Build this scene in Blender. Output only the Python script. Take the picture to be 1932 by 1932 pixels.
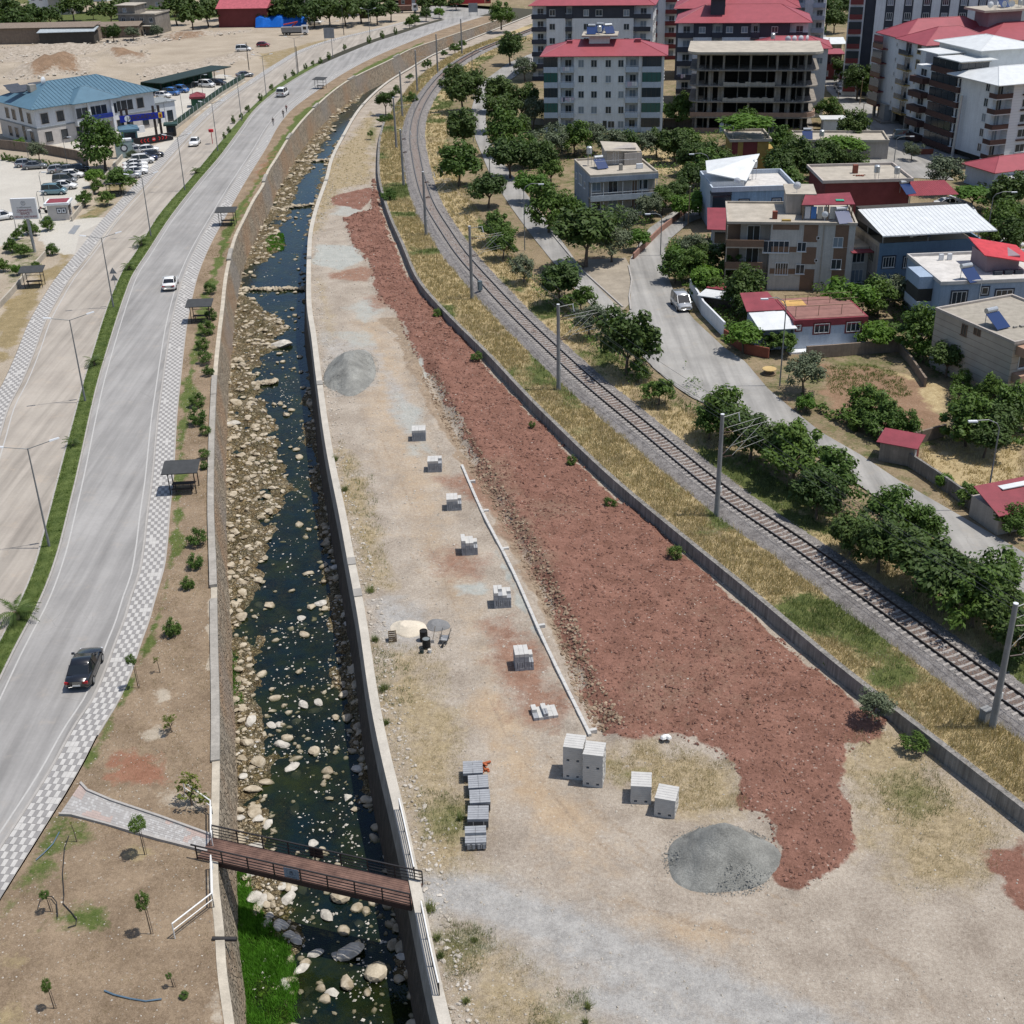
import bpy, bmesh, math, random
import numpy as np
from mathutils import Vector, Matrix
random.seed(7); RNG = np.random.default_rng(7)
for o in list(bpy.data.objects): bpy.data.objects.remove(o)
scene = bpy.context.scene
COL = scene.collection
# ------------------------------------------------------------------ camera, world, sun, exposure
CAM_H, PITCH, ROLL, FPX = 50.955, 0.4838786, -0.0254999, 2371.5   # focal length in pixels of a 1932 px wide picture
_cp, _sp, _cr, _sr = math.cos(PITCH), math.sin(PITCH), math.cos(ROLL), math.sin(ROLL)
FW = Vector((0, _cp, -_sp)); _u = Vector((0, _sp, _cp)); _r = Vector((1, 0, 0))
RT = _cr * _r + _sr * _u; UP = -_sr * _r + _cr * _u
cam_d = bpy.data.cameras.new('camera'); cam = bpy.data.objects.new('camera', cam_d); COL.objects.link(cam)
cam_d.sensor_width = 36; cam_d.lens = 36 * FPX / 1932; cam_d.clip_start = 0.5; cam_d.clip_end = 6000
cam.matrix_world = Matrix(((RT.x, UP.x, -FW.x, 0), (RT.y, UP.y, -FW.y, 0), (RT.z, UP.z, -FW.z, CAM_H), (0, 0, 0, 1)))
scene.camera = cam
SUN_EL, SUN_DIR = math.radians(69.5), Vector((1.0, -0.05, 0)).normalized()
w = bpy.data.worlds.new('World'); scene.world = w; w.use_nodes = True
nt = w.node_tree; bg = nt.nodes['Background']
sky = nt.nodes.new('ShaderNodeTexSky'); sky.sky_type = 'NISHITA'; sky.sun_disc = False
sky.sun_elevation = SUN_EL; sky.sun_rotation = math.atan2(SUN_DIR.x, SUN_DIR.y); sky.air_density = 1.0; sky.dust_density = 1.2
nt.links.new(sky.outputs[0], bg.inputs[0]); bg.inputs[1].default_value = 0.125
sd = bpy.data.lights.new('sun', 'SUN'); sd.energy = 4.5; sd.angle = math.radians(0.53); sd.color = (1.0, 0.955, 0.89)
sun = bpy.data.objects.new('sun', sd); COL.objects.link(sun)
_s = Vector((SUN_DIR.x * math.cos(SUN_EL), SUN_DIR.y * math.cos(SUN_EL), math.sin(SUN_EL)))
sun.rotation_euler = _s.to_track_quat('Z', 'Y').to_euler(); sun.location = _s * 300
vs = scene.view_settings; vs.view_transform = 'Standard'; vs.look = 'None'; vs.gamma = 1; vs.use_curve_mapping = False; vs.exposure = 0.0
scene.cycles.max_bounces = 5; scene.cycles.diffuse_bounces = 2; scene.cycles.glossy_bounces = 2; scene.cycles.transparent_max_bounces = 6
scene.cycles.caustics_reflective = False; scene.cycles.caustics_refractive = False
try: scene.cycles.use_denoising = True
except Exception: pass
# ------------------------------------------------------------------ survey: a point of the 1932 px picture on a level of the ground
def at(x, y, z=0.0):
    d = FW + (x - 966) / FPX * RT - (y - 966) / FPX * UP
    t = (z - CAM_H) / d.z
    return Vector((t * d.x, t * d.y, z))
def ats(pts, z=0.0): return [at(x, y, z) for x, y in pts]
class Curve:                       # a line on the ground as x(y), smooth through surveyed points
    def __init__(s, pts, z=0.0, world=False):
        P = sorted([(p[1], p[0]) for p in pts] if world else [(v.y, v.x) for v in ats(pts, z)])
        Q = [P[0]]
        for a in P[1:]:
            if a[0] - Q[-1][0] > 0.6: Q.append(a)
        s.y = np.array([a[0] for a in Q]); s.x = np.array([a[1] for a in Q])
        h = np.diff(s.y); d = np.diff(s.x) / h; m = np.empty(len(s.x)); m[0] = d[0]; m[-1] = d[-1]
        m[1:-1] = (d[:-1] * h[1:] + d[1:] * h[:-1]) / (h[1:] + h[:-1]); s.m = m
    def __call__(s, y):
        y = np.asarray(y, float); yc = np.clip(y, s.y[0], s.y[-1])
        i = np.clip(np.searchsorted(s.y, yc) - 1, 0, len(s.y) - 2); h = s.y[i + 1] - s.y[i]; t = (yc - s.y[i]) / h
        r = (2*t**3-3*t**2+1)*s.x[i] + (t**3-2*t**2+t)*h*s.m[i] + (-2*t**3+3*t**2)*s.x[i+1] + (t**3-t**2)*h*s.m[i+1]
        return r + np.where(y < s.y[0], (y - s.y[0]) * s.m[0], 0) + np.where(y > s.y[-1], (y - s.y[-1]) * s.m[-1], 0)
    def smooth(s, sg):             # even out small wobbles of the survey
        ys = np.arange(s.y[0], s.y[-1], 1.0); xs = s(ys); n = int(3*sg); k = np.exp(-.5*(np.arange(-n, n+1)/sg)**2); k /= k.sum()
        e = np.concatenate([2*xs[0]-xs[n:0:-1], xs, 2*xs[-1]-xs[-2:-n-2:-1]]); return Curve(list(zip(np.convolve(e, k, 'valid')[::2], ys[::2])), world=True)
    def off(s, d):                 # a parallel line d metres to the right
        ys = np.linspace(s.y[0], s.y[-1], 160); xs = s(ys); g = np.gradient(xs, ys); n = np.sqrt(1 + g * g)
        return Curve(list(zip(xs + d / n, ys - d * g / n)), world=True)
# ------------------------------------------------------------------ mesh builder
class MB:
    def __init__(s): s.v = []; s.f = []; s.mi = []; s.cur = 0; s.M = None
    def at(s, loc, rz=0.0): s.M = Matrix.Translation(Vector(loc)) @ Matrix.Rotation(rz, 4, 'Z'); return s
    def add(s, vs, fs):
        b = len(s.v)
        s.v += [tuple(s.M @ Vector(v)) for v in vs] if s.M is not None else [tuple(v) for v in vs]
        s.f += [tuple(b + i for i in f) for f in fs]; s.mi += [s.cur] * len(fs); return s
    def box(s, x0, y0, z0, x1, y1, z1):
        return s.add([(x0,y0,z0),(x1,y0,z0),(x1,y1,z0),(x0,y1,z0),(x0,y0,z1),(x1,y0,z1),(x1,y1,z1),(x0,y1,z1)],
                     [(3,2,1,0),(4,5,6,7),(0,1,5,4),(1,2,6,5),(2,3,7,6),(3,0,4,7)])
    def prism(s, pts, z0, z1, top=None):          # vertical prism over a polygon (counter-clockwise)
        n = len(pts); pts = [(p[0], p[1]) for p in pts]
        a = sum(pts[i][0]*pts[(i+1)%n][1]-pts[(i+1)%n][0]*pts[i][1] for i in range(n))
        if a < 0: pts = pts[::-1]
        return s.add([(x,y,z0) for x,y in pts] + [(x,y,z1) for x,y in (top or pts)], [tuple(range(n))[::-1], tuple(range(n,2*n))] + [(i,(i+1)%n,n+(i+1)%n,n+i) for i in range(n)])
    def tube(s, pts, r, n=6, r1=None, cap=True):
        P = [Vector(p) for p in pts]; m = len(P); V = []; F = []
        for i, p in enumerate(P):
            d = (P[min(i+1,m-1)] - P[max(i-1,0)]).normalized(); a = d.orthogonal().normalized() if abs(d.z) < .95 else Vector((1,0,0)); a = (a - d*a.dot(d)).normalized()
            if abs(d.z) < .95: a = (Vector((0,0,1)) - d*d.z).normalized()
            b = d.cross(a); rr = r if r1 is None else r + (r1 - r) * i / (m - 1)
            if isinstance(r, (list, tuple)): rr = r[i]
            for k in range(n):
                t = 2*math.pi*k/n; V.append(p + a*(math.cos(t)*rr) + b*(math.sin(t)*rr))
        for i in range(m-1):
            for k in range(n): F.append((i*n+k, i*n+(k+1)%n, (i+1)*n+(k+1)%n, (i+1)*n+k))
        if cap: F += [tuple(range(n))[::-1], tuple(range((m-1)*n, m*n))]
        return s.add(V, F)
    def bar(s, a, b, w=.05, h=None):              # square bar from a to b
        a, b = Vector(a), Vector(b); d = (b-a).normalized(); h = h or w
        u = Vector((0,0,1)) if abs(d.z) < .95 else Vector((0,1,0)); u = (u - d*u.dot(d)).normalized(); q = d.cross(u)
        V = [p + q*(sx*w/2) + u*(sz*h/2) for p in (a,b) for sx,sz in ((-1,-1),(1,-1),(1,1),(-1,1))]
        return s.add(V, [(3,2,1,0),(4,5,6,7),(0,1,5,4),(1,2,6,5),(2,3,7,6),(3,0,4,7)])
    def lathe(s, prof, n=10, c=(0,0,0)):          # (r, z) profile round the z axis
        V = []; F = []
        for r, z in prof: V += [(c[0]+r*math.cos(2*math.pi*k/n), c[1]+r*math.sin(2*math.pi*k/n), c[2]+z) for k in range(n)]
        for i in range(len(prof)-1):
            for k in range(n): F.append((i*n+k, i*n+(k+1)%n, (i+1)*n+(k+1)%n, (i+1)*n+k))
        F += [tuple(range(n))[::-1], tuple(range((len(prof)-1)*n, len(prof)*n))]
        return s.add(V, F)
    def quad(s, a, b, c, d): return s.add([a,b,c,d], [(0,1,2,3)])
    def mesh(s, name, mats=()):
        me = bpy.data.meshes.new(name); me.from_pydata(s.v, [], s.f)
        for m in mats: me.materials.append(m)
        if len(mats) > 1: me.polygons.foreach_set('material_index', s.mi)
        me.update(); return me
    def build(s, name, mat=None, parent=None, smooth=False, **kw):
        mats = mat if isinstance(mat, (list, tuple)) else ([mat] if mat else [])
        me = s.mesh(name, mats)
        if smooth: me.shade_smooth()
        return link(name, me, parent, **kw)
def link(name, me, parent=None, loc=None, rz=0, label=None, cat=None, group=None, kind=None, scale=None):
    o = bpy.data.objects.new(name, me); COL.objects.link(o)
    if parent: o.parent = parent
    if loc is not None: o.location = loc
    if rz: o.rotation_euler = (0, 0, rz)
    if scale is not None: o.scale = scale if not isinstance(scale, (int, float)) else (scale,)*3
    if label: o['label'] = label
    if cat: o['category'] = cat
    if group: o['group'] = group
    if kind: o['kind'] = kind
    return o
def thing(name, label, cat, loc=(0,0,0), rz=0, group=None, scale=None): return link(name, None, None, loc, rz, label, cat, group, None, scale)
def dup(root, loc, rz=0, label=None, scale=None, group=None, swap=None):
    r = root.copy(); COL.objects.link(r); r.location = loc; r.rotation_euler = (0, 0, rz)
    if label: r['label'] = label
    if group: r['group'] = group
    if scale is not None: r.scale = scale if not isinstance(scale, (int, float)) else (scale,)*3
    def rec(src, dst):
        for ch in src.children:
            c = ch.copy(); COL.objects.link(c); c.parent = dst
            if swap:
                for sl in c.material_slots:
                    nm = sl.material.name if sl.material else ''
                    if nm in swap: sl.link = 'OBJECT'; sl.material = swap[nm]
            rec(ch, c)
    rec(root, r); return r
def np_mesh(name, V, F, mat=None, smooth=False):   # V (n,3), F (m,3 or 4)
    me = bpy.data.meshes.new(name); V = np.asarray(V, np.float32); F = np.asarray(F, np.int32); k = F.shape[1]
    me.vertices.add(len(V)); me.vertices.foreach_set('co', V.ravel())
    me.loops.add(F.size); me.loops.foreach_set('vertex_index', F.ravel())
    me.polygons.add(len(F)); me.polygons.foreach_set('loop_start', np.arange(0, F.size, k, dtype=np.int32))
    me.update(calc_edges=True)
    for m in (mat if isinstance(mat, (list, tuple)) else [mat]):
        if m: me.materials.append(m)
    me.shade_smooth() if smooth else me.shade_flat()
    return me
# ------------------------------------------------------------------ smooth value noise in numpy
_perm = np.random.default_rng(3).random((256, 256))
def vnoise(x, y, s=1.0, o=4):
    x = np.asarray(x, float) / s; y = np.asarray(y, float) / s; r = 0; a = 1; t = 0
    for k in range(o):
        xi = np.floor(x).astype(int); yi = np.floor(y).astype(int); fx = x - xi; fy = y - yi
        fx = fx*fx*(3-2*fx); fy = fy*fy*(3-2*fy); g = lambda i, j: _perm[(xi+i) % 256, (yi+j) % 256]
        r = r + a * ((g(0,0)*(1-fx)+g(1,0)*fx)*(1-fy) + (g(0,1)*(1-fx)+g(1,1)*fx)*fy); t += a; a *= .5; x = x*2+17.3; y = y*2+5.1
    return r / t
# ------------------------------------------------------------------ materials
_mats = {}
def new_mat(name):
    m = bpy.data.materials.new(name); m.use_nodes = True; return m, m.node_tree, m.node_tree.nodes['Principled BSDF']
def noise_node(t, scale, detail=4, rough=.6, vec=None):
    n = t.nodes.new('ShaderNodeTexNoise'); n.inputs['Scale'].default_value = scale; n.inputs['Detail'].default_value = detail; n.inputs['Roughness'].default_value = rough
    if vec: t.links.new(vec, n.inputs['Vector'])
    return n.outputs['Fac']
def ramp(t, fac, stops):
    r = t.nodes.new('ShaderNodeValToRGB'); e = r.color_ramp.elements
    while len(e) < len(stops): e.new(.5)
    for i, (p, c) in enumerate(stops): e[i].position = p; e[i].color = (*c, 1) if not isinstance(c, (int, float)) else (c, c, c, 1)
    t.links.new(fac, r.inputs[0]); return r.outputs[0]
def mix(t, fac, a, b, mode='MIX'):
    m = t.nodes.new('ShaderNodeMix'); m.data_type = 'RGBA'; m.blend_type = mode
    for s, v in ((0, fac), (6, a), (7, b)):
        if isinstance(v, (int, float)): m.inputs[s].default_value = v
        elif isinstance(v, tuple): m.inputs[s].default_value = (*v, 1)
        else: t.links.new(v, m.inputs[s])
    return m.outputs[2]
def math_n(t, op, a, b=None, c=None, clamp=False):
    m = t.nodes.new('ShaderNodeMath'); m.operation = op; m.use_clamp = clamp
    for i, v in enumerate((a, b, c)):
        if v is None: continue
        if isinstance(v, (int, float)): m.inputs[i].default_value = v
        else: t.links.new(v, m.inputs[i])
    return m.outputs[0]
def pos(t): return t.nodes.new('ShaderNodeNewGeometry').outputs['Position']
def bump(t, b, h, dist=.05, strength=1.0):
    n = t.nodes.new('ShaderNodeBump'); n.inputs['Distance'].default_value = dist; n.inputs['Strength'].default_value = strength
    t.links.new(h, n.inputs['Height']); t.links.new(n.outputs[0], b.inputs['Normal'])
def sc(c, k): return tuple(min(1, max(0, v * k)) for v in c)
def mat(name, col, rough=.8, var=.18, scale=1.2, bmp=0, bscale=12, spec=.25, metal=0, streak=0, fine=.08, col2=None):
    if name in _mats: return _mats[name]
    m, t, b = new_mat(name); p = pos(t)
    n = noise_node(t, scale, 5, .62, p)
    c = ramp(t, n, [(.28, sc(col, 1-var)), (.72, sc(col2, 1) if col2 else sc(col, 1+var))])
    if fine:
        n2 = noise_node(t, scale * 14, 2, .6, p); c = mix(t, 1.0, c, ramp(t, n2, [(.3, 1-fine*2), (.7, 1.0)]), 'MULTIPLY')
    if streak:                       # rain streaks and dirt running down a wall
        mp = t.nodes.new('ShaderNodeMapping'); mp.inputs['Scale'].default_value = (2.2, 2.2, .12); t.links.new(p, mp.inputs[0])
        n3 = noise_node(t, 1.6, 4, .7, mp.outputs[0]); c = mix(t, 1.0, c, ramp(t, n3, [(.38, 1-streak), (.62, 1.0)]), 'MULTIPLY')
    t.links.new(c, b.inputs['Base Color']); b.inputs['Roughness'].default_value = rough
    b.inputs['Specular IOR Level'].default_value = spec; b.inputs['Metallic'].default_value = metal
    if bmp: bump(t, b, noise_node(t, bscale, 4, .65, p), bmp)
    _mats[name] = m; return m
def flat(name, col, rough=.5, metal=0, spec=.5, emit=0):
    if name in _mats: return _mats[name]
    m, t, b = new_mat(name); b.inputs['Base Color'].default_value = (*col, 1); b.inputs['Roughness'].default_value = rough; b.inputs['Metallic'].default_value = metal; b.inputs['Specular IOR Level'].default_value = spec
    _mats[name] = m; return m
def attr_n(t, name):
    a = t.nodes.new('ShaderNodeAttribute'); a.attribute_name = name; return a.outputs['Fac']
def zone_mat(name, base, layers, rough=.95, bmp=.06, bscale=5.0, speck=0.0):
    """Earth: a base colour pair and layers (attribute, dark, light, noise scale, edge noise), laid over one another where the attribute says."""
    m, t, b = new_mat(name); p = pos(t)
    def earth(c0, c1, s):
        a = noise_node(t, s, 5, .6, p); f = noise_node(t, 4.2, 3, .7, p); g = noise_node(t, 15, 2, .6, p)
        k = math_n(t, 'ADD', math_n(t, 'ADD', math_n(t, 'MULTIPLY', a, .36), math_n(t, 'MULTIPLY', f, .32)), math_n(t, 'MULTIPLY', g, .32))
        return ramp(t, k, [(.4, c0), (.6, c1)])
    c = earth(*base)
    for i, (nm, c0, c1, s, edge, *sf) in enumerate(layers):
        e = noise_node(t, .55 + .13 * i, 6, .7, p)
        f = math_n(t, 'ADD', attr_n(t, nm), math_n(t, 'MULTIPLY', math_n(t, 'SUBTRACT', e, .5), edge))
        e2 = noise_node(t, 3.1, 4, .7, p); f = math_n(t, 'ADD', f, math_n(t, 'MULTIPLY', math_n(t, 'SUBTRACT', e2, .5), edge*.45)); f = ramp(t, f, [(.4, 0.0), (.62, 1.0)] if not sf else [(.2, 0.0), (.72, 1.0)]); c = mix(t, f, c, earth(c0, c1, s))
    if speck:
        v = t.nodes.new('ShaderNodeTexVoronoi'); v.inputs['Scale'].default_value = 2.6; t.links.new(p, v.inputs['Vector'])
        q = ramp(t, v.outputs['Distance'], [(.0, 1.0), (.16, 1.0), (.2, 0.0)]); g = ramp(t, noise_node(t, .35, 3, .6, p), [(.4, 0.0), (.6, speck)])
        c = mix(t, math_n(t, 'MULTIPLY', q, g), c, (.5, .46, .4))
    t.links.new(c, b.inputs['Base Color']); b.inputs['Roughness'].default_value = rough; b.inputs['Specular IOR Level'].default_value = .1
    n1 = noise_node(t, bscale, 6, .75, p); bump(t, b, n1, bmp)
    _mats[name] = m; return m
def set_attr(me, name, vals):
    a = me.attributes.new(name, 'FLOAT', 'POINT'); a.data.foreach_set('value', np.asarray(vals, np.float32).ravel())
def poly_sd(px, py, poly):           # signed distance to a polygon, negative inside
    P = np.array([(p[0], p[1]) for p in poly]); d = np.full(px.shape, 1e9); ins = np.zeros(px.shape, bool)
    for i in range(len(P)):
        a = P[i]; b_ = P[(i+1) % len(P)]; e = b_ - a; L = (e**2).sum() or 1e-9
        t = np.clip(((px-a[0])*e[0] + (py-a[1])*e[1]) / L, 0, 1); d = np.minimum(d, np.hypot(px-a[0]-t*e[0], py-a[1]-t*e[1]))
        if a[1] != b_[1]:
            c = ((a[1] > py) != (b_[1] > py)) & (px < (b_[0]-a[0])*(py-a[1])/(b_[1]-a[1]) + a[0]); ins ^= c
    return np.where(ins, -d, d)
def line_d(px, py, pts):
    P = np.array([(p[0], p[1]) for p in pts]); d = np.full(px.shape, 1e9)
    for i in range(len(P)-1):
        a = P[i]; e = P[i+1]-a; L = (e**2).sum() or 1e-9; t = np.clip(((px-a[0])*e[0]+(py-a[1])*e[1])/L, 0, 1); d = np.minimum(d, np.hypot(px-a[0]-t*e[0], py-a[1]-t*e[1]))
    return d
def paint(me, V, zones, z):          # zones: {attribute: [(picture polygon, softness, strength)]}
    wob = (vnoise(V[:,0], V[:,1], 2.4) - .5)*2.2 + (vnoise(V[:,0]+40, V[:,1], .7, 2) - .5)*.8
    for nm, L in zones.items():
        v = np.zeros(len(V))
        for q in L:
            poly, soft = q[0], q[1]; k = q[2] if len(q) > 2 else 1.0
            if len(q) > 3: d = line_d(V[:,0], V[:,1], ats(poly, z)) - q[3]
            else: d = poly_sd(V[:,0], V[:,1], ats(poly, z))
            v = np.maximum(v, k * np.clip(.5 - (d + wob*(min(1.6, .35+.4*soft) if len(q) < 4 else .12)) / soft, 0, 1))
        set_attr(me, nm, v)
def rows(y0, y1, k):                 # rows that grow with distance
    r = [y0]
    while r[-1] < y1: r.append(r[-1] + k * max(r[-1], 30))
    r[-1] = y1; return np.array(r)
def ribbon(name, fl, fr, ys, nx, zf, m, kind='structure', smooth=True, parent=None, label=None):
    L = fl(ys) if callable(fl) else np.full(len(ys), fl); R = fr(ys) if callable(fr) else np.full(len(ys), fr)
    t = np.linspace(0, 1, nx); X = L[:,None] + (R-L)[:,None]*t; Y = np.repeat(ys[:,None], nx, 1); T = np.repeat(t[None], len(ys), 0)
    Z = zf(X, Y, T) if callable(zf) else np.full(X.shape, zf); V = np.stack([X, Y, Z], -1).reshape(-1, 3)
    n = len(ys); i = np.arange(n-1)[:,None]*nx + np.arange(nx-1)[None]; F = np.stack([i, i+1, i+nx+1, i+nx], -1).reshape(-1, 4)
    me = np_mesh(name, V, F, m, smooth); o = link(name, me, parent, kind=None if parent else kind)
    return o, me, V
def wall_ribbon(name, f0, ys, prof, m, closed=True):   # a wall of constant section along a line; prof is (offset, z) round the section
    xs = f0(ys); g = np.gradient(xs, ys); nn = np.sqrt(1+g*g); V = []; k = len(prof)
    for d, z in prof: V.append(np.stack([xs + d/nn, ys - d*g/nn, np.full(len(ys), z) if not callable(z) else z(ys)], -1))
    V = np.stack(V, 1).reshape(-1, 3); F = []; n = len(ys)
    for i in range(n-1):
        for j in range(k): F.append((i*k+j, i*k+(j+1)%k, (i+1)*k+(j+1)%k, (i+1)*k+j))
    me = np_mesh(name, V, F, m)
    bm = bmesh.new(); bm.from_mesh(me); bmesh.ops.recalc_face_normals(bm, faces=bm.faces); bm.verts.ensure_lookup_table()
    for q in (0, n-1):
        try: bm.faces.new([bm.verts[q*k+j] for j in range(k)])
        except Exception: pass
    bm.to_mesh(me); bm.free(); me.shade_flat(); return me
# ------------------------------------------------------------------ surveyed lines of the place
c_walk_in = Curve([(0,1599),(96,1449),(136,1376),(175,1316),(197,1266),(215,1216),(232,1173),(246,1126),(260,1086),(269,1036),(276,974),(285,908),(291,845),(297,783),(304,733),(311,683),(322,613),(335,558),(347,518),(362,483),(410,397),(435,355),(462,313),(483,281),(509,237),(530,212),(588,169),(623,146),(658,126),(703,104),(758,81),(833,53),(893,34),(928,24)])
c_walk_out = c_walk_in.off(1.95)
c_med_r = Curve([(0,1288),(25,1236),(50,1188),(70,1151),(87,1113),(102,1073),(115,1031),(125,991),(131,966),(145,908),(156,858),(172,783),(187,720),(205,658),(222,603),(237,558),(252,520),(276,483),(322,412),(370,350),(415,297),(450,250),(483,206),(520,174),(558,149),(608,121),(658,99),(708,79),(758,63),(808,46),(838,38)])
c_med_l = Curve([(0,1208),(27,1156),(50,1106),(65,1066),(80,1011),(92,966),(107,908),(120,858),(140,783),(157,720),(175,663),(192,608),(212,553),(232,510),(251,483),(300,405),(355,342),(390,300),(437,243),(483,195),(520,163),(563,137),(633,102),(708,73),(770,53),(833,35)])
c_lroad_l = Curve([(0,830),(20,765),(42,723),(67,663),(87,608),(107,570),(132,528),(167,483),(220,412),(275,350),(337,280),(375,237),(425,192),(483,154),(533,121),(583,93),(633,76),(708,58),(770,42)])
c_lwalk_l = c_lroad_l.off(-2.15)
c_bank = Curve([(440,1932),(425,1824),(421,1761),(410,1649),(410,1599),(412,1524),(413,1449),(413,1341),(410,1216),(408,1101),(403,966),(404,833),(407,753),(410,695),(416,633),(422,583),(429,520),(434,495),(447,445),(464,410),(480,378),(498,349),(507,324),(524,297),(543,265),(593,205),(658,152),(743,110),(775,93),(833,73),(908,48)], .1)
c_rw_l = Curve([(830,1932),(813,1869),(795,1774),(782,1704),(762,1610),(748,1539),(725,1449),(695,1298),(683,1206),(668,1116),(658,1066),(640,966),(633,933),(618,858),(608,795),(600,733),(595,695),(588,633),(580,583),(579,533),(580,483),(583,439),(594,393),(604,364),(613,340),(622,304),(645,257),(683,197),(708,172),(733,152),(770,130),(808,107),(858,85),(908,65)], .25).smooth(2.5)
c_ret = Curve([(1932,1527),(1831,1449),(1761,1396),(1724,1363),(1681,1331),(1624,1293),(1549,1238),(1499,1188),(1449,1140),(1391,1096),(1341,1058),(1291,1016),(1228,966),(1191,933),(1141,895),(1091,843),(1028,783),(966,720),(933,680),(883,633),(833,583),(783,525),(767,483),(753,450),(735,412),(723,375),(713,337),(712,300),(714,265),(720,237),(729,217)], 1.15).smooth(5)
c_rail_l = Curve([(1932,1353),(1824,1278),(1699,1183),(1574,1093),(1449,1001),(1391,966),(1316,908),(1241,843),(1166,781),(1094,721),(1056,686),(941,573),(905,533),(886,512),(861,483),(833,440),(805,395),(785,337),(778,300),(773,262),(774,245),(780,217),(790,195),(810,165),(838,135),(873,110),(908,92),(938,80)], 1.3)
c_rail_l = c_rail_l.smooth(4); c_track = c_rail_l.off(.7525)
YF = 470.0
# ------------------------------------------------------------------ ground materials
m_road = None
def road_mat(name, c0, c1, warm):
    m, t, b = new_mat(name); p = pos(t)
    n = noise_node(t, .18, 5, .6, p); f = noise_node(t, 3.5, 4, .7, p)
    c = ramp(t, n, [(.3, c0), (.7, c1)])
    mp = t.nodes.new('ShaderNodeMapping'); mp.inputs['Scale'].default_value = (.9, .035, 1); t.links.new(p, mp.inputs[0])   # wheel tracks and drips along the lanes
    c = mix(t, 1.0, c, ramp(t, noise_node(t, 1.0, 4, .6, mp.outputs[0]), [(.32, .72), (.62, 1.03)]), 'MULTIPLY')
    c = mix(t, 1.0, c, ramp(t, f, [(.3, .93), (.7, 1.02)]), 'MULTIPLY')
    d = ramp(t, noise_node(t, .4, 6, .75, p), [(.56, 0.0), (.72, .5)]); c = mix(t, d, c, warm)
    v = t.nodes.new('ShaderNodeTexVoronoi'); v.feature = 'DISTANCE_TO_EDGE'; v.inputs['Scale'].default_value = .33; t.links.new(p, v.inputs['Vector'])
    cr = ramp(t, v.outputs['Distance'], [(.0, 1.0), (.006, 1.0), (.012, 0.0)]); g = ramp(t, noise_node(t, .09, 3, .5, p), [(.56, 0.0), (.66, .22)])
    c = mix(t, math_n(t, 'MULTIPLY', cr, g), c, (.1, .095, .09))
    t.links.new(c, b.inputs['Base Color']); b.inputs['Roughness'].default_value = .9; b.inputs['Specular IOR Level'].default_value = .2
    bump(t, b, noise_node(t, 25, 3, .7, p), .008); return m
m_road = road_mat('sun_bleached_asphalt', (.265,.257,.246), (.335,.324,.31), (.35,.31,.265))
m_road_l = road_mat('dusty_asphalt', (.325,.29,.25), (.4,.36,.31), (.43,.35,.27))
m_street = road_mat('street_concrete', (.25,.242,.228), (.36,.348,.325), (.33,.295,.245))
m_kerb = mat('kerb_concrete', (.37,.35,.325), .9, .12, 2, .01)
m_tile_l = mat('pale_tile', (.47,.455,.43), .85, .1, 1.5); m_tile_d = mat('grey_tile', (.26,.25,.242), .85, .12, 1.5)
m_lane = mat('worn_lane_paint', (.44,.43,.41), .8, .1, 3)
m_grass = mat('lawn', (.07,.115,.025), .95, .4, .8, .05, 9, col2=(.135,.17,.05))
m_conc = mat('weathered_concrete', (.36,.335,.295), .9, .2, .8, .01, 10, streak=.18)
m_conc_d = mat('stained_wall_concrete', (.27,.255,.235), .9, .22, .7, .01, 10, streak=.45)
m_black_metal = mat('dark_painted_steel', (.022,.02,.02), .5, .2, 3, spec=.4)
m_white_metal = mat('white_painted_steel', (.74,.74,.72), .5, .06, 3, spec=.4)
m_grey_metal = mat('galvanised_steel', (.36,.37,.38), .45, .12, 2, metal=.3, spec=.5)
m_bank = zone_mat('dry_bank_earth', ((.165,.12,.08),(.31,.235,.16),.35), [('green',(.055,.085,.02),(.13,.15,.05),.9,.9),('red',(.22,.11,.07),(.3,.16,.105),.6,.8),('pale',(.33,.28,.215),(.44,.38,.3),.7,.9),('straw',(.25,.2,.11),(.36,.285,.165),1.1,.8)], bmp=.09, bscale=6, speck=.25)
m_site = zone_mat('building_site_earth', ((.235,.195,.155),(.43,.375,.31),.35), [('straw',(.21,.165,.1),(.41,.33,.21),1.6,.9,1),('green',(.085,.095,.035),(.2,.19,.085),1.5,.9,1),('dust',(.32,.235,.155),(.47,.37,.26),.5,.8,1),('grit',(.25,.24,.225),(.42,.405,.38),.9,.8,1),('teal',(.29,.3,.275),(.41,.41,.375),.8,.9,1),('ruts',(.18,.135,.095),(.35,.275,.2),1.2,.8),('red',(.19,.11,.078),(.31,.19,.135),1.0,.9,1),('fill',(.13,.065,.046),(.265,.14,.104),.5,.55),('brownfill',(.15,.095,.066),(.28,.185,.135),1.2,.9,1)], bmp=.1, bscale=4.5, speck=.5)
m_town = zone_mat('town_earth', ((.17,.13,.08),(.3,.235,.15),.3), [('straw',(.3,.225,.12),(.47,.38,.22),1.4,.7),('green',(.05,.07,.022),(.13,.145,.05),.7,.9),('soil',(.19,.12,.075),(.29,.19,.125),.6,.7),('pale',(.3,.265,.22),(.4,.36,.3),.4,.6)], bmp=.12, bscale=4, speck=.2)
m_left = zone_mat('left_side_earth', ((.27,.225,.17),(.41,.35,.275),.12), [('green',(.05,.075,.02),(.12,.135,.045),.5,.9),('straw',(.19,.15,.08),(.3,.235,.13),.7,.8),('lot',(.4,.375,.33),(.5,.475,.42),.15,.4),('rubble',(.2,.165,.125),(.47,.41,.34),.9,.9),('red',(.15,.1,.065),(.28,.19,.125),.5,.9)], bmp=.12, bscale=2.5, speck=.4)
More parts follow.
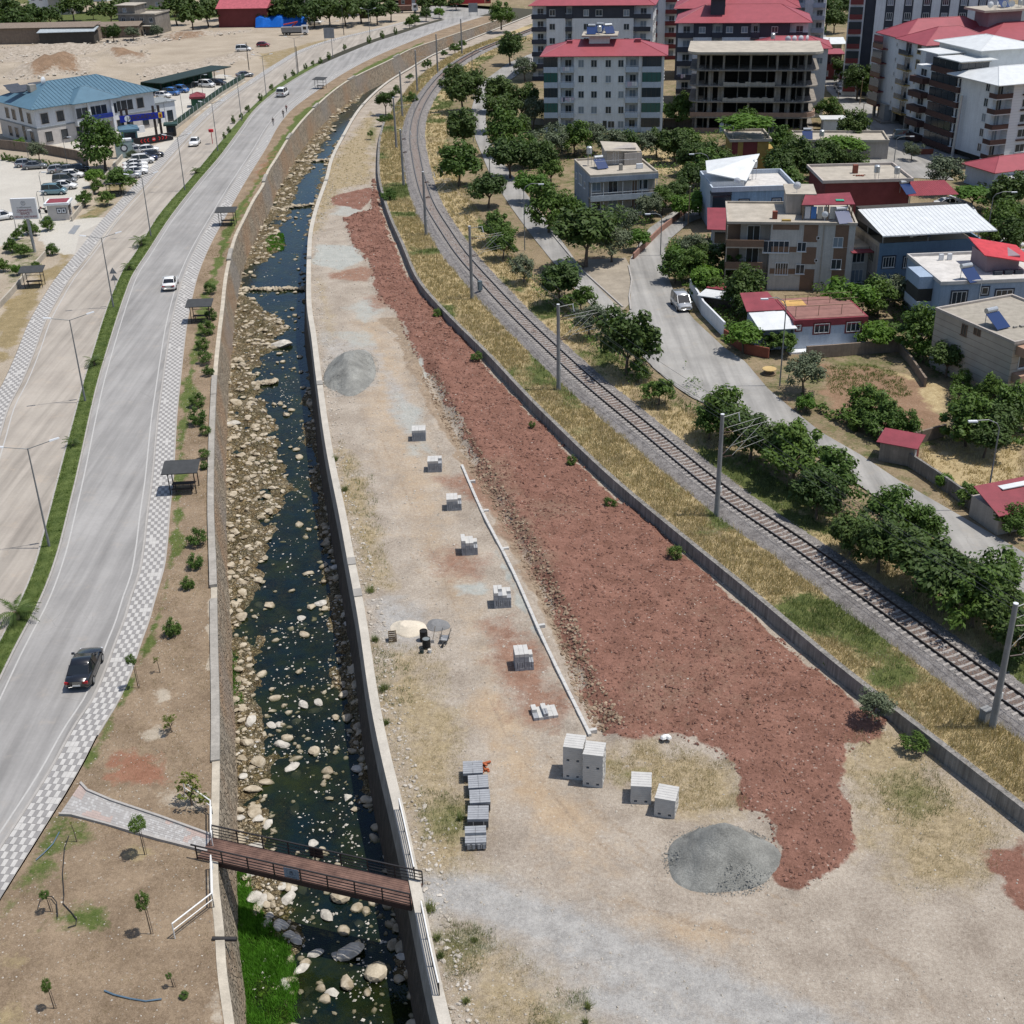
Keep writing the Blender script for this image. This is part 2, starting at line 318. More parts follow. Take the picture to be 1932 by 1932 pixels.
# ------------------------------------------------------------------ left side: ground, roads, median, pavements, bank
yr = rows(26, 2600, .02)
o, me, V = ribbon('left_field', -900, lambda y: c_lwalk_l(np.minimum(y, YF)) , rows(26, 2600, .05), 6, .02, m_left)
set_attr(me, 'green', (V[:,1] > 560) * 1.0); set_attr(me, 'straw', V[:,1]*0+.45); set_attr(me, 'lot', V[:,1]*0); set_attr(me, 'rubble', V[:,1]*0); set_attr(me, 'red', V[:,1]*0)
yrd = rows(26, YF, .02)
ribbon('left_carriageway', c_lroad_l, c_med_l, yrd, 9, 0.03, m_road_l); ribbon('right_carriageway', c_med_r, c_walk_in, yrd, 9, 0.03, m_road)
ymed = yrd[yrd < 372]
mo, mme, mV = ribbon('median', c_med_l.off(.16), c_med_r.off(-.16), ymed, 9, lambda X, Y, T: .14 + .07*np.sin(np.pi*T) + .05*vnoise(X, Y, 1.2), m_grass)
def kerb(name, c, ys, w=.16, h=.15, off=0, m=m_kerb): return link(name, wall_ribbon(name, c, ys, [(off,0),(off+w,0),(off+w,h),(off,h)], m), kind='structure')
kerb('median_kerb', c_med_l, ymed); kerb('median_kerb', c_med_r, ymed, off=-.16); kerb('pavement_kerb', c_walk_in, yrd, h=.13); kerb('pavement_kerb', c_lroad_l, yrd, h=.13, off=-.16)
kerb('bank_edging', c_walk_out, yrd[yrd > 66.5], w=.12, h=.15)
link('lane_line', wall_ribbon('lane_line', c_walk_in, yrd, [(-.62,.034),(-.5,.034),(-.5,.036),(-.62,.036)], m_lane), kind='structure')
link('lane_line', wall_ribbon('lane_line', c_med_r, yrd, [(.5,.034),(.62,.034),(.62,.036),(.5,.036)], m_lane), kind='structure')
link('lane_line', wall_ribbon('lane_line', c_lroad_l, yrd, [(.45,.034),(.57,.034),(.57,.036),(.45,.036)], m_lane), kind='structure')
def pieces(parent, name, items, mats, limit=300, zt=.06):
    """Flat pieces (four corner points, material number): the nearest to the camera as objects of their own, the rest joined as stuff."""
    items = sorted(items, key=lambda q: q[0][0][1])
    MBs = {}
    for i, (q, k) in enumerate(items):
        if i < limit:
            c = [sum(p[j] for p in q)/len(q) for j in range(3)]; b = MB()
            b.prism([(p[0]-c[0], p[1]-c[1]) for p in q], -zt, 0); b.build(name, mats[k], parent, loc=c)
        else:
            b = MBs.setdefault(k, MB()); n = len(q); b.add([(p[0],p[1],p[2]) for p in q], [tuple(range(n))])
    for k, b in MBs.items(): b.build(name + '_field', mats[k], parent, kind='stuff')
def walk_tiles(name, c, o0, cols, tw, tl, y0, y1, sign=1):
    base = ribbon(name, c.off(min(o0, o0+sign*cols*tw)-.03), c.off(max(o0, o0+sign*cols*tw)+.04), rows(26, YF, .02), 2, .105, m_kerb)[0]
    ys = np.linspace(y0, y1, 6000); xs = c(ys); s = np.concatenate([[0], np.cumsum(np.hypot(np.diff(xs), np.diff(ys)))])
    k = int(s[-1] / tl); yy = np.interp(np.arange(k+1)*tl, s, ys); xx = c(yy); g = np.gradient(xx, yy); nn = np.sqrt(1+g*g); items = []
    for i in range(k):
        for j in range(cols):
            q = []
            for (ii, jj) in ((i,j),(i,j+1),(i+1,j+1),(i+1,j)):
                d = o0 + sign*(jj*tw) + (.008 if jj == j else -.008)*sign; f = .01 if ii == i else -.01
                q.append((xx[ii]+d/nn[ii], yy[ii]-d*g[ii]/nn[ii]+f, .125))
            sq = random.random()
            items.append((q, ((i+j) % 2) if sq > .03 else 0))
    pieces(base, 'paving_tile', items, [m_tile_l, m_tile_d]); return base
walk_r = walk_tiles('right_pavement', c_walk_in, .2, 6, .285, .6, 50, 440)
walk_l = walk_tiles('left_pavement', c_lroad_l, -.2, 6, .31, .62, 95, 440, -1)
# bank between pavement and river wall
bank, bme, bV = ribbon('river_bank', c_walk_out.off(.1), c_bank.off(-.3), rows(26, YF, .006), 60, lambda X, Y, T: .1 + .1*vnoise(X, Y, 2.5) - .05 + .03*vnoise(X, Y, .4), m_bank)
paint(bme, bV, {
 'green': [([(152,1440),(215,1330),(262,1240),(300,1130),(325,1000),(330,860),(345,720),(370,600),(400,500),(430,420),(510,290),(560,215),(690,125),(800,78),(800,90),(690,140),(580,220),(520,300),(440,440),(400,560),(372,700),(352,850),(345,1000),(318,1130),(270,1270),(215,1380),(165,1455)],1.2,.72),
           ([(80,1530),(150,1545),(210,1570),(130,1640),(30,1720),(0,1740),(0,1690)],3,.62), ([(60,1720),(140,1690),(210,1710),(240,1760),(110,1770),(60,1760)],3,.7),
           ([(320,1010),(342,985),(345,1045),(318,1060)],1,.8),([(540,300),(498,345),(520,300),(590,210),(570,245)],2,.6)],
 'red': [([(200,1440),(260,1400),(320,1440),(340,1480),(280,1490),(215,1485)],2,.75),([(330,690),(350,660),(395,600),(395,900),(360,940)],3,.35),([(480,310),(560,250),(505,330),(455,415),(430,480),(420,470)],3,.5)],
 'pale': [([(290,1300),(330,1300),(330,1325),(290,1330)],1.2,.72),([(268,1380),(300,1370),(310,1390),(275,1400)],1,.7),([(395,1620),(412,1620),(425,1930),(400,1930),(405,1750)],.8,.9),([(255,1480),(390,1500),(395,1540),(300,1520)],1.5,.6),([(390,1130),(408,1130),(408,1260),(396,1260)],.5,.8)],
 'straw': [([(0,1760),(60,1800),(90,2100),(-100,2100)],5,.6),([(160,1560),(300,1600),(260,1640),(170,1610)],3,.6),([(150,1650),(260,1650),(300,1900),(180,1940)],5,.35)]}, .1)
# stone river wall on the left bank: battered face with a coping
def stone_mat():
    m, t, b = new_mat('rubble_masonry'); p = pos(t)
    v = t.nodes.new('ShaderNodeTexVoronoi'); v.inputs['Scale'].default_value = 2.6; t.links.new(p, v.inputs['Vector'])
    e = t.nodes.new('ShaderNodeTexVoronoi'); e.feature = 'DISTANCE_TO_EDGE'; e.inputs['Scale'].default_value = 2.6; t.links.new(p, e.inputs['Vector'])
    c = ramp(t, v.outputs['Color'], [(.1, (.2,.165,.125)), (.5, (.34,.285,.215)), (.9, (.44,.37,.28))])
    n = noise_node(t, .09, 3, .6, p); c = mix(t, ramp(t, n, [(.45, 0.0), (.62, .55)]), c, (.42,.25,.14))
    gn = noise_node(t, .05, 2, .6, p); c = mix(t, ramp(t, gn, [(.52, 0.0), (.6, .5)]), c, (.3,.29,.28))
    c = mix(t, ramp(t, e.outputs['Distance'], [(.0, .8), (.07, 0.0)]), c, (.27,.23,.18))
    t.links.new(c, b.inputs['Base Color']); b.inputs['Roughness'].default_value = .95; b.inputs['Specular IOR Level'].default_value = .1
    bump(t, b, ramp(t, e.outputs['Distance'], [(.0, 0.0), (.12, 1.0)]), .12); return m
m_stone = stone_mat()
BED = -4.7
yw = rows(26, YF, .012)
lw = link('stone_river_wall', wall_ribbon('masonry', c_bank, yw, [(-.5,-.4),(0,-.0),(0,.06),(.75,BED-.8),(-.5,BED-.8)], m_stone), label='tan rubble stone river wall below the left bank', cat='wall')
cop = wall_ribbon('coping', c_bank, yw, [(-.42,.0),(.06,.0),(.06,.17),(-.42,.17)], mat('pale_mortar_cap', (.46,.41,.33), .95, .25, .9, .02, 6)); link('coping', cop, lw)
for (x, y) in [(405,1105),(433,490),(497,343),(411,745),(543,262),(593,203),(659,150),(744,108)]:           # stepped blocks of the coping
    p = at(x, y, .3); yy = np.linspace(p.y, p.y + 5.5, 6); link('coping_block', wall_ribbon('coping_block', c_bank, yy, [(-.5,.17),(.08,.17),(.08,.45),(-.5,.45)], m_conc), lw)
yy = np.linspace(float(at(398,1105,.2).y), float(at(405,745,.2).y), 60); link('coping_block', wall_ribbon('coping_block', c_bank, yy, [(-.5,.17),(.06,.17),(.06,.4),(-.5,.4)], m_conc), lw)
yy = np.linspace(float(at(412,1435,.2).y), float(at(408,1130,.2).y), 60); link('coping_block', wall_ribbon('coping_block', c_bank, yy, [(-.5,.17),(.06,.17),(.06,.3),(-.5,.3)], m_conc), lw)
# concrete river wall on the right
m_cap = mat('pale_concrete_cap', (.47,.435,.375), .9, .15, .8, .01, 10)
rw = link('concrete_river_wall', wall_ribbon('wall', c_rw_l, yw, [(0,.25),(.48,.25),(.48,BED-.8),(-.9,BED-.8)], m_conc), label='grey concrete river wall with pale flat top beside the building site', cat='wall')
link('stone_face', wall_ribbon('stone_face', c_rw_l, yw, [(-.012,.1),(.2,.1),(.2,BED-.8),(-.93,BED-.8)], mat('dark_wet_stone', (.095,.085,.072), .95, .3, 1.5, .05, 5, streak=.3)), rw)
link('coping', wall_ribbon('coping', c_rw_l, yw, [(-.06,.25),(.56,.25),(.56,.33),(-.06,.33)], m_cap), rw)
for (x, y) in [(664,1068),(683,1128),(602,728),(583,490),(613,342),(645,258),(683,198)]:
    p = at(x, y, .25); yy = np.linspace(p.y, p.y+1.1, 3); link('coping_block', wall_ribbon('coping_block', c_rw_l, yy, [(-.08,.2),(.58,.2),(.58,.42),(-.08,.42)], mat('joint_concrete', (.29,.275,.25), .9)), rw)
# ------------------------------------------------------------------ river bed, water
c_bed_l = c_bank.off(.55); c_bed_r = c_rw_l.off(-.4)
ch_l = Curve([(560,1932),(560,1760),(545,1700),(530,1620),(512,1524),(500,1441),(498,1291),(484,1191),(495,1091),(515,991),(540,933),(528,833),(500,758),(483,715),(483,690),(530,640),(533,600),(470,560),(462,530),(480,500),(520,483),(530,440),(548,400),(560,362),(590,312),(612,270),(640,222),(690,175)], BED)
ch_r = Curve([(800,1932),(740,1749),(720,1640),(690,1524),(668,1441),(645,1291),(633,1191),(613,1091),(602,991),(592,933),(582,833),(578,758),(590,700),(583,633),(578,583),(576,533),(577,483),(582,420),(590,385),(606,345),(618,305),(640,262),(670,222),(700,185)], BED)
def bed_z(X, Y, T):
    l = ch_l(Y); r = ch_r(Y); s = np.minimum(X - l, r - X)
    n = vnoise(X, Y, 2.2) - .5; n2 = vnoise(X+50, Y, .7) - .5
    return BED - .08 + np.clip(-.34 * s / 1.2, -.34, .3) + .95*n + .42*n2
bedo, bedme, bedV = ribbon('river_bed', c_bed_l, c_bed_r, rows(26, YF, .0045), 60, bed_z, None)
def bed_mat():
    m = zone_mat('river_gravel', ((.2,.155,.1),(.48,.41,.3),.6), [('alga',(.035,.045,.012),(.13,.12,.045),.8,.9,1),('green',(.02,.05,.008),(.06,.13,.015),.9,.7)], bmp=.0, bscale=4)
    t = m.node_tree; b = t.nodes['Principled BSDF']; p = pos(t); old = b.inputs['Base Color'].links[0].from_socket; H = None; c = old
    for sc_, k in ((2.1, .9), (5.2, .75)):
        w_ = t.nodes.new('ShaderNodeVectorMath'); w_.operation = 'ADD'; nn = t.nodes.new('ShaderNodeTexNoise'); nn.inputs['Scale'].default_value = 1.7; t.links.new(p, nn.inputs['Vector']); t.links.new(p, w_.inputs[0]); t.links.new(nn.outputs['Color'], w_.inputs[1])
        v = t.nodes.new('ShaderNodeTexVoronoi'); v.inputs['Scale'].default_value = sc_; t.links.new(w_.outputs[0], v.inputs['Vector']); e = t.nodes.new('ShaderNodeTexVoronoi'); e.feature = 'DISTANCE_TO_EDGE'; e.inputs['Scale'].default_value = sc_; t.links.new(w_.outputs[0], e.inputs['Vector'])
        col = ramp(t, v.outputs['Color'], [(.05, (.5,.46,.42)), (.35, (.95,.88,.76)), (.6, (.75,.77,.8)), (.85, (1.0,1.0,1.0))]); c = mix(t, k, c, mix(t, 1.0, c, col, 'MULTIPLY')); g = ramp(t, e.outputs['Distance'], [(.0, .38), (.09, 1.0)]); c = mix(t, 1.0, c, g, 'MULTIPLY')
        h = math_n(t, 'MULTIPLY', ramp(t, e.outputs['Distance'], [(.0, 0.0), (.2, 1.0)]), 1/sc_); H = h if H is None else math_n(t, 'ADD', H, h)
    c = mix(t, 1.0, c, (1.35,1.33,1.3), 'MULTIPLY'); t.links.new(c, b.inputs['Base Color']); bump(t, b, H, .35); return m
m_bed = bed_mat()
bedme.materials.append(m_bed)
paint(bedme, bedV, {'green': [([(434,1610),(470,1700),(505,1755),(540,1800),(548,1870),(545,1960),(450,1960),(440,1740)],1.5,.95),([(428,1220),(440,1240),(442,1290),(450,1330),(430,1330)],.7,.9),([(505,460),(530,440),(532,470),(510,475)],1,.4)],
 'alga': [([(434,1930),(434,1450),(424,1000),(432,700),(440,560),(500,400),(560,300),(640,215),(700,180),(620,300),(585,420),(580,560),(600,740),(640,960),(700,1300),(800,1932)],2,.4),([(500,1441),(490,1200),(560,1000),(600,1000),(660,1441),(720,1650),(800,1932),(570,1932),(520,1600)],3,.62)]}, BED)
def water_mat():
    m, t, b = new_mat('stream_water'); p = pos(t); N = t.nodes; L = t.links
    n = noise_node(t, .3, 5, .65, p); c = ramp(t, n, [(.36, (.005,.015,.018)), (.5, (.012,.021,.01)), (.64, (.022,.03,.006))])
    d = N.new('ShaderNodeBsdfDiffuse'); L.new(c, d.inputs[0]); tr = N.new('ShaderNodeBsdfTransparent'); tr.inputs[0].default_value = (.42,.44,.34,1); g = N.new('ShaderNodeBsdfGlossy'); g.inputs['Roughness'].default_value = .05; g.inputs[0].default_value = (.8,.9,1,1)
    a = N.new('ShaderNodeMixShader'); L.new(ramp(t, noise_node(t, .5, 4, .6, p), [(.35, .3), (.6, .72)]), a.inputs[0]); L.new(tr.outputs[0], a.inputs[1]); L.new(d.outputs[0], a.inputs[2])
    fr = N.new('ShaderNodeFresnel'); fr.inputs[0].default_value = 1.33; bp_ = N.new('ShaderNodeBump'); bp_.inputs['Distance'].default_value = .03; mp = N.new('ShaderNodeMapping'); mp.inputs['Scale'].default_value = (1,.55,1); L.new(p, mp.inputs[0]); L.new(noise_node(t, 2.8, 3, .6, mp.outputs[0]), bp_.inputs['Height']); L.new(bp_.outputs[0], g.inputs['Normal']); L.new(bp_.outputs[0], fr.inputs['Normal'])
    f = N.new('ShaderNodeMixShader'); L.new(fr.outputs[0], f.inputs[0]); L.new(a.outputs[0], f.inputs[1]); L.new(g.outputs[0], f.inputs[2]); L.new(f.outputs[0], N['Material Output'].inputs[0]); return m
ribbon('water', c_bed_l, c_bed_r, rows(26, YF, .02), 12, BED - .02, water_mat(), 'structure')
# ------------------------------------------------------------------ building site between the river wall and the railway wall
c_site_l = c_rw_l.off(.45)
yret = c_ret.y
def c_site_r(y): return np.where(np.asarray(y) < c_ret.y[-1], c_ret(np.minimum(y, c_ret.y[-1])) + .1, np.maximum(c_site_l(y) + 5.0, 0*np.asarray(y) + c_track(y) - 6.0))
FILL = [(890,850),(870,800),(835,740),(800,690),(772,640),(750,590),(715,560),(700,500),(672,470),(650,410),(700,395),(705,360),(704,337),(712,370),(722,410),(735,445),(748,475),(770,525),(812,575),(858,622),(908,682),(966,748),(1041,818),(1106,890),(1166,943),(1203,968),(1266,1018),(1316,1068),(1378,1128),(1449,1186),(1549,1270),(1620,1335),(1668,1362),(1640,1395),(1598,1410),(1580,1440),(1600,1520),(1605,1600),(1560,1650),(1505,1672),(1470,1665),(1462,1560),(1440,1540),(1400,1520),(1402,1470),(1385,1440),(1310,1395),(1250,1390),(1170,1395),(1135,1375),(1100,1310),(1075,1240),(1055,1180),(1030,1110),(1000,1050),(960,980),(940,930),(905,890)]
def site_z(X, Y, T):
    d = poly_sd(X.ravel(), Y.ravel(), ats(FILL, .2)).reshape(X.shape)
    d = d + (vnoise(X, Y, 2.4)-.5)*1.6; f = np.clip(.5 - d / 1.6, 0, 1); f = f*f*(3-2*f)
    z = .04*(vnoise(X, Y, 6)-.5) + .05*(vnoise(X, Y, .9)-.5) + f*(.26 + .34*(vnoise(X, Y, 1.1)-.5) + .5*(vnoise(X+9, Y, 3.6)-.5))
    R1 = ats([(800,690),(850,800),(905,895),(960,985),(1010,1080),(1060,1190),(1100,1300),(1140,1375)], 0)
    d1 = line_d(X.ravel(), Y.ravel(), R1).reshape(X.shape); z = z - .38*np.exp(-(d1/.75)**2)*(.6+.8*vnoise(X, Y, 1.3)) + .3*np.exp(-((d1-1.5)/.7)**2)*vnoise(X, Y, 1.5)
    return z
yst = rows(36, YF, .0042)
site, sme, sV = ribbon('building_site_ground', c_site_l, c_site_r, yst, 170, site_z, m_site)
paint(sme, sV, {
 'brownfill': [([(880,870),(960,860),(1000,960),(1060,1060),(1000,1090),(940,1000)],3,.62),([(960,940),(1090,930),(1110,980),(990,1000)],3,.5),([(1180,1250),(1320,1230),(1400,1330),(1260,1380),(1180,1370)],5,.42),([(1300,1100),(1450,1250),(1400,1290),(1260,1150)],5,.4)],
 'fill': [(FILL,.9,1.0),([(625,370),(700,352),(712,365),(680,395),(625,385)],1.5,.85),([(1855,1600),(1932,1590),(1960,1700),(1932,1740),(1890,1690)],1.5,.85)],
 'red': [([(620,515),(690,500),(720,510),(690,530),(625,525)],1,.7),([(690,560),(760,535),(790,560),(700,590)],1.5,.6),([(880,890),(940,920),(990,1010),(960,1010),(900,950),(850,930),(830,900)],2,.65),([(905,1180),(970,1160),(1040,1240),(1090,1340),(1040,1365),(960,1340),(925,1250)],2.5,.7),([(800,1040),(880,1020),(930,1060),(900,1090),(820,1080)],2.5,.6)],
 'dust': [([(650,600),(740,600),(800,760),(840,900),(900,1120),(960,1260),(1060,1480),(1180,1620),(1060,1680),(960,1480),(900,1280),(820,1120),(740,960),(690,820)],6,.52),([(930,1260),(1010,1420),(1140,1600),(1090,1640),(960,1500),(890,1330)],2.5,.7),([(1180,1690),(1330,1740),(1400,1770),(1300,1780),(1180,1740)],2,.6)],
 'grit': [([(800,1665),(900,1660),(1050,1700),(1200,1790),(1400,1850),(1600,1932),(1700,2040),(1300,2040),(1130,1932),(980,1780),(820,1720)],6,.7),([(790,1685),(900,1690),(1050,1745),(1250,1830),(1500,1930),(1650,2010)],2.5,.95,1.5),([(1130,1880),(1300,1932),(1400,2010)],2.5,.8,1.2),([(690,1130),(760,1120),(830,1170),(850,1215),(740,1230),(700,1200)],2.5,.65),([(600,600),(640,640),(720,650),(722,730),(640,748),(605,700)],1.5,.5),([(720,690),(765,730),(800,790),(770,860),(730,750)],1.5,.55)],
 'teal': [([(600,460),(675,465),(690,490),(640,510),(590,495)],1.2,.75),([(650,380),(690,380),(670,410),(620,405)],1.2,.6),([(630,620),(700,625),(712,650),(660,655)],1.2,.55),([(750,740),(790,770),(820,860),(790,850),(755,800)],1.5,.6),([(755,830),(800,835),(800,870),(765,860)],1.2,.55),([(770,675),(815,680),(825,700),(790,712)],1,.75),([(935,1035),(965,1090),(1018,1200),(1005,1195),(960,1100)],.5,.9),([(865,1105),(915,1100),(915,1118),(868,1120)],.8,.7),([(640,580),(700,560),(730,585),(690,610)],1.5,.6)],
 'ruts': [([(720,830),(780,960),(850,1120),(905,1270)],.6,.5,.3),([(1000,1430),(1090,1560),(1250,1660),(1480,1740)],.6,.5,.3),([(1030,1420),(1130,1540),(1290,1630),(1520,1710)],.6,.5,.3),([(990,1500),(1060,1620),(1160,1720),(1330,1800)],.5,.45,.25),([(905,1270),(960,1400),(1060,1520),(1180,1640)],.5,.52,.25),([(935,1270),(1000,1390),(1100,1500),(1230,1620)],.5,.52,.25),([(690,800),(740,960),(800,1100),(880,1250)],.5,.46,.3),([(1180,1700),(1300,1740),(1420,1760)],.5,.5,.4),([(1640,1780),(1720,1830),(1760,1900)],1.0,.5,.5),([(715,600),(745,640),(790,740),(880,900),(940,1010),(1000,1120),(1080,1270),(1130,1370),(1180,1390),(1130,1300),(1060,1170),(1000,1050),(930,930),(880,850),(800,700),(760,600)],.9,.8)],
 'straw': [([(640,830),(690,900),(720,1040),(740,1110),(690,1110),(660,1000),(640,920)],2.5,.75),([(700,1210),(830,1230),(870,1400),(900,1640),(860,1660),(790,1640),(740,1460),(710,1300)],4,.72),([(1130,1430),(1240,1400),(1390,1450),(1400,1520),(1290,1530),(1150,1480)],3,.75),([(1600,1390),(1700,1380),(1800,1480),(1900,1560),(1850,1680),(1700,1680),(1620,1560),(1590,1440)],4,.78),([(840,1740),(960,1790),(1100,1900),(1150,2040),(860,2040),(830,1850)],4,.66),([(600,330),(700,210),(712,230),(702,300),(700,345),(640,360),(590,450)],3,.72),([(600,520),(640,600),(620,700),(600,600)],2,.55)],
 'green': [([(790,1500),(870,1520),(880,1580),(800,1570)],2.5,.62),([(1640,1470),(1750,1450),(1800,1520),(1700,1560)],3,.55),([(1150,1440),(1230,1430),(1240,1470),(1160,1480)],2,.5),([(840,1760),(900,1750),(900,1800),(850,1820)],2,.6),([(1020,1880),(1100,1880),(1130,1932),(1020,1960)],2.5,.5),([(690,240),(715,220),(705,300)],2,.5)]}, 0.05)
# retaining wall of the railway
retw = link('railway_retaining_wall', wall_ribbon('wall', c_ret, rows(36, c_ret.y[-1], .012), [(0,1.15),(.42,1.15),(.42,-.6),(-.05,-.6)], m_conc_d), label='long low stained concrete retaining wall between red earth and railway verge', cat='wall')
# ------------------------------------------------------------------ railway side
c_ver = lambda y: np.where(np.asarray(y) < c_ret.y[-1], c_ret(np.minimum(y, c_ret.y[-1])) + .38, np.maximum(c_site_l(y) + 4.9, c_track(y) - 6.1))
def town_z(X, Y, T):
    d = np.abs(X - c_track(Y)); return 1.06 + .14*(vnoise(X, Y, 3)-.5)*np.clip((d-2.0)/1.5, 0, 1) + .05*(vnoise(X, Y, .8)-.5) - .05*np.exp(-(d/2.5)**2)
tx = np.concatenate([np.linspace(0, .12, 70), np.linspace(.12, .5, 110)[1:], np.linspace(.5, 1, 24)[1:]])
def town_ribbon():
    ys = rows(40, 2600, .009); L = c_ver(np.minimum(ys, YF)); R = np.full(len(ys), 420.0) + np.maximum(0, ys-500)*.6; L = np.where(ys > YF, L - (ys-YF)*1.2, L)
    X = L[:,None] + (R-L)[:,None]*(tx[None]**1.25); Y = np.repeat(ys[:,None], len(tx), 1); Z = town_z(X, np.minimum(Y, YF), None); V = np.stack([X,Y,Z],-1).reshape(-1,3)
    n = len(ys); k = len(tx); i = np.arange(n-1)[:,None]*k + np.arange(k-1)[None]; F = np.stack([i,i+1,i+k+1,i+k],-1).reshape(-1,4)
    me = np_mesh('town_ground', V, F, m_town, True); link('town_ground', me, kind='structure'); return me, V
tme, tV = town_ribbon()
_dt = tV[:,0] - c_track(np.minimum(tV[:,1], YF)); _ver = ((_dt > -16) & (_dt < 6.5) & (tV[:,1] < 470)) * 1.0
paint(tme, tV, {'soil': [([(1550,690),(1640,690),(1740,720),(1800,830),(1720,830),(1600,800),(1550,740)],3,.8),([(1110,480),(1180,490),(1190,560),(1150,560),(1090,500)],2,.7),([(1440,640),(1480,720),(1620,860),(1760,960),(1932,1080),(1932,1130),(1760,1010),(1600,900),(1460,760)],2,.45)],
 'pale': [([(1620,170),(1720,170),(1720,225),(1620,200)],3,.6),([(0,0),(1,0),(1,1)],1,0)], 'gx': [([(0,0),(1,0),(1,1)],1,0)]}, 1.1)
st = _ver * (.5 + .25*(vnoise(tV[:,0], tV[:,1], 5) > .42)); gp = np.maximum(_ver * (.1 + .6*np.clip((vnoise(tV[:,0]+30, tV[:,1], 7)-.5)*6, 0, 1)), (1-_ver) * (.2 + .42*vnoise(tV[:,0], tV[:,1], 18)))
for poly in ([(1730,850),(1932,800),(1932,960),(1800,960),(1740,900)], [(1640,170),(1790,150),(1790,210),(1640,215)], [(1150,280),(1300,280),(1300,330),(1180,330)], [(1640,690),(1790,720),(1790,780),(1720,790)]):
    st = np.maximum(st, .8*np.clip(.5 - poly_sd(tV[:,0], tV[:,1], ats(poly, 1.1))/3, 0, 1)); gp = np.where(poly_sd(tV[:,0], tV[:,1], ats(poly, 1.1)) < 0, gp*.35, gp)
gp = np.maximum(gp, .68*np.clip(.5 - poly_sd(tV[:,0], tV[:,1], ats([(1560,680),(1670,680),(1720,740),(1660,760),(1570,740)], 1.1))/4, 0, 1))
set_attr(tme, 'straw', st); set_attr(tme, 'green', gp)
m_ballast = zone_mat('track_ballast', ((.12,.11,.105),(.31,.29,.275),1.4), [('rust',(.12,.085,.07),(.22,.17,.145),.8,.6)], bmp=.14, bscale=7)
def bal_z(X, Y, T): return 1.02 + .3*np.clip(np.minimum(T, 1-T)*4.2, 0, 1) + .06*(vnoise(X*1.0, Y, .35, 3)-.5)
yb = rows(40, YF, .006)
bo, bme2, bV2 = ribbon('ballast', c_track.off(-2.6), c_track.off(2.35), yb, 26, bal_z, m_ballast); set_attr(bme2, 'rust', np.clip(1.1-np.abs(bV2[:,0]-c_track(bV2[:,1]))/1.3, 0, .8))
def along(c, y0, y1, step):
    ys = np.linspace(y0, y1, 9000); xs = c(ys); s = np.concatenate([[0], np.cumsum(np.hypot(np.diff(xs), np.diff(ys)))])
    yy = np.interp(np.arange(0, s[-1], step), s, ys); xx = c(yy); g = np.gradient(xx, yy); return xx, yy, np.arctan(g)   # angle of the line from +y, towards +x
track = thing('railway_track', 'single railway line on concrete sleepers curving across the picture', 'railway', (0,0,0))
m_sleeper = mat('sleeper_concrete', (.34,.315,.29), .9, .18, 1.5, .01); m_rail = mat('rusty_rail_steel', (.035,.024,.02), .55, .3, 4, spec=.4); m_rail_top = flat('polished_rail_head', (.3,.28,.27), .35, .8)
def slp(b):
    V = []; n = 0
    for x, h in ((-1.3,.02),(-.95,.04),(-.55,.04),(-.3,-.005),(.3,-.005),(.55,.04),(.95,.04),(1.3,.02)): V += [(x,-.13,-.12),(x,.13,-.12),(x,.1,h),(x,-.1,h)]
    F = [(3,2,1,0),(28,29,30,31)]
    for i in range(7): F += [(i*4+j, i*4+(j+1)%4, (i+1)*4+(j+1)%4, (i+1)*4+j) for j in range(4)]
    return b.add(V, F)
sl_me = slp(MB()).mesh('sleeper', [m_sleeper]); sx, sy, sa = along(c_track, 44, YF, .62); rest = MB()
for i in range(len(sx)):
    if i < 300: link('sleeper', sl_me, track, (sx[i], sy[i], 1.335), -sa[i])
    elif sy[i] < 330: rest.at((sx[i], sy[i], 1.335), -sa[i]); slp(rest)
rest.build('sleeper_field', m_sleeper, track, kind='stuff')
for d in (-.7525, .7525):
    r = link('rail', wall_ribbon('rail', c_track.off(d), rows(40, YF, .008), [(-.07,1.36),(.07,1.36),(.07,1.38),(.012,1.4),(.012,1.49),(.036,1.5),(.036,1.528),(-.036,1.528),(-.036,1.5),(-.012,1.49),(-.012,1.4),(-.07,1.38)], m_rail), track)
    link('rail_head', wall_ribbon('rail_head', c_track.off(d), rows(40, YF, .008), [(-.034,1.529),(.034,1.529),(.034,1.535),(-.034,1.535)], m_rail_top), r)
# ------------------------------------------------------------------ streets on the right
def sheet(name, px, z, m, kind='structure', **kw):
    P = ats(px, z); return MB().add([tuple(p) for p in P], [tuple(range(len(P)))]).build(name, m, kind=kind, **kw)
def strip(name, left, right, z, m, n=60):          # a road between two picture lines that run the same way
    def res(pts):
        P = ats(pts, z); s = np.concatenate([[0], np.cumsum([(P[i+1]-P[i]).length for i in range(len(P)-1)])]); t = np.linspace(0, s[-1], n)
        return np.stack([np.interp(t, s, [p[k] for p in P]) for k in range(2)], -1)
    A, B = res(left), res(right); V = []; 
    for i in range(n): V += [(A[i][0],A[i][1],z),(B[i][0],B[i][1],z)]
    me = np_mesh(name, V, [(2*i,2*i+1,2*i+3,2*i+2) for i in range(n-1)], m); return link(name, me, kind='structure')
ZT = 1.16
strip('street', [(2000,1190),(1932,1120),(1755,1007),(1611,908),(1531,852),(1430,805),(1306,750),(1276,730),(1231,692),(1195,640),(1178,600),(1188,585),(1190,560),(1189,520),(1188,490),(1200,468),(1225,430),(1265,402),(1330,372)], [(2000,1100),(1932,1042),(1724,922),(1699,908),(1624,858),(1549,815),(1499,775),(1449,733),(1406,682),(1366,655),(1310,603),(1275,560),(1258,515),(1255,470),(1265,450),(1300,420),(1345,402)], ZT+.024, m_street, 160)
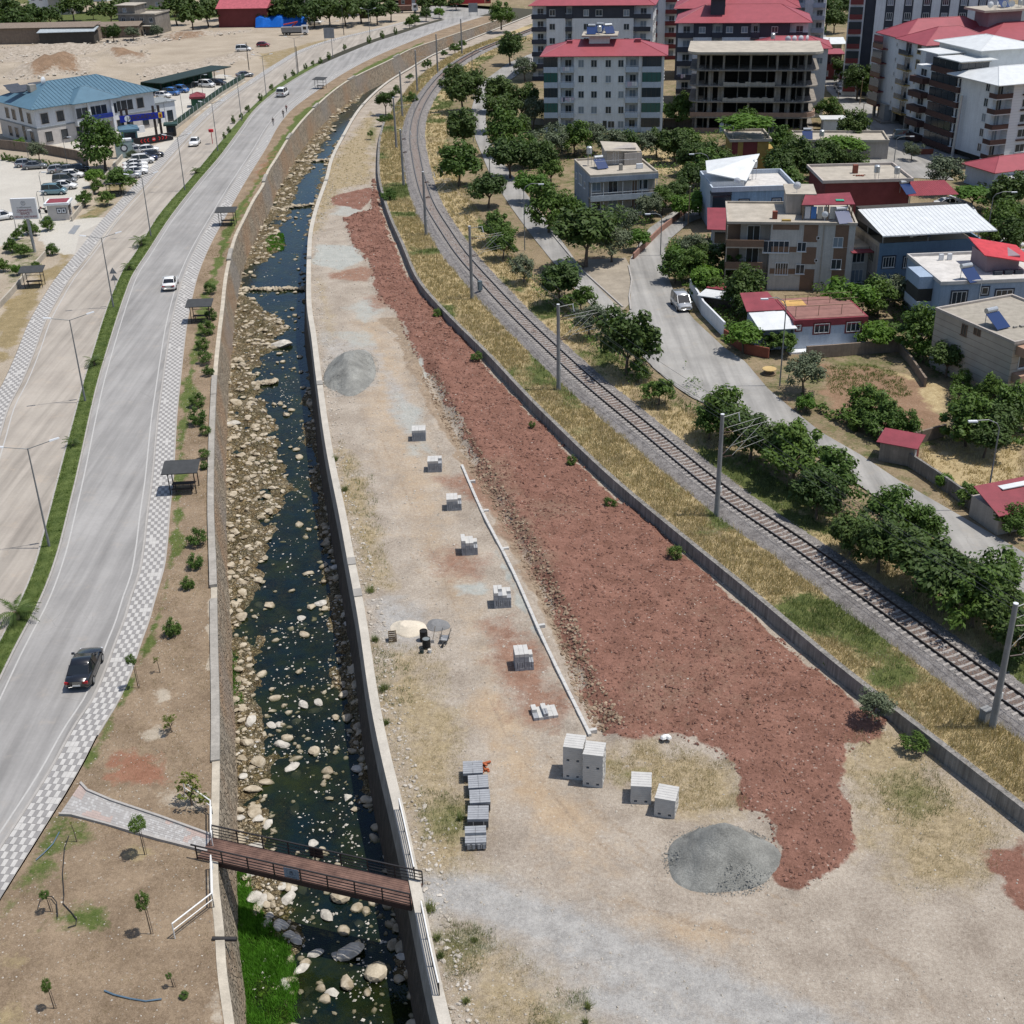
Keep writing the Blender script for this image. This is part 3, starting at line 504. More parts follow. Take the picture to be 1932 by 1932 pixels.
strip('lane', [(1235,695),(1160,620),(1085,545),(1040,490),(1000,440),(960,385),(925,330),(897,262),(888,212),(902,160),(960,118),(1010,98)], [(1200,630),(1174,588),(1100,512),(1075,475),(1020,400),(962,325),(920,262),(916,215),(935,170),(985,135),(1030,110)], ZT, m_street, 90)
sheet('corner_yard', [(1174,588),(1100,512),(1105,490),(1180,486),(1188,500),(1190,570)], ZT+.004, mat('yard_concrete', (.3,.26,.205), .95, .25, .4))
sheet('far_junction', [(860,42),(935,22),(990,6),(1010,-30),(700,-30),(760,20)], .022, m_street)
strip('street', [(1640,330),(1620,300),(1615,270),(1590,200),(1560,170),(1550,120),(1530,60),(1520,20),(1518,0)], [(1800,340),(1770,300),(1740,270),(1650,205),(1600,165),(1580,120),(1555,60),(1545,20),(1540,0)], ZT+.008, m_street)
strip('street', [(1650,240),(1660,268),(1700,290)], [(1780,215),(1800,250),(1830,300)], ZT+.016, m_street, 6)
kl = [(1040,440),(1100,512),(1175,580)]; P = ats(kl, ZT); kb = MB()
for a, b in zip(P[:-1], P[1:]): kb.bar(a+Vector((0,0,.06)), b+Vector((0,0,.06)), .18, .2)
kb.build('street_kerb', m_kerb, kind='structure')
P = ats([(1186,502),(1192,530),(1187,560),(1190,585)], ZT); kb = MB()
for a, b in zip(P[:-1], P[1:]): kb.bar(a+Vector((0,0,.06)), b+Vector((0,0,.06)), .18, .2)
kb.build('street_kerb', m_kerb, kind='structure')
# ------------------------------------------------------------------ building site things
m_block = mat('new_concrete_block', (.5,.49,.465), .9, .1, 2, .008, 20); m_block_g = mat('grey_kerb_block', (.3,.31,.325), .85, .14, 3, .006, 20); m_block_d = mat('dark_strapped_block', (.1,.1,.105), .8, .2, 3)
m_gravel = mat('crushed_grey_stone', (.23,.23,.212), .95, .22, .7, .06, 14, col2=(.36,.36,.33), fine=.16); m_lime = mat('pale_sand', (.62,.55,.44), .95, .12, 1, .04, 5); m_mortar = mat('grey_mortar_sand', (.2,.2,.2), .95, .15, 1, .04, 6)
def jit(a): return random.uniform(-a, a)
P = ats([(873,884),(909,966),(966,1077),(1033,1227),(1109,1382)], .1); kl = thing('kerb_line', 'row of pale concrete kerb stones laid along the edge of the red earth', 'kerb', (P[0].x, P[0].y, 0))
kc = Curve([(p.x, p.y) for p in P], world=True); kx, ky, ka = along(kc, P[-1].y, P[0].y, 1.0)
for i in range(len(kx)): MB().box(-.11,-.485,0,.11,.485,.33 + jit(.01)).build('kerb_stone', m_block, kl, loc=(kx[i]-P[0].x, ky[i]-P[0].y, 0), rz=-ka[i] + jit(.006))
for t in (0.0, .33, .62, .8, .93): i = int(t*(len(kx)-1)); MB().box(.13,-.12,0,.6,.12,.3).build('buttress_block', m_block, kl, loc=(kx[i]-P[0].x, ky[i]-P[0].y, 0), rz=-ka[i])
def white_stack(px, z, layers, rz, label, tiers):
    p = at(*px, 0); t = thing('block_stack', label, 'concrete blocks', (p.x, p.y, 0), rz, 'pale concrete blocks stacked at the end of the kerb row')
    h = .155; t.scale = (1.1,1.1,1)
    for L in range(layers):
        for k in range(6):
            y0 = -.6 + k*.205
            if k == 0 and L % tiers == 1:          # lifting gaps in the front course
                for x0, x1 in ((-.56,-.36),(-.2,.2),(.36,.56)): MB().box(x0, y0, L*h, x1, y0+.19, L*h+h-.008).build('block', m_block, t)
            else: MB().box(-.56+jit(.012), y0, L*h, .56+jit(.012), y0+.192, L*h+h-.008).build('block', m_block, t)
    for k in range(6): MB().box(-.56,-.57+k*.205,h+.01,.56,-.45+k*.205,2*h-.02) if 0 else None
    MB().box(-.5,-.4,.01,.5,.55,layers*h-.03).build('core', m_block_d, t)
white_stack((1084,1458),0,16,-.22,'tall stack of pale concrete blocks, the left one of the two standing side by side',8)
white_stack((1121,1472),0,16,-.22,'tall stack of pale concrete blocks, right of its twin at the kerb end',8)
white_stack((1209,1504),0,9,-.12,'low stack of pale concrete blocks just right of the tall stacks',9)
white_stack((1257,1529),0,9,-.3,'low stack of pale concrete blocks nearest to the grey gravel heap',9)
def small_stack(px, label, shape, rz=0.02, s=1.0):       # shape: layers of each column from left to right, front to back steps
    p = at(*px, 0); t = thing('kerb_stone_stack', label, 'kerb stones', (p.x, p.y, 0), rz, 'small stacks of grey kerb stones along the kerb row')
    s *= 1.22; w, h, l = .27*s, .19*s, .5*s; n = len(shape)
    for i, L in enumerate(shape):
        for q in range(max(L)):
            for r in range(2):
                if q < L[r]:
                    x0 = (i-n/2)*w
                    if q in (1, 2) and r == 0:      # slotted stones: dark gaps show between upright pieces
                        MB().box(x0+.012, -l, q*h, x0+w*.47, -.01, q*h+h*.97).build('kerb_stone', m_block_g, t); MB().box(x0+w*.56, -l+jit(.02), q*h, x0+w-.012, -.01, q*h+h*.97).build('kerb_stone', m_block_g, t)
                    else: MB().box(x0+.006+jit(.006), -l+r*l+jit(.015), q*h, x0+w-.006, r*l-.012, q*h+h-.008).build('kerb_stone', m_block if q == max(L)-1 else m_block_g, t)
small_stack((791,828),'full square stack of kerb stones, farthest of the row beside the vehicle ruts',[(5,5)]*4,.03,1.02)
small_stack((821,886),'stack of kerb stones with one missing front corner, second from the far end',[(5,5),(5,5),(5,5),(4,5)],.02)
small_stack((857,958),'stack of kerb stones stepping down to the right, third from the far end',[(5,5),(5,5),(5,5),(3,4)],.05)
small_stack((886,1041),'stack of kerb stones on brown earth with its left column highest',[(6,6),(5,5),(5,5),(3,4)],.08)
small_stack((948,1140),'stack of kerb stones beside the small grey gravel patch',[(6,6),(5,6),(5,5),(4,5)],.06)
small_stack((988,1256),'stack of kerb stones with loose pieces lying in front of it',[(6,6),(6,6),(6,6),(3,4)],.1)
small_stack((1027,1347),'single layer of kerb stones lying flat on red dirt',[(1,2),(1,1),(2,2),(1,1),(1,1)],.18,1.0)
def dark_stack(px, label, cut=0):
    p = at(*px, 0); t = thing('strapped_block_stack', label, 'kerb stones', (p.x, p.y, 0), .03 + jit(.04), 'grey kerb stones strapped on pallets in a row')
    for k in range(6):
        for s_ in (-1, 1): MB().box(min(0,s_*.62)+.006, -.62+k*.2, .62-cut*.2*(k<3), max(0,s_*.62)-.006+jit(.01), -.62+k*.2+.18, .82-cut*.2*(k<3)).build('kerb_stone', m_block_g, t)
    MB().box(-.6,-.6,.12,.6,.56,.61-cut*.2).build('wrapped_core', m_block_d, t)
    for x in (-.5, 0, .5): MB().box(x-.06,-.62,0,x+.06,.58,.115).build('pallet_bearer', m_wood, t)
    if cut:
        for x in (-.5,-.2,.1,.4): MB().box(x,-.66,.14,x+.16,-.61,.5).build('block_end', m_block_g, t)
    for x in (-.3,.32): MB().box(x,-.625,.12,x+.03,-.612,.6-cut*.2).build('strap', m_white_metal, t)
m_wood = mat('grey_timber', (.22,.16,.1), .9, .25, 4); m_brick = mat('orange_brick', (.42,.12,.05), .9, .2, 3)
for i, (q, l) in enumerate([((893,1466),'strapped grey kerb stones in front of the orange bricks, farthest of five'),((903,1493),'strapped grey kerb stones with a lengthwise seam, second of five from the bricks'),((906,1521),'strapped grey kerb stones in the middle of the row of five'),((903,1552),'strapped grey kerb stones, fourth of the five from the orange bricks'),((898,1591),'strapped grey kerb stones with stepped top, nearest of the row of five')]): dark_stack(q, l, 1 if i == 4 else 0)
p = at(908,1449,0); t = thing('brick_pile', 'small pile of orange bricks behind the strapped kerb stones', 'bricks', (p.x, p.y, 0))
for k in range(26):
    x, y = (jit(.55), jit(.4)); MB().box(-.13,-.07,0,.13,.07,.09).build('brick', m_brick, t, loc=(x, y, random.choice([0,.095,.19]) if abs(x) > .2 else 0), rz=jit(1.5))
def heap(name, px, rx, ry, h, m, label, cat, seed, top=.25):
    p = at(*px, 0); n, k = 56, 30; V = [(0,0,h)]; F = []
    for j in range(1, k+1):
        f = j/k
        for i in range(n):
            a = 2*math.pi*i/n; R = 1 + .06*math.sin(2*a+seed) + .05*math.sin(3*a+seed*2) + .03*math.sin(5*a+seed)
            z = h*max(0, min(1, (1-f)/(1-top)))**1.08 if f > top else h*(1 - .06*f); x, y = rx*R*f*math.cos(a), ry*R*f*math.sin(a)
            z += (float(vnoise(x+seed*7, y, .8)) - .5)*.34*h*(1-f)**.5*f*1.6 + (float(vnoise(x*3+seed, y*3, .7))-.5)*.05
            V.append((x, y, z - .05 if f > .98 else z))
    F += [(0, 1+i, 1+(i+1)%n) for i in range(n)]
    for j in range(k-1): F += [(1+j*n+i, 1+(j+1)*n+i, 1+(j+1)*n+(i+1)%n, 1+j*n+(i+1)%n) for i in range(n)]
    b = MB().add(V, F); o = b.build(name, m, None, True, loc=(p.x, p.y, .03), label=label, cat=cat); return o, p
g1, gp1 = heap('gravel_heap', (1364,1622), 3.2, 2.75, 2.5, m_gravel, 'large heap of crushed grey stone at the tip of the red earth', 'gravel', 1.0, .1)
g2, gp2 = heap('gravel_heap', (662,702), 2.75, 7.2, 2.0, m_gravel, 'heap of crushed grey stone beside the river wall near the ruts', 'gravel', 2.2, .2)
heap('sand_heap', (771,1186), 1.4, 1.15, .42, m_lime, 'low white sand heap beside the wheelbarrow', 'sand', 3.1, .4); heap('mortar_heap', (826,1180), .95, .8, .22, m_mortar, 'flat grey mortar sand heap touching the white sand', 'sand', 4.2, .5)
# small tools
p = at(839,1210,0); t = thing('wheelbarrow', 'upturned grey wheelbarrow standing on its nose beside the mortar sand', 'wheelbarrow', (p.x, p.y, 0), 3.0)
b = MB(); b.add([(-.3,-.45,.25),(.3,-.45,.25),(.34,.4,.35),(-.34,.4,.35),(-.18,-.3,.05),(.18,-.3,.05),(.2,.25,.1),(-.2,.25,.1)], [(0,1,5,4),(1,2,6,5),(2,3,7,6),(3,0,4,7),(4,5,6,7)]); b.build('tray', m_grey_metal, t)
for s_ in (-1,1): MB().tube([(s_*.16,.75,.2),(s_*.28,.3,.28),(s_*.3,-.55,.4),(s_*.32,-1.0,.5)], .025, 6).build('handle', m_black_metal, t); MB().tube([(s_*.25,-.3,.3),(s_*.28,-.35,0)], .02, 6).build('leg', m_black_metal, t)
MB().tube([(-.05,.72,.2),(.05,.72,.2)], .2, 14).build('wheel', m_black_metal, t)
def drum(px, label, m, r=.29, h=.85, top=None, name='drum'):
    p = at(*px, 0); t = thing(name, label, name, (p.x, p.y, 0)); b = MB().lathe([(r,0),(r,h*.33),(r*1.03,h*.35),(r,h*.37),(r,h*.64),(r*1.03,h*.66),(r,h*.68),(r,h),(r*.94,h),(r*.94,h-.05),(.01,h-.05)], 16); b.build('shell', m, t)
    if top: MB().lathe([(r*.92,h-.045),(.01,h-.04)], 16).build('contents', top, t)
m_dk = mat('black_drum_paint', (.02,.019,.018), .6); drum((800,1208),'black open drum behind the other drum at the mortar place',m_dk); drum((805,1222),'black drum full of grey water, nearer of the two drums',m_dk,.3,.8,mat('grey_slurry',(.2,.22,.22),.3))
drum((796,1232),'dark green bucket left of the drums',mat('green_plastic',(.03,.05,.05),.5),.15,.32,m_dk,'bucket'); drum((811,1231),'white bucket in front of the drums',mat('white_plastic',(.6,.6,.6),.5),.14,.28,m_lime,'bucket')
p = at(741,1208,0); t = thing('wooden_crate', 'small slatted wooden crate standing against the white sand', 'crate', (p.x, p.y, 0), .15)
for k in range(4): MB().box(-.3,-.28,.04+k*.17,.3,-.25,.15+k*.17).build('slat', m_wood, t); MB().box(-.3,.25,.04+k*.17,.3,.28,.15+k*.17).build('slat', m_wood, t)
for s_ in (-.28,.26): MB().box(s_,-.24,.0,s_+.02,.24,.7).build('side', m_wood, t)
p = at(816,1213,0); t = thing('shovel', 'shovel leaning on the drums', 'shovel', (p.x, p.y, 0)); MB().tube([(0,0,.1),(.25,.3,1.25)], .02, 6).build('handle', m_wood, t); MB().box(-.12,-.02,0,.12,.02,.24).build('blade', m_grey_metal, t)
p = at(1256,1392,.3); b = MB(); 
for k in range(5): b.lathe([(.05,0),(.22-.02*k,.06),(.14,.2),(.02,.26)], 7, (jit(.2), jit(.15), 0))
b.build('white_sack', m_white_metal, None, loc=(p.x, p.y, .25), label='crumpled white sack at the edge of the red earth', cat='sack')
# ------------------------------------------------------------------ footbridge
L0, L1, R0, R1 = at(401,1579,.22), at(389,1609,.22), at(797,1667,.22), at(787,1699,.22)
m_deck = mat('brown_composite_deck', (.13,.075,.06), .75, .3, 1.5, .004, 20, col2=(.22,.13,.1)); m_beam = mat('dark_brown_beam', (.06,.035,.03), .7)
br = thing('footbridge', 'narrow footbridge with brown plank deck and dark railings over the stream', 'bridge', (L0.x, L0.y, 0))
O = Vector((L0.x, L0.y, 0)); ax = (R0 - L0); blen = ax.length; ax.normalize(); ac = (L1 - L0); ac = ac - ax*ac.dot(ax); bw = max(1.7, ac.length); ac.normalize()
def bp(s, w, z): return ax*s + ac*w + Vector((0,0,z))
NP = 11
for k in range(NP):
    w0, w1 = bw*k/NP + .008, bw*(k+1)/NP - .008
    for q in range(3):
        s0, s1 = blen*q/3+.005, blen*(q+1)/3-.005; MB().add([bp(s0,w0,.18),bp(s1,w0,.18),bp(s1,w1,.18),bp(s0,w1,.18),bp(s0,w0,.22),bp(s1,w0,.22),bp(s1,w1,.22),bp(s0,w1,.22)], [(3,2,1,0),(4,5,6,7),(0,1,5,4),(1,2,6,5),(2,3,7,6),(3,0,4,7)]).build('deck_plank', m_deck, br)
for w in (.06, bw-.06): MB().bar(bp(0,w,-.02), bp(blen,w,-.02), .16, .36).build('beam', m_beam, br)
for w, nm in ((-.04,'railing'),(bw+.04,'railing')):
    r = MB().bar(bp(-.3 if w > 0 else 0,w,1.08), bp(blen,w,1.08), .08, .06).build(nm, m_black_metal, br)
    for z in (.38,.6,.82): MB().bar(bp(0,w,z), bp(blen,w,z), .035).build('rail_bar', m_black_metal, r)
    for i in range(9): MB().bar(bp(blen*i/8,w,.1), bp(blen*i/8,w,1.06), .07).build('post', m_black_metal, r)
def emblem(parent, s0, s1, w, face, m):           # plaque with a ring of lettering on the railing
    q = MB().add([bp(s0,w,.32),bp(s1,w,.32),bp(s1,w,1.02),bp(s0,w,1.02),bp(s0,w+.02,.32),bp(s1,w+.02,.32),bp(s1,w+.02,1.02),bp(s0,w+.02,1.02)], [(3,2,1,0),(4,5,6,7),(0,1,5,4),(1,2,6,5),(2,3,7,6),(3,0,4,7)]).build('plaque', m, parent)
    if face:
        c = (s0+s1)/2; mk = flat('emblem_ink', (.03,.035,.05)); b = MB()
        for k in range(28):
            if k % 7 == 6: continue
            a = 2*math.pi*k/28; b.bar(bp(c+.27*math.cos(a),w+.024,.74+.22*math.sin(a)), bp(c+.3*math.cos(a),w+.024,.74+.25*math.sin(a)), .03, .004)
        b.build('emblem_ring', mk, q)
        b = MB()
        for pts in ([(-.1,.62),(-.05,.84),(0,.7),(.05,.86),(.1,.62)], [(-.12,.6),(.12,.6)], [(-.03,.66),(.03,.66)]):
            for a, e in zip(pts[:-1], pts[1:]): b.bar(bp(c+a[0],w+.024,a[1]), bp(c+e[0],w+.024,e[1]), .03, .004)
        b.build('emblem', mk, q); b = MB()
        for k, ln in enumerate((.05,.03,.06,.02,.05,.06,.03,.05)): b.bar(bp(c-.3+k*.08,w+.024,.42), bp(c-.3+k*.08+ln,w+.024,.42), .06, .004)
        b.build('caption', mk, q)
emblem(br, blen*.425, blen*.495, bw+.075, True, mat('blue_grey_plate', (.23,.28,.34), .4, .08)); emblem(br, blen*.475, blen*.54, -.1, False, mat('brown_plate', (.05,.035,.03), .6))
# railings by the bridge
def railing(label, pts, m, h=1.0, step=2.2, z0=.2, bars=(.55,), m2=None):
    P = [Vector((v.x, v.y, z0)) for v in pts]; t = thing('railing', label, 'railing', P[0]); 
    for a, b in zip(P[:-1], P[1:]):
        a, b = a-P[0], b-P[0]; MB().tube([a+Vector((0,0,h)), b+Vector((0,0,h))], .045, 6).build('top_rail', m, t)
        for z in bars: MB().tube([a+Vector((0,0,z)), b+Vector((0,0,z))], .03, 6).build('rail', m2 or m, t)
        n = max(1, int((b-a).length/step))
        for i in range(n+1): q = a + (b-a)*i/n; MB().tube([q-Vector((0,0,.15)), q+Vector((0,0,h))], .035, 6).build('post', m2 or m, t)
railing('white railing from the lawn corner to the far side of the bridge head', ats([(350,1500),(401,1536),(402,1597)], .15), m_white_metal)
railing('white railing on the near side of the bridge head bending onto the lawn', [at(402,1640,.15), at(404,1712,.15), at(330,1770,.15)], m_white_metal)
railing('white topped railing on the concrete river wall beyond the bridge', [Vector((float(c_rw_l(y))+.3, y, .25)) for y in np.linspace(float(at(788,1660,.25).y), float(at(754,1530,.25).y), 4)], m_white_metal, .95, 1.9, .25, (.3,.62), m_black_metal)
railing('white topped railing on the concrete river wall on the near side of the bridge', [Vector((float(c_rw_l(y))+.3, y, .25)) for y in np.linspace(float(at(830,1880,.25).y), float(at(793,1725,.25).y), 4)], m_white_metal, .95, 1.9, .25, (.3,.62), m_black_metal)
p = at(420,1772,.1); MB().tube([p+Vector((-.55,0,.05)), p+Vector((.75,0,-.02))], .13, 10).build('drain_pipe', m_black_metal, label='short black drain pipe sticking out over the stone wall', cat='pipe')
# paved path to the bridge
pu = ats([(152,1478),(165,1492),(210,1511),(300,1541),(400,1577)], .17); pl_ = ats([(112,1537),(136,1538),(200,1555),(300,1584),(391,1607)], .17)
def samp(P, n):
    s = np.concatenate([[0], np.cumsum([(P[i+1]-P[i]).length for i in range(len(P)-1)])]); t = np.linspace(0, s[-1], n); return np.stack([np.interp(t, s, [p[k] for p in P]) for k in range(3)], -1)
A, B = samp(pu, 60), samp(pl_, 60); V = []
for i in range(60): V += [tuple(A[i]), tuple(B[i])]
path = link('paved_path', np_mesh('paved_path', V, [(2*i,2*i+1,2*i+3,2*i+2) for i in range(59)], m_kerb), kind='structure'); items = []
m_pav = [mat('grey_paver', (.36,.345,.33), .9, .1, 2), mat('pinkish_paver', (.42,.335,.3), .9, .1, 2), mat('light_grey_paver', (.44,.43,.415), .9, .1, 2)]
for i in range(59):
    for j in range(10):
        f0, f1 = (j+.04)/10, (j+.96)/10; a0, b0, a1, b1 = [Vector(v) for v in (A[i], B[i], A[i+1], B[i+1])]; u = .03
        a0, a1, b0, b1 = a0.lerp(a1,u), a1.lerp(a0,u), b0.lerp(b1,u), b1.lerp(b0,u)
        q = [a0.lerp(b0,f0), a0.lerp(b0,f1), a1.lerp(b1,f1), a1.lerp(b1,f0)]; pk = 1 if vnoise(q[0].x*1.0, q[0].y*1.0, 1.3, 2) > .6 else random.choice([0,0,2])
        items.append(([(v.x, v.y, .185+jit(.004)) for v in q], pk))
pieces(path, 'paver', items, m_pav, 300, .03)
for P, o_ in ((pu, 1), (pl_, -1)):
    kb = MB()
    for a, b in zip(P[:-1], P[1:]): kb.bar(Vector((a.x,a.y,.19)), Vector((b.x,b.y,.19)), .14, .22)
    kb.build('path_kerb', m_kerb, kind='structure')
def hose(label, pts, r, m, z=.17): P = ats(pts, z); MB().tube([(p.x, p.y, z + .02 + jit(.01)) for p in P], r, 5).build('hose', m, label=label, cat='hose')
hose('long thin black hose winding over the dry lawn', [(130,1578),(122,1600),(118,1650),(121,1690),(119,1705),(135,1722),(145,1735),(143,1746),(128,1750)], .03, m_black_metal)
hose('black hose bent into an arch beside the staked sapling', [(72,1712),(76,1698),(86,1691),(98,1692),(107,1703),(109,1730)], .03, m_black_metal, .3)
hose('blue hose lying in an arc on the dry lawn', [(197,1869),(215,1877),(245,1884),(275,1889),(305,1885)], .045, mat('blue_plastic', (.1,.16,.22), .5)); hose('blue hose by the pavement corner', [(112,1570),(100,1592),(85,1608),(68,1623)], .035, mat('blue_plastic', (.1,.16,.22), .5))
# ------------------------------------------------------------------ street lamps on the median
m_lamp = mat('lamp_post_steel', (.2,.21,.215), .5, .12, 2, metal=.2); m_head = mat('lamp_head', (.66,.68,.7), .4, .05)
lp = thing('street_lamp', '', 'street lamp', (0,0,0), 0, 'twin arm street lamps on the median')
MB().tube([(0,0,0),(0,0,1.2)], .11, 10, .1).build('base', m_lamp, lp); MB().tube([(0,0,1.2),(0,0,9.1)], .085, 8, .05).build('post', m_lamp, lp); MB().box(-.2,-.2,0,.2,.2,.05).build('base_plate', m_grey_metal, lp)
for s_ in (-1,1):
    MB().tube([(0,0,9.05),(s_*1.9,0,9.5)], .035, 6).build('arm', m_lamp, lp); h = MB(); h.add([(s_*1.75,-.12,9.45),(s_*1.75,.12,9.45),(s_*2.55,.1,9.62),(s_*2.55,-.1,9.62),(s_*1.75,-.08,9.56),(s_*1.75,.08,9.56),(s_*2.5,.06,9.71),(s_*2.5,-.06,9.71)], [(3,2,1,0),(4,5,6,7),(0,1,5,4),(1,2,6,5),(2,3,7,6),(3,0,4,7)]); h.build('lamp_head', m_head, lp)
lw_txt = ['twin arm street lamp nearest to the camera on the median','twin arm street lamp between the two carriageways above the second palm','twin arm street lamp beside the pair of triangular signs','twin arm street lamp by the parking entrance sign','twin arm street lamp opposite the parked white cars','twin arm street lamp with a small red sign on its post','twin arm street lamp opposite the green roofed guard hut','twin arm street lamp across from the long carport','twin arm street lamp across from the walkers on the pavement','twin arm street lamp on the far bend of the median','twin arm street lamp farthest along the median before the roundabout']
for i, y in enumerate([92.5,124.4,156,190,219.5,251.7,283.2,315,347,379,410]):
    x = float((c_med_l(y)+c_med_r(y))/2); g = float((c_med_r(y+1)-c_med_r(y-1))/2); rz = -math.atan(g) + .12
    if i == 0: lp.location = (x, y, .15); lp.rotation_euler = (0,0,rz); lp['label'] = lw_txt[0]
    else: dup(lp, (x, y, .15), rz, lw_txt[i])
# ------------------------------------------------------------------ railway masts and wires
m_mast = mat('mast_concrete', (.27,.27,.265), .9, .15, 1.5, streak=.2); m_arm = mat('cantilever_steel', (.36,.36,.34), .5, .1); m_ins = mat('brown_insulator', (.06,.035,.03), .3)
def mast_proto(detail):
    t = thing('railway_mast', '', 'mast', (0,0,0), 0, 'concrete overhead line masts beside the track')
    MB().tube([(0,0,-.3),(0,0,9.25)], .235, 14, .155).build('pole', m_mast, t); MB().lathe([(.16,9.25),(.16,9.3),(.01,9.31)], 14).build('cap', m_head, t)
    if detail:
        MB().box(.1,-.16,2.3,.25,.16,2.75).build('number_plate', m_white_metal, t); MB().tube([(.15,0,9.0),(1.7,0,9.1)], .035, 6).build('bracket', m_arm, t); MB().tube([(1.6,0,9.05),(1.75,0,8.3)], .05, 6).build('insulator', m_head, t)
        for d in (-.45,.45):
            a = MB().tube([(.2,d*.3,7.7),(.8,d,7.75)], .05, 6).build('cantilever', m_ins, t)
            MB().tube([(.8,d,7.75),(4.2,d,7.95)], .02, 5).build('top_tube', m_arm, a); MB().tube([(.85,d,5.6),(3.7,d,7.9)], .02, 5).build('stay_tube', m_arm, a); MB().tube([(.2,d*.3,5.5),(.85,d,5.6)], .05, 6).build('insulator', m_ins, a); MB().tube([(1.4,d,6.0),(4.0,d,6.35)], .015, 5).build('steady_arm', m_arm, a)
    else: MB().tube([(.15,0,7.8),(3.4,0,7.9)], .03, 5).build('cantilever', m_arm, t); MB().tube([(.15,0,6.2),(2.9,0,7.85)], .025, 5).build('stay_tube', m_arm, t)
    return t
MA = [(1871.6,1373.5),(1351.8,973),(1054,735.3),(890.9,564),(804.2,443.8),(761.8,350),(748,278.8),(759.4,219.8),(787.5,172.6),(825.9,136.3),(871.7,102.4)]
mtx = ['concrete railway mast nearest to the camera at the right picture edge','concrete railway mast second from the camera, in front of the dark street trees','concrete railway mast third from the camera, left of the silver van','concrete railway mast fourth from the camera with a grey box at its foot','concrete railway mast fifth from the camera inside the track bend','concrete railway mast sixth from the camera at the tightest part of the bend','concrete railway mast seventh from the camera beside the black retaining wall end','concrete railway mast eighth from the camera behind the lone round tree','concrete railway mast ninth from the camera on the far bend','concrete railway mast tenth from the camera opposite the long stone wall','concrete railway mast farthest from the camera where the track leaves the picture']
pd_, pp_ = mast_proto(1), mast_proto(0); used = [0, 0]; arms = []
for i, q in enumerate(MA):
    p = at(*q, 1.05); pr, k = (pd_, 0) if i < 6 else (pp_, 1); tg = float((c_track(p.y+1)-c_track(p.y-1))/2); rz = -math.atan(tg)
    if used[k] == 0: pr.location = p; pr.rotation_euler = (0,0,rz); pr['label'] = mtx[i]; used[k] = 1
    else: dup(pr, p, rz, mtx[i])
    arms.append((p, rz))
m_wire = flat('dull_copper_wire', (.08,.08,.08), .5, .5)
def wire(label, pts, sag, r=.014):
    V = []
    for a, b in zip(pts[:-1], pts[1:]):
        n = 14
        for i in range(n): f = i/n; q = a.lerp(b, f); V.append((q.x, q.y, q.z - sag*4*f*(1-f)))
    V.append(tuple(pts[-1])); MB().tube(V, r, 4).build('overhead_wire', m_wire, label=label, cat='wire')
def arm_pt(i, d, l, z): p, rz = arms[i]; v = Matrix.Rotation(rz, 3, 'Z') @ Vector((l, d, 0)); return Vector((p.x+v.x, p.y+v.y, p.z+z))
ext = lambda d, l, z: arm_pt(0, d, l, z) + (arm_pt(0, d, l, z) - arm_pt(1, d, l, z))*.8
for lab, l, z, sag in (('upper overhead line wire sagging between the railway mast arms',3.7,7.9,.5),('lower overhead line contact wire above the track',3.6,6.3,.05),('earth wire strung along the railway mast tops',.3,8.6,.35),('feeder wire hung from the railway mast top brackets',1.75,8.3,.45)):
    wire(lab, [ext(0,l,z)] + [arm_pt(i,0,l,z) for i in range(11)], sag, .016)
p = at(1857,1362,1.05); MB().box(-.3,-.25,0,.3,.25,1.0).box(-.33,-.28,1.0,.33,.28,1.06).build('trackside_box', m_mast, loc=(p.x,p.y,1.05), rz=.5, label='grey trackside box at the foot of the nearest railway mast', cat='box')
p = at(906,553,1.05); MB().box(-.25,-.2,.4,.25,.2,1.6).box(-.05,-.05,0,.05,.05,.4).build('trackside_box', mat('blue_grey_paint',(.13,.17,.19),.5), loc=(p.x,p.y,1.05), rz=.6, label='blue grey box on a post between the fourth mast and the track', cat='box')
# ------------------------------------------------------------------ picnic shelters
m_roof_f = mat('dark_grey_felt', (.055,.058,.06), .9, .15, 2); m_post = mat('shelter_steel', (.03,.028,.027), .6); m_bench = mat('dark_bench_board', (.06,.04,.03), .7)
sh = thing('picnic_shelter', '', 'shelter', (0,0,0), 0, 'dark roofed picnic shelters along the pavements')
MB().add([(-1.6,-1.1,2.15),(1.6,-1.1,2.15),(1.6,1.05,2.5),(-1.45,1.05,2.5),(-1.6,.85,2.47)] + [(-1.6,-1.1,2.23),(1.6,-1.1,2.23),(1.6,1.05,2.58),(-1.45,1.05,2.58),(-1.6,.85,2.55)], [(4,3,2,1,0),(5,6,7,8,9)] + [(i,(i+1)%5,5+(i+1)%5,5+i) for i in range(5)]).build('roof', m_roof_f, sh)
for x in (-1.1,1.2):
    for y in (-.8,.8): MB().tube([(x,y,0),(x,y,2.18 if y < 0 else 2.44)], .05, 6).build('post', m_post, sh)
for k in range(4): MB().box(-1.0,-.3+k*.16,.72,1.0,-.16+k*.16,.76).build('table_board', m_bench, sh)
for y in (-.75,.62):
    for k in range(2): MB().box(-1.0,y+k*.16,.42,1.0,y+.14+k*.16,.46).build('bench_board', m_bench, sh)
MB().bar((-1.1,.8,1.3),(1.2,.8,1.3),.05).build('back_rail', m_post, sh); MB().bar((-.7,-.2,0),(-.7,-.2,.72),.08).build('table_leg', m_post, sh); MB().bar((.7,-.2,0),(.7,-.2,.72),.08).build('table_leg', m_post, sh)
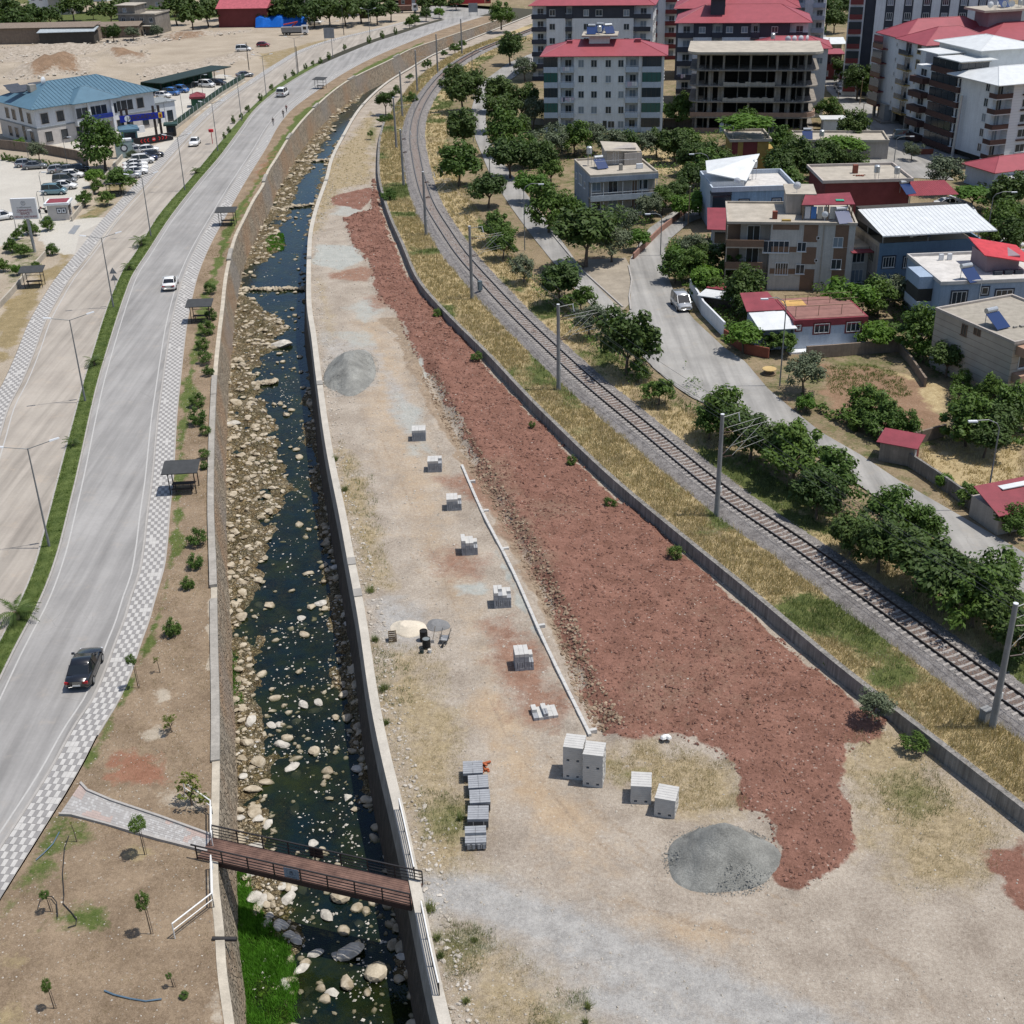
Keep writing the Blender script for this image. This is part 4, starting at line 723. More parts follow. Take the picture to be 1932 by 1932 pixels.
shs = [((348,925),.06,'picnic shelter nearest to the camera on the checkered pavement edge'),((381,606),.04,'picnic shelter half hidden by the row of round bushes'),((430,424),-.02,'picnic shelter on the bank beside the orange stained stone wall'),((605,167),-.35,'picnic shelter farthest along the bank, beyond the walkers'),((66,540),.1,'picnic shelter beside the low white lot wall on the left'),((218,369),-.05,'picnic shelter in the shrubs between the parking lot and the left road')]
for i, (q, rz, l) in enumerate(shs):
    p = at(*q, .12); 
    if i == 0: sh.location = p; sh.rotation_euler = (0,0,rz); sh['label'] = l
    else: dup(sh, p, rz, l)
# road signs
m_sign = mat('sign_back_grey', (.25,.26,.27), .5); 
p = at(219,548,.2); t = thing('road_sign', 'pair of triangular road signs seen from behind on one post on the median', 'road sign', p); MB().tube([(0,0,0),(0,0,3.1)], .035, 6).build('post', m_grey_metal, t)
for z in (1.35,2.3): MB().add([(-.5,.04,z),(.5,.04,z),(0,.04,z+.85),(-.5,.06,z),(.5,.06,z),(0,.06,z+.85)], [(0,1,2),(5,4,3),(0,3,4,1),(1,4,5,2),(2,5,3,0)]).build('sign_plate', m_sign, t)
# ------------------------------------------------------------------ loose stones, clods and grass
_t = (1+5**.5)/2
ICO_V = np.array([(-1,_t,0),(1,_t,0),(-1,-_t,0),(1,-_t,0),(0,-1,_t),(0,1,_t),(0,-1,-_t),(0,1,-_t),(_t,0,-1),(_t,0,1),(-_t,0,-1),(-_t,0,1)])/math.sqrt(1+_t*_t)
ICO_F = np.array([(0,11,5),(0,5,1),(0,1,7),(0,7,10),(0,10,11),(1,5,9),(5,11,4),(11,10,2),(10,7,6),(7,1,8),(3,9,4),(3,4,2),(3,2,6),(3,6,8),(3,8,9),(4,9,5),(2,4,11),(6,2,10),(8,6,7),(9,8,1)])
OCT_V = np.array([(1,0,0),(-1,0,0),(0,1,0),(0,-1,0),(0,0,1),(0,0,-1)], float); OCT_F = np.array([(0,2,4),(2,1,4),(1,3,4),(3,0,4),(2,0,5),(1,2,5),(3,1,5),(0,3,5)])
def stones(P, S, flatness=.6, ico=True, aniso=.35):      # vertices and faces of many rocks; P (n,3), S (n,)
    BV, BF = (ICO_V, ICO_F) if ico else (OCT_V, OCT_F); n = len(P); k = len(BV)
    V = BV[None] * (1 + .28*(RNG.random((n,k,1))-.5)*2) * np.stack([1+aniso*(RNG.random(n)-.5)*2, 1+aniso*(RNG.random(n)-.5)*2, flatness*(.7+.6*RNG.random(n))], -1)[:,None]
    a = RNG.random(n)*6.283; c, s = np.cos(a)[:,None], np.sin(a)[:,None]; tl = (RNG.random(n)-.5)*.7; ct, st_ = np.cos(tl)[:,None], np.sin(tl)[:,None]
    x, y, z = V[...,0], V[...,1], V[...,2]; y, z = y*ct - z*st_, y*st_ + z*ct; x, y = x*c - y*s, x*s + y*c
    V = np.stack([x,y,z], -1)*np.asarray(S)[:,None,None] + np.asarray(P)[:,None]
    return V.reshape(-1,3), (BF[None] + (np.arange(n)*k)[:,None,None]).reshape(-1,3)
def rand_band(n, fl, fr, y0, y1, pw=1.0):        # random points between two lines, denser near the camera
    u = RNG.random(n); y = y0*(y1/y0)**u if pw == 1 else (y0**(1-pw) + u*(y1**(1-pw)-y0**(1-pw)))**(1/(1-pw)); L = fl(y); R = fr(y); x = L + (R-L)*RNG.random(n); return x, y
def rock_mat(name, c0, c1, wet=None):
    m, t, b = new_mat(name); p = pos(t); oi = t.nodes.new('ShaderNodeObjectInfo')
    n = noise_node(t, 2.2, 4, .7, p); n2 = noise_node(t, .9, 2, .5, p); k = math_n(t, 'ADD', math_n(t, 'MULTIPLY', n, .5), math_n(t, 'MULTIPLY', n2, .5))
    c = ramp(t, k, [(.36, c0), (.64, c1)])
    if wet:
        g = t.nodes.new('ShaderNodeSeparateXYZ'); t.links.new(p, g.inputs[0]); f = ramp(t, math_n(t, 'SUBTRACT', g.outputs[2], wet[0]), [(.0, 1.0), (.16, 0.0)]); c = mix(t, f, c, wet[1])
    t.links.new(c, b.inputs['Base Color']); b.inputs['Roughness'].default_value = .9; b.inputs['Specular IOR Level'].default_value = .15; bump(t, b, noise_node(t, 9, 3, .7, p), .03); return m
m_rock = rock_mat('river_stone', (.25,.205,.14), (.52,.46,.36), (BED-.02, (.05,.055,.022))); m_rock_w = rock_mat('pale_limestone', (.36,.34,.3), (.6,.57,.51)); m_clod = rock_mat('red_clod', (.13,.066,.048), (.29,.155,.118)); m_pebble = rock_mat('site_pebble', (.28,.24,.19), (.55,.51,.45)); m_bal_st = rock_mat('ballast_stone', (.13,.12,.115), (.4,.375,.355)); m_brown_st = rock_mat('brown_stone', (.13,.085,.055), (.36,.28,.2))
# river stones
def bed_h(x, y): return bed_z(x, y, None)
x, y = rand_band(9500, c_bed_l, c_bed_r, 42, 360, 1.35); s = (.045 + .33*RNG.random(len(x))**4) * (y/60)**.3
cl = vnoise(x, y, 4.5); inside = (x > ch_l(y)) & (x < ch_r(y)); keep = (RNG.random(len(x)) < np.where(inside, np.clip((cl-.42)*2.8, .06, .75), .95)); keep &= ~((poly_sd(x, y, ats([(434,1640),(505,1755),(545,1800),(550,1960),(440,1960)], BED)) < 0) & (RNG.random(len(x)) < .95))
x, y, s = x[keep], y[keep], s[keep]; z = np.maximum(bed_h(x, y), np.where(RNG.random(len(x)) < .55, BED-.05, -9)) + s*.15
big = np.argsort(-(s/y))[:190]; rp = []
for k in range(8):
    Vv, Ff = stones(np.zeros((1,3)), [1.0], .62); bm = bmesh.new(); me = np_mesh('river_rock', Vv, Ff, m_rock if k < 5 else m_rock_w); bm.from_mesh(me); bmesh.ops.subdivide_edges(bm, edges=bm.edges, cuts=1, smooth=.35); 
    for v in bm.verts: v.co *= 1 + jit(.07)
    bm.to_mesh(me); bm.free(); me.shade_flat(); rp.append(me)
for i in big: link('river_rock', rp[random.randrange(8)], None, (x[i], y[i], z[i]), jit(3), 'pale boulder lying in the stream bed', 'rock', 'boulders in the stream bed', None, (s[i]*1.25, s[i], s[i]*random.uniform(.7,1.1)))
rest = np.setdiff1d(np.arange(len(x)), big); Vv, Ff = stones(np.stack([x,y,z],-1)[rest], s[rest], .55); link('river_stones', np_mesh('river_stones', Vv, Ff, m_rock), label='countless tan stones covering the stream bed', cat='stones', kind='stuff')
x, y = rand_band(6000, c_bed_l, c_bed_r, 42, 240, 1.4); k = RNG.random(len(x)) < np.clip((vnoise(x, y, 2.2)-.42)*3.2, .04, 1); x, y = x[k], y[k]; Vv, Ff = stones(np.stack([x,y,np.maximum(bed_h(x,y),BED-.04)+.03],-1), .035+.09*RNG.random(len(x))**2, .6, False); link('river_pebbles', np_mesh('river_pebbles', Vv, Ff, m_rock_w), label='small white pebbles in the stream', cat='pebbles', kind='stuff')
# named boulders near the bridge and the stone sills across the stream
for q, r, l in [((660,1795),.55,'largest pale boulder in the stream on the near side of the bridge'),((640,1688),.5,'long pale stone pointing across the stream below the bridge'),((705,1835),.5,'tall mossy boulder near the shaded right river wall'),((480,1695),.55,'white rounded boulder at the edge of the green weeds'),((655,1855),.42,'grey white boulder pair in the near stream'),((480,1600),.5,'broad tan boulder just above the bridge'),((530,650),.9,'grey boulder by the clear pool far up the stream'),((438,800),.6,'grey block at the stone wall foot, upper one'),((440,830),.65,'grey block at the stone wall foot, lower one'),((448,760),.7,'pale flat block beside the dark pool')]:
    p = at(*q, BED+.2); link('river_rock', rp[random.randrange(8)], None, p, jit(3), l, 'rock', 'boulders in the stream bed', None, (r*1.2, r, r*.85))
for k, (a, b, l) in enumerate([((440,548),(578,546),'rough stone sill across the stream with a small fall'),((507,397),(592,387),'thin straight stone sill across the stream farther up'),((556,306),(622,303),'farthest stone sill across the stream'),((478,727),(520,722),'short stone sill with white water beside the pool')]):
    A_, B_ = at(*a, BED), at(*b, BED); n = 90; f = RNG.random(n); Pq = np.stack([A_.x+(B_.x-A_.x)*f, A_.y+(B_.y-A_.y)*f+RNG.normal(0,.22,n), np.full(n, BED+.15)+RNG.normal(0,.06,n)], -1)
    Vv, Ff = stones(Pq, .2+.22*RNG.random(n), .6); link('stone_sill', np_mesh('stone_sill', Vv, Ff, m_rock), label=l, cat='sill')
# red clods, site pebbles
fill_w = ats(FILL, .2)
def on_site(x, y): return site_z(np.asarray(x)[None], np.asarray(y)[None], None)[0]
x, y = rand_band(52000, c_site_l, c_site_r, 44, 260, 1.5); d = poly_sd(x, y, fill_w); k = d < .25; x, y = x[k], y[k]; s = (.03 + .13*RNG.random(len(x))**3.4)*(y/60)**.4
Vv, Ff = stones(np.stack([x,y,on_site(x,y)+s*.2],-1), s, .75, False); link('red_earth_clods', np_mesh('red_earth_clods', Vv, Ff, m_clod), label='red clods covering the levelled earth', cat='clods', kind='stuff')
x, y = rand_band(15000, c_site_l, c_site_r, 40, 230, 1.5); d = poly_sd(x, y, fill_w); cl = vnoise(x, y, 3.0); k = (RNG.random(len(x)) < np.where(d < 0, .05, np.clip((cl-.3)*2.4, .1, 1))); x, y = x[k], y[k]; s = (.02 + .075*RNG.random(len(x))**3.5)*(y/60)**.4
Vv, Ff = stones(np.stack([x,y,on_site(x,y)+s*.25],-1), s, .65, False); link('site_pebbles', np_mesh('site_pebbles', Vv, Ff, m_pebble), label='pale pebbles scattered over the building site', cat='pebbles', kind='stuff')
x, y = rand_band(2000, c_site_l.off(.2), c_site_l.off(1.5), 40, 240, 1.3); s = .035+.12*RNG.random(len(x))**3; Vv, Ff = stones(np.stack([x,y,on_site(x,y)+s*.2],-1), s, .6); link('wall_side_stones', np_mesh('wall_side_stones', Vv, Ff, m_pebble), label='whitish stones lying along the concrete river wall', cat='stones', kind='stuff')
rut = Curve([(p.x,p.y) for p in ats([(800,700),(850,800),(905,895),(960,985),(1010,1080),(1060,1190),(1100,1300),(1140,1375)], 0)], world=True)
x, y = rand_band(2600, rut.off(-.6), rut.off(1.3), rut.y[0], rut.y[-1], 1.2); s = .04+.13*RNG.random(len(x))**2.5; Vv, Ff = stones(np.stack([x,y,on_site(x,y)+s*.2],-1), s, .7); link('trench_stones', np_mesh('trench_stones', Vv, Ff, m_brown_st), label='brown stones turned up along the trench beside the red earth', cat='stones', kind='stuff')
# a pile of stones round the gravel heaps
for (gp, rx, ry) in ((gp1,3.2,2.7),(gp2,2.85,6.8)):
    n = 2600; a = RNG.random(n)*6.283; f = np.sqrt(RNG.random(n))*1.08; Pq = np.stack([gp.x+rx*f*np.cos(a), gp.y+ry*f*np.sin(a), np.maximum(.04, 1.75*np.clip((1-f)/.75,0,1)**.92-.02)],-1); Vv, Ff = stones(Pq, .02+.035*RNG.random(n)**2, .8, False); link('gravel_stones', np_mesh('gravel_stones', Vv, Ff, rock_mat('gravel_stone',(.17,.17,.16),(.31,.31,.285))), label='loose crushed stones on a grey gravel heap', cat='gravel', kind='stuff')
# ballast stones
x, y = rand_band(24000, c_track.off(-2.75), c_track.off(2.45), 44, 200, 1.6); dd = np.abs(x-c_track(y)); s = .035+.035*RNG.random(len(x)); zz = 1.02+.3*np.clip((2.5-dd)/1.15,0,1); Vv, Ff = stones(np.stack([x,y,zz],-1), s*(y/60)**.5, .8, False); link('ballast_stones', np_mesh('ballast_stones', Vv, Ff, m_bal_st), label='grey ballast stones of the railway', cat='ballast', kind='stuff')
# bank stones
x, y = rand_band(3500, c_walk_out.off(.2), c_bank.off(-.5), 42, 140, 1.5); s = .015+.05*RNG.random(len(x))**3; Vv, Ff = stones(np.stack([x,y,.1+.1*(vnoise(x,y,2.5))-.05+.03],-1), s, .6, False); link('bank_stones', np_mesh('bank_stones', Vv, Ff, m_pebble), label='small stones scattered on the dry bank', cat='stones', kind='stuff')
def leaf_mat(name, c0, c1, trans=.25, rough=.6):
    m, t, b = new_mat(name); p = pos(t); oi = t.nodes.new('ShaderNodeObjectInfo')
    n = noise_node(t, 1.7, 3, .6, p); n2 = noise_node(t, 9, 2, .6, p); k = math_n(t, 'ADD', math_n(t, 'MULTIPLY', n, .6), math_n(t, 'MULTIPLY', n2, .4))
    c = ramp(t, k, [(.33, c0), (.67, c1)]); c = mix(t, 1.0, c, ramp(t, oi.outputs['Random'], [(0, (.8,.86,.8)), (1, (1.15,1.1,1.0))]), 'MULTIPLY')
    t.links.new(c, b.inputs['Base Color']); b.inputs['Roughness'].default_value = rough; b.inputs['Specular IOR Level'].default_value = .25
    if trans:
        tr = t.nodes.new('ShaderNodeBsdfTranslucent'); t.links.new(mix(t, 1.0, c, (1.25,1.3,.6), 'MULTIPLY'), tr.inputs[0]); ms = t.nodes.new('ShaderNodeMixShader'); ms.inputs[0].default_value = trans
        t.links.new(b.outputs[0], ms.inputs[1]); t.links.new(tr.outputs[0], ms.inputs[2]); t.links.new(ms.outputs[0], t.nodes['Material Output'].inputs[0])
    return m
m_straw = leaf_mat('straw_grass', (.33,.26,.15), (.56,.46,.29), .2, .8); m_gblade = leaf_mat('green_weed', (.11,.14,.05), (.24,.27,.115), .25); m_bgrass = leaf_mat('lush_weed', (.05,.15,.015), (.12,.31,.035), .3)
def blades(P, H, W, lean=.5, nb=5, spread=.12):
    n = len(P)*nb; P = np.repeat(np.asarray(P), nb, 0) + np.concatenate([RNG.normal(0, spread, (n,2)), np.zeros((n,1))], 1); H = np.repeat(H, nb)*(.6+.6*RNG.random(n)); W = np.repeat(W, nb); a = RNG.random(n)*6.283; b = RNG.random(n)*6.283
    dx, dy = np.cos(a)*W, np.sin(a)*W; lx, ly = np.cos(b)*H*lean*RNG.random(n), np.sin(b)*H*lean*RNG.random(n)
    V = np.stack([np.stack([P[:,0]-dx,P[:,1]-dy,P[:,2]-.02],-1), np.stack([P[:,0]+dx,P[:,1]+dy,P[:,2]-.02],-1), np.stack([P[:,0]+lx,P[:,1]+ly,P[:,2]+H],-1)],1).reshape(-1,3); return V, np.arange(n*3).reshape(-1,3)
def zt(x, y): return town_z(x, y, None)
ver_l = lambda y: c_ver(y)+.1; bal_l = c_track.off(-2.5); bal_r = c_track.off(2.4); ver_r = c_track.off(7.0)
def verge(n, fl, fr, y1, name, m, lo, hi, sel, label, h0=.16, h1=.4, w=.018):
    x, y = rand_band(n, fl, fr, 46, y1, 1.45); q = vnoise(x+30, y, 7); k = sel(q, x, y); x, y = x[k], y[k]; V_, F_ = blades(np.stack([x,y,zt(x,y)],-1), h0+h1*RNG.random(len(x)), w*(y/60)**.8, .7, 5, .16); link(name, np_mesh(name, V_, F_, m), label=label, cat='grass', kind='stuff')
verge(26000, ver_l, bal_l, 400, 'dry_verge_grass', m_straw, 0, 0, lambda q, x, y: q + .12*(RNG.random(len(q))-.5) < .62, 'tall dry yellow grass on the verge left of the track')
verge(16000, ver_l, bal_l, 400, 'green_verge_grass', m_gblade, 0, 0, lambda q, x, y: q + .12*(RNG.random(len(q))-.5) > .7, 'green weeds on the verge left of the track')
verge(14000, bal_r, ver_r, 400, 'dry_verge_grass', m_straw, 0, 0, lambda q, x, y: q + .12*(RNG.random(len(q))-.5) < .55, 'dry grass on the verge right of the track')
verge(8000, bal_r, ver_r, 400, 'green_verge_grass', m_gblade, 0, 0, lambda q, x, y: q + .12*(RNG.random(len(q))-.5) > .58, 'green weeds on the verge right of the track')
def patch(n, polys, z, name, m, label, h0, h1, w=.012, zf=None, nb=5, lean=.8, sp=.12):
    X = []; Y = []
    for poly in polys:
        P = ats(poly, z); x0, x1, y0, y1 = min(p.x for p in P), max(p.x for p in P), min(p.y for p in P), max(p.y for p in P); x = x0+(x1-x0)*RNG.random(n); y = y0+(y1-y0)*RNG.random(n); k = (poly_sd(x, y, P) < .3) & (vnoise(x, y, 1.6)+.25*RNG.random(n) > .52); X.append(x[k]); Y.append(y[k])
    x, y = np.concatenate(X), np.concatenate(Y); zz = zf(x, y) if zf else np.full(len(x), z); V_, F_ = blades(np.stack([x,y,zz],-1), h0+h1*RNG.random(len(x)), w*(y/60)**.8, lean, nb, sp); link(name, np_mesh(name, V_, F_, m), label=label, cat='grass', kind='stuff')
patch(2600, [[(640,830),(690,900),(720,1040),(740,1110),(690,1110),(660,1000)],[(700,1210),(830,1230),(870,1400),(900,1640),(860,1660),(790,1640),(740,1460),(710,1300)],[(1130,1430),(1240,1400),(1390,1450),(1400,1520),(1290,1530),(1150,1480)],[(1600,1390),(1700,1380),(1800,1480),(1900,1560),(1850,1680),(1700,1680),(1620,1560)],[(840,1740),(960,1790),(1100,1900),(1150,1990),(860,1990),(830,1850)],[(600,330),(700,210),(712,230),(702,300),(700,345),(640,360),(590,450)]], 0, 'site_straw', m_straw, 'thin dry grass on the building site', .08, .2, .011, on_site)
patch(420, [[(790,1490),(880,1510),(890,1590),(800,1580)],[(700,1220),(760,1240),(780,1330),(720,1330)],[(840,1740),(930,1760),(900,1850),(840,1850)],[(1640,1470),(1750,1450),(1800,1520),(1700,1560)],[(1000,1870),(1100,1870),(1120,1950),(1000,1950)],[(650,850),(700,900),(730,1080),(690,1080)]], 0, 'site_weeds', m_gblade, 'sparse green weeds on the building site', .1, .26, .014, on_site)
patch(16000, [[(434,1610),(470,1700),(505,1755),(540,1800),(550,1870),(550,1970),(440,1970),(438,1740)]], BED, 'stream_weeds', m_bgrass, 'bright green weeds filling the left side of the stream', .12, .3, .022, lambda x, y: np.maximum(bed_h(x, y), BED)+.02, 5, .9)
patch(700, [[(428,1220),(440,1240),(442,1290),(452,1335),(430,1335)],[(505,455),(530,440),(535,470),(510,478)]], BED, 'stream_weeds', m_bgrass, 'small green weed patches at the foot of the stone wall', .12, .25, .02, lambda x, y: np.maximum(bed_h(x, y), BED))
x, y = rand_band(20000, c_med_l.off(.3), c_med_r.off(-.3), 60, 260, 1.3); V_, F_ = blades(np.stack([x,y,np.full(len(x),.2)],-1), .05+.08*RNG.random(len(x)), .016*(y/60)**.8, 1.0, 3, .1); link('median_grass', np_mesh('median_grass', V_, F_, leaf_mat('lawn_blade', (.085,.14,.025), (.18,.23,.065), .2)), label='short green grass of the road median', cat='grass', kind='stuff')
x, y = rand_band(9000, c_walk_out.off(.3), c_bank.off(-.5), 42, 200, 1.45); k = vnoise(x, y, 3.2) > .5; x, y = x[k], y[k]; V_, F_ = blades(np.stack([x,y,.1+.1*vnoise(x,y,2.5)-.03],-1), .04+.09*RNG.random(len(x)), .011*(y/60)**.8, 1.2, 4, .12); link('bank_dry_grass', np_mesh('bank_dry_grass', V_, F_, leaf_mat('dry_bank_blade', (.16,.12,.055), (.3,.24,.12), .2)), label='short dry grass on the bank', cat='grass', kind='stuff')
patch(2600, [[(1730,850),(1932,800),(1932,960),(1800,960),(1740,900)]], 1.1, 'lot_dry_grass', m_straw, 'dry grass of the empty lot behind the red roofed shed', .12, .25, .02, zt); patch(1500, [[(1560,690),(1670,690),(1720,740),(1660,760),(1570,740)]], 1.1, 'lot_green_grass', m_gblade, 'green weeds on the brown garden plot', .1, .2, .02, zt)
# ------------------------------------------------------------------ trees and shrubs
def crown_mesh(name, m, seed, nclump, nleaf, leaf, rz=.8, shell=.55, cr=.3, ragged=.25, bottom=-.6):
    r = np.random.default_rng(seed); d = r.normal(size=(nclump*3,3)); d /= np.linalg.norm(d,axis=1)[:,None]; d = d[d[:,2] > bottom][:nclump]; n = len(d)
    lob = 1 + ragged*np.sin(d[:,0]*3.1+seed)*np.cos(d[:,1]*2.7+seed*2) + ragged*.5*np.sin(d[:,2]*5+seed); C = d*(shell + (1-shell)*r.random((n,1))**.6)*lob[:,None]*(1-cr*.6); C[:,2] *= rz
    i = r.integers(0, n, nleaf); csz = cr*(.55+.9*r.random(n)); q = r.normal(size=(nleaf,3)); q /= np.linalg.norm(q,axis=1)[:,None]; P = C[i] + q*(csz[i]*r.random(nleaf)**.45)[:,None]*np.array([1,1,.75])
    nrm = q*.8 + np.array([0,0,.7]) + r.normal(0,.45,(nleaf,3)); nrm /= np.linalg.norm(nrm,axis=1)[:,None]; t = np.cross(nrm, r.normal(size=(nleaf,3))); t /= np.linalg.norm(t,axis=1)[:,None]; b = np.cross(nrm, t)
    s = (leaf*(.6+.8*r.random(nleaf)))[:,None]; V = np.stack([P-t*s, P-b*s*.5, P+t*s, P+b*s*.5],1).reshape(-1,3); return np_mesh(name, V, np.arange(nleaf*4).reshape(-1,4), m)
L_dark = leaf_mat('dark_leaf', (.026,.05,.013), (.082,.128,.03), .2); L_mid = leaf_mat('green_leaf', (.042,.085,.016), (.11,.175,.036), .24); L_ol = leaf_mat('olive_leaf', (.055,.078,.045), (.14,.165,.105), .1); L_br = leaf_mat('bright_leaf', (.05,.11,.014), (.13,.23,.035), .3); L_yl = leaf_mat('yellowish_leaf', (.08,.11,.02), (.19,.21,.05), .28)
m_bark = mat('grey_bark', (.13,.1,.075), .95, .25, 4, .02); m_twig = mat('dry_twig', (.17,.13,.1), .95)
CR = {'dark': [crown_mesh('crown', L_dark, 11+k, 46, 4600, .078, .85, .42, .3, .42) for k in range(3)], 'mid': [crown_mesh('crown', L_mid, 21+k, 40, 4000, .078, .85, .4, .3, .45) for k in range(3)], 'olive': [crown_mesh('crown', L_ol, 31+k, 46, 3800, .06, .8, .45, .3, .3) for k in range(2)],
      'bright': [crown_mesh('crown', L_br, 41+k, 36, 3200, .09, .62, .5, .34) for k in range(2)], 'bush': [crown_mesh('crown', L_mid, 51+k, 34, 1800, .085, .95, .6, .3, .12, -.95) for k in range(2)], 'loose': [crown_mesh('crown', L_yl, 61+k, 16, 420, .1, 1.1, .3, .3, .3, -.9) for k in range(2)], 'far': [crown_mesh('crown', L_dark, 71+k, 34, 1300, .13, .8, .5, .32) for k in range(3)]}
def trunk_mesh(name, seed):
    r = random.Random(seed); b = MB(); top = Vector((r.uniform(-.08,.08), r.uniform(-.08,.08), .5)); b.tube([(0,0,-.05),(top.x*.5,top.y*.5,.25),top], [.075,.055,.042], 7)
    for k in range(5):
        a = 6.283*k/5 + r.random(); e = Vector((math.cos(a)*.5, math.sin(a)*.5, .5+r.uniform(.25,.5))); m_ = top.lerp(e,.5)+Vector((0,0,.06)); b.tube([top*.9, m_, e], [.034,.024,.01], 5)
    return b.mesh(name, [m_bark])
TR = [trunk_mesh('trunk', k) for k in range(4)]
ORD = ['first','second','third','fourth','fifth','sixth','seventh','eighth','ninth','tenth','eleventh','twelfth','thirteenth','fourteenth','fifteenth','sixteenth','seventeenth','eighteenth','nineteenth','twentieth','twenty-first','twenty-second','twenty-third','twenty-fourth','twenty-fifth','twenty-sixth','twenty-seventh','twenty-eighth','twenty-ninth','thirtieth']
def plant(cx, cy, rpx, kind, label, zg=1.1, group=None, name='tree', squash=1.0, lift=None):
    c = at(cx, cy, zg+1); R = rpx*(c-Vector((0,0,CAM_H))).dot(FW)/FPX; lf = (.25*R if kind in ('bush',) else .45*R) if lift is None else lift; rz = squash
    R *= 1.16 if kind != 'bush' else 1.08
    zc = zg + lf + R*.72*rz; c = at(cx, cy, zc); t = thing(name, label, 'tree' if name == 'tree' else 'shrub', (c.x, c.y, zg), 0, group); sc_ = (zc-zg)
    link('trunk', TR[random.randrange(4)], t, (0,0,0), jit(3), scale=(R*.9, R*.9, max(.3, sc_*1.0))); link('crown', random.choice(CR[kind]), t, (0,0,sc_), jit(3), scale=(R*random.uniform(.86,1.16), R*random.uniform(.86,1.16), R*rz*random.uniform(.85,1.15))); return t
def grove(items, desc, where, zg=1.1, group=None, name='tree', **kw):
    items = sorted(items, key=lambda q: -q[1]); one = len(items) == 1
    for i, q in enumerate(items): plant(q[0], q[1], q[2], q[3], (f'{desc} {where}' if one else f'{ORD[i]} {desc} from the camera {where}'), zg, group or f'{desc}s {where}'[:60], name, **kw)
grove([(872,165,32,'dark'),(872,238,33,'dark'),(864,305,34,'mid'),(920,352,30,'dark'),(935,425,27,'mid'),(948,457,25,'mid'),(988,503,24,'olive'),(1058,525,38,'dark'),(1097,560,24,'mid'),(1112,600,30,'olive'),(1182,640,52,'dark'),(1205,695,20,'mid'),(1245,733,25,'mid'),(858,140,18,'dark')], 'leafy tree', 'between the bending track and the narrow lane')
grove([(1365,772,46,'mid'),(1418,815,45,'dark'),(1340,790,32,'mid'),(1475,835,45,'dark'),(1500,850,52,'mid'),(1570,890,46,'mid'),(1545,930,42,'dark'),(1610,1000,42,'dark'),(1665,1020,52,'dark'),(1680,965,45,'mid'),(1735,1050,56,'dark'),(1790,1085,60,'dark'),(1745,985,36,'mid'),(1845,1120,55,'mid'),(1880,1095,48,'mid'),(1890,1155,50,'dark'),(1925,1185,45,'dark')], 'dense dark tree', 'between the straight track and the street')
grove([(940,168,30,'dark'),(950,205,30,'dark'),(955,245,34,'mid'),(962,290,34,'dark'),(945,25,20,'mid'),(962,88,24,'dark'),(990,125,20,'olive'),(985,190,28,'dark'),(1005,207,26,'olive'),(978,240,24,'dark'),(985,282,26,'mid'),(1000,345,28,'bright'),(1035,388,38,'mid'),(1075,395,28,'mid'),(1105,430,54,'dark'),(1155,450,34,'olive'),(1205,447,20,'bright'),(1180,412,24,'olive'),(1225,385,24,'olive')], 'tree', 'right of the narrow lane before the flat roofed grey house')
grove([(1035,265,28,'olive'),(1060,252,24,'olive'),(1086,256,28,'mid'),(1116,252,26,'olive'),(1150,266,30,'olive'),(1180,270,26,'dark'),(1210,268,26,'olive'),(1240,265,24,'dark'),(1022,300,28,'dark'),(1275,270,28,'dark'),(1300,267,24,'mid'),(1040,320,22,'mid')], 'olive tree', 'at the foot of the white apartment block')
grove([(1278,205,26,'mid'),(1296,196,18,'mid')], 'round tree', 'between the white block and the concrete shell'); grove([(1278,38,20,'dark'),(1272,12,18,'dark')], 'dark tree', 'between the two far red roofs')
grove([(1405,237,28,'mid'),(1310,290,30,'dark'),(1337,310,32,'mid'),(1362,302,28,'dark'),(1302,332,24,'dark'),(1270,362,24,'dark'),(1292,386,24,'bright'),(1250,376,22,'mid'),(1322,378,22,'bright')], 'garden tree', 'in front of the unfinished concrete building')
grove([(1470,265,28,'mid'),(1500,290,34,'dark'),(1532,310,28,'dark'),(1470,312,34,'dark'),(1492,342,24,'mid'),(1612,240,28,'dark'),(1560,300,28,'dark'),(1602,306,24,'dark')], 'tree', 'between the concrete shell and the red walled house'); grove([(1590,270,36,'bright')], 'broad vine canopy', 'beside the street below the concrete shell', name='tree', squash=.5)
grove([(1562,205,22,'mid'),(1600,130,20,'dark'),(1620,150,28,'dark'),(1650,156,24,'mid'),(1666,166,18,'mid')], 'street tree', 'in front of the mauve house'); grove([(1560,22,26,'dark'),(1576,34,20,'dark'),(1546,56,10,'dark'),(1590,10,16,'dark')], 'dark tree', 'beside the street at the upper edge')
grove([(1785,320,34,'olive'),(1722,282,16,'olive')], 'silvery olive tree', 'in front of the dark balcony tower'); grove([(1835,364,34,'bright')], 'flat vine canopy', 'below the white striped tower', squash=.5); grove([(1905,362,34,'dark'),(1890,412,34,'mid'),(1916,440,34,'dark'),(1868,440,20,'mid'),(1912,402,28,'dark'),(1862,478,18,'bright')], 'tree', 'at the right edge beside the parked white cars')
grove([(1275,500,26,'mid'),(1310,497,28,'mid'),(1330,522,30,'bright'),(1352,542,22,'mid'),(1402,545,40,'dark'),(1420,578,32,'dark'),(1392,500,26,'mid'),(1300,465,28,'olive'),(1282,477,22,'bright'),(1335,480,26,'dark')], 'yard tree', 'left of the beige three storey house'); grove([(1405,628,38,'bright'),(1475,642,26,'mid')], 'bright shrub', 'behind the white yard wall', name='shrub', squash=.7)
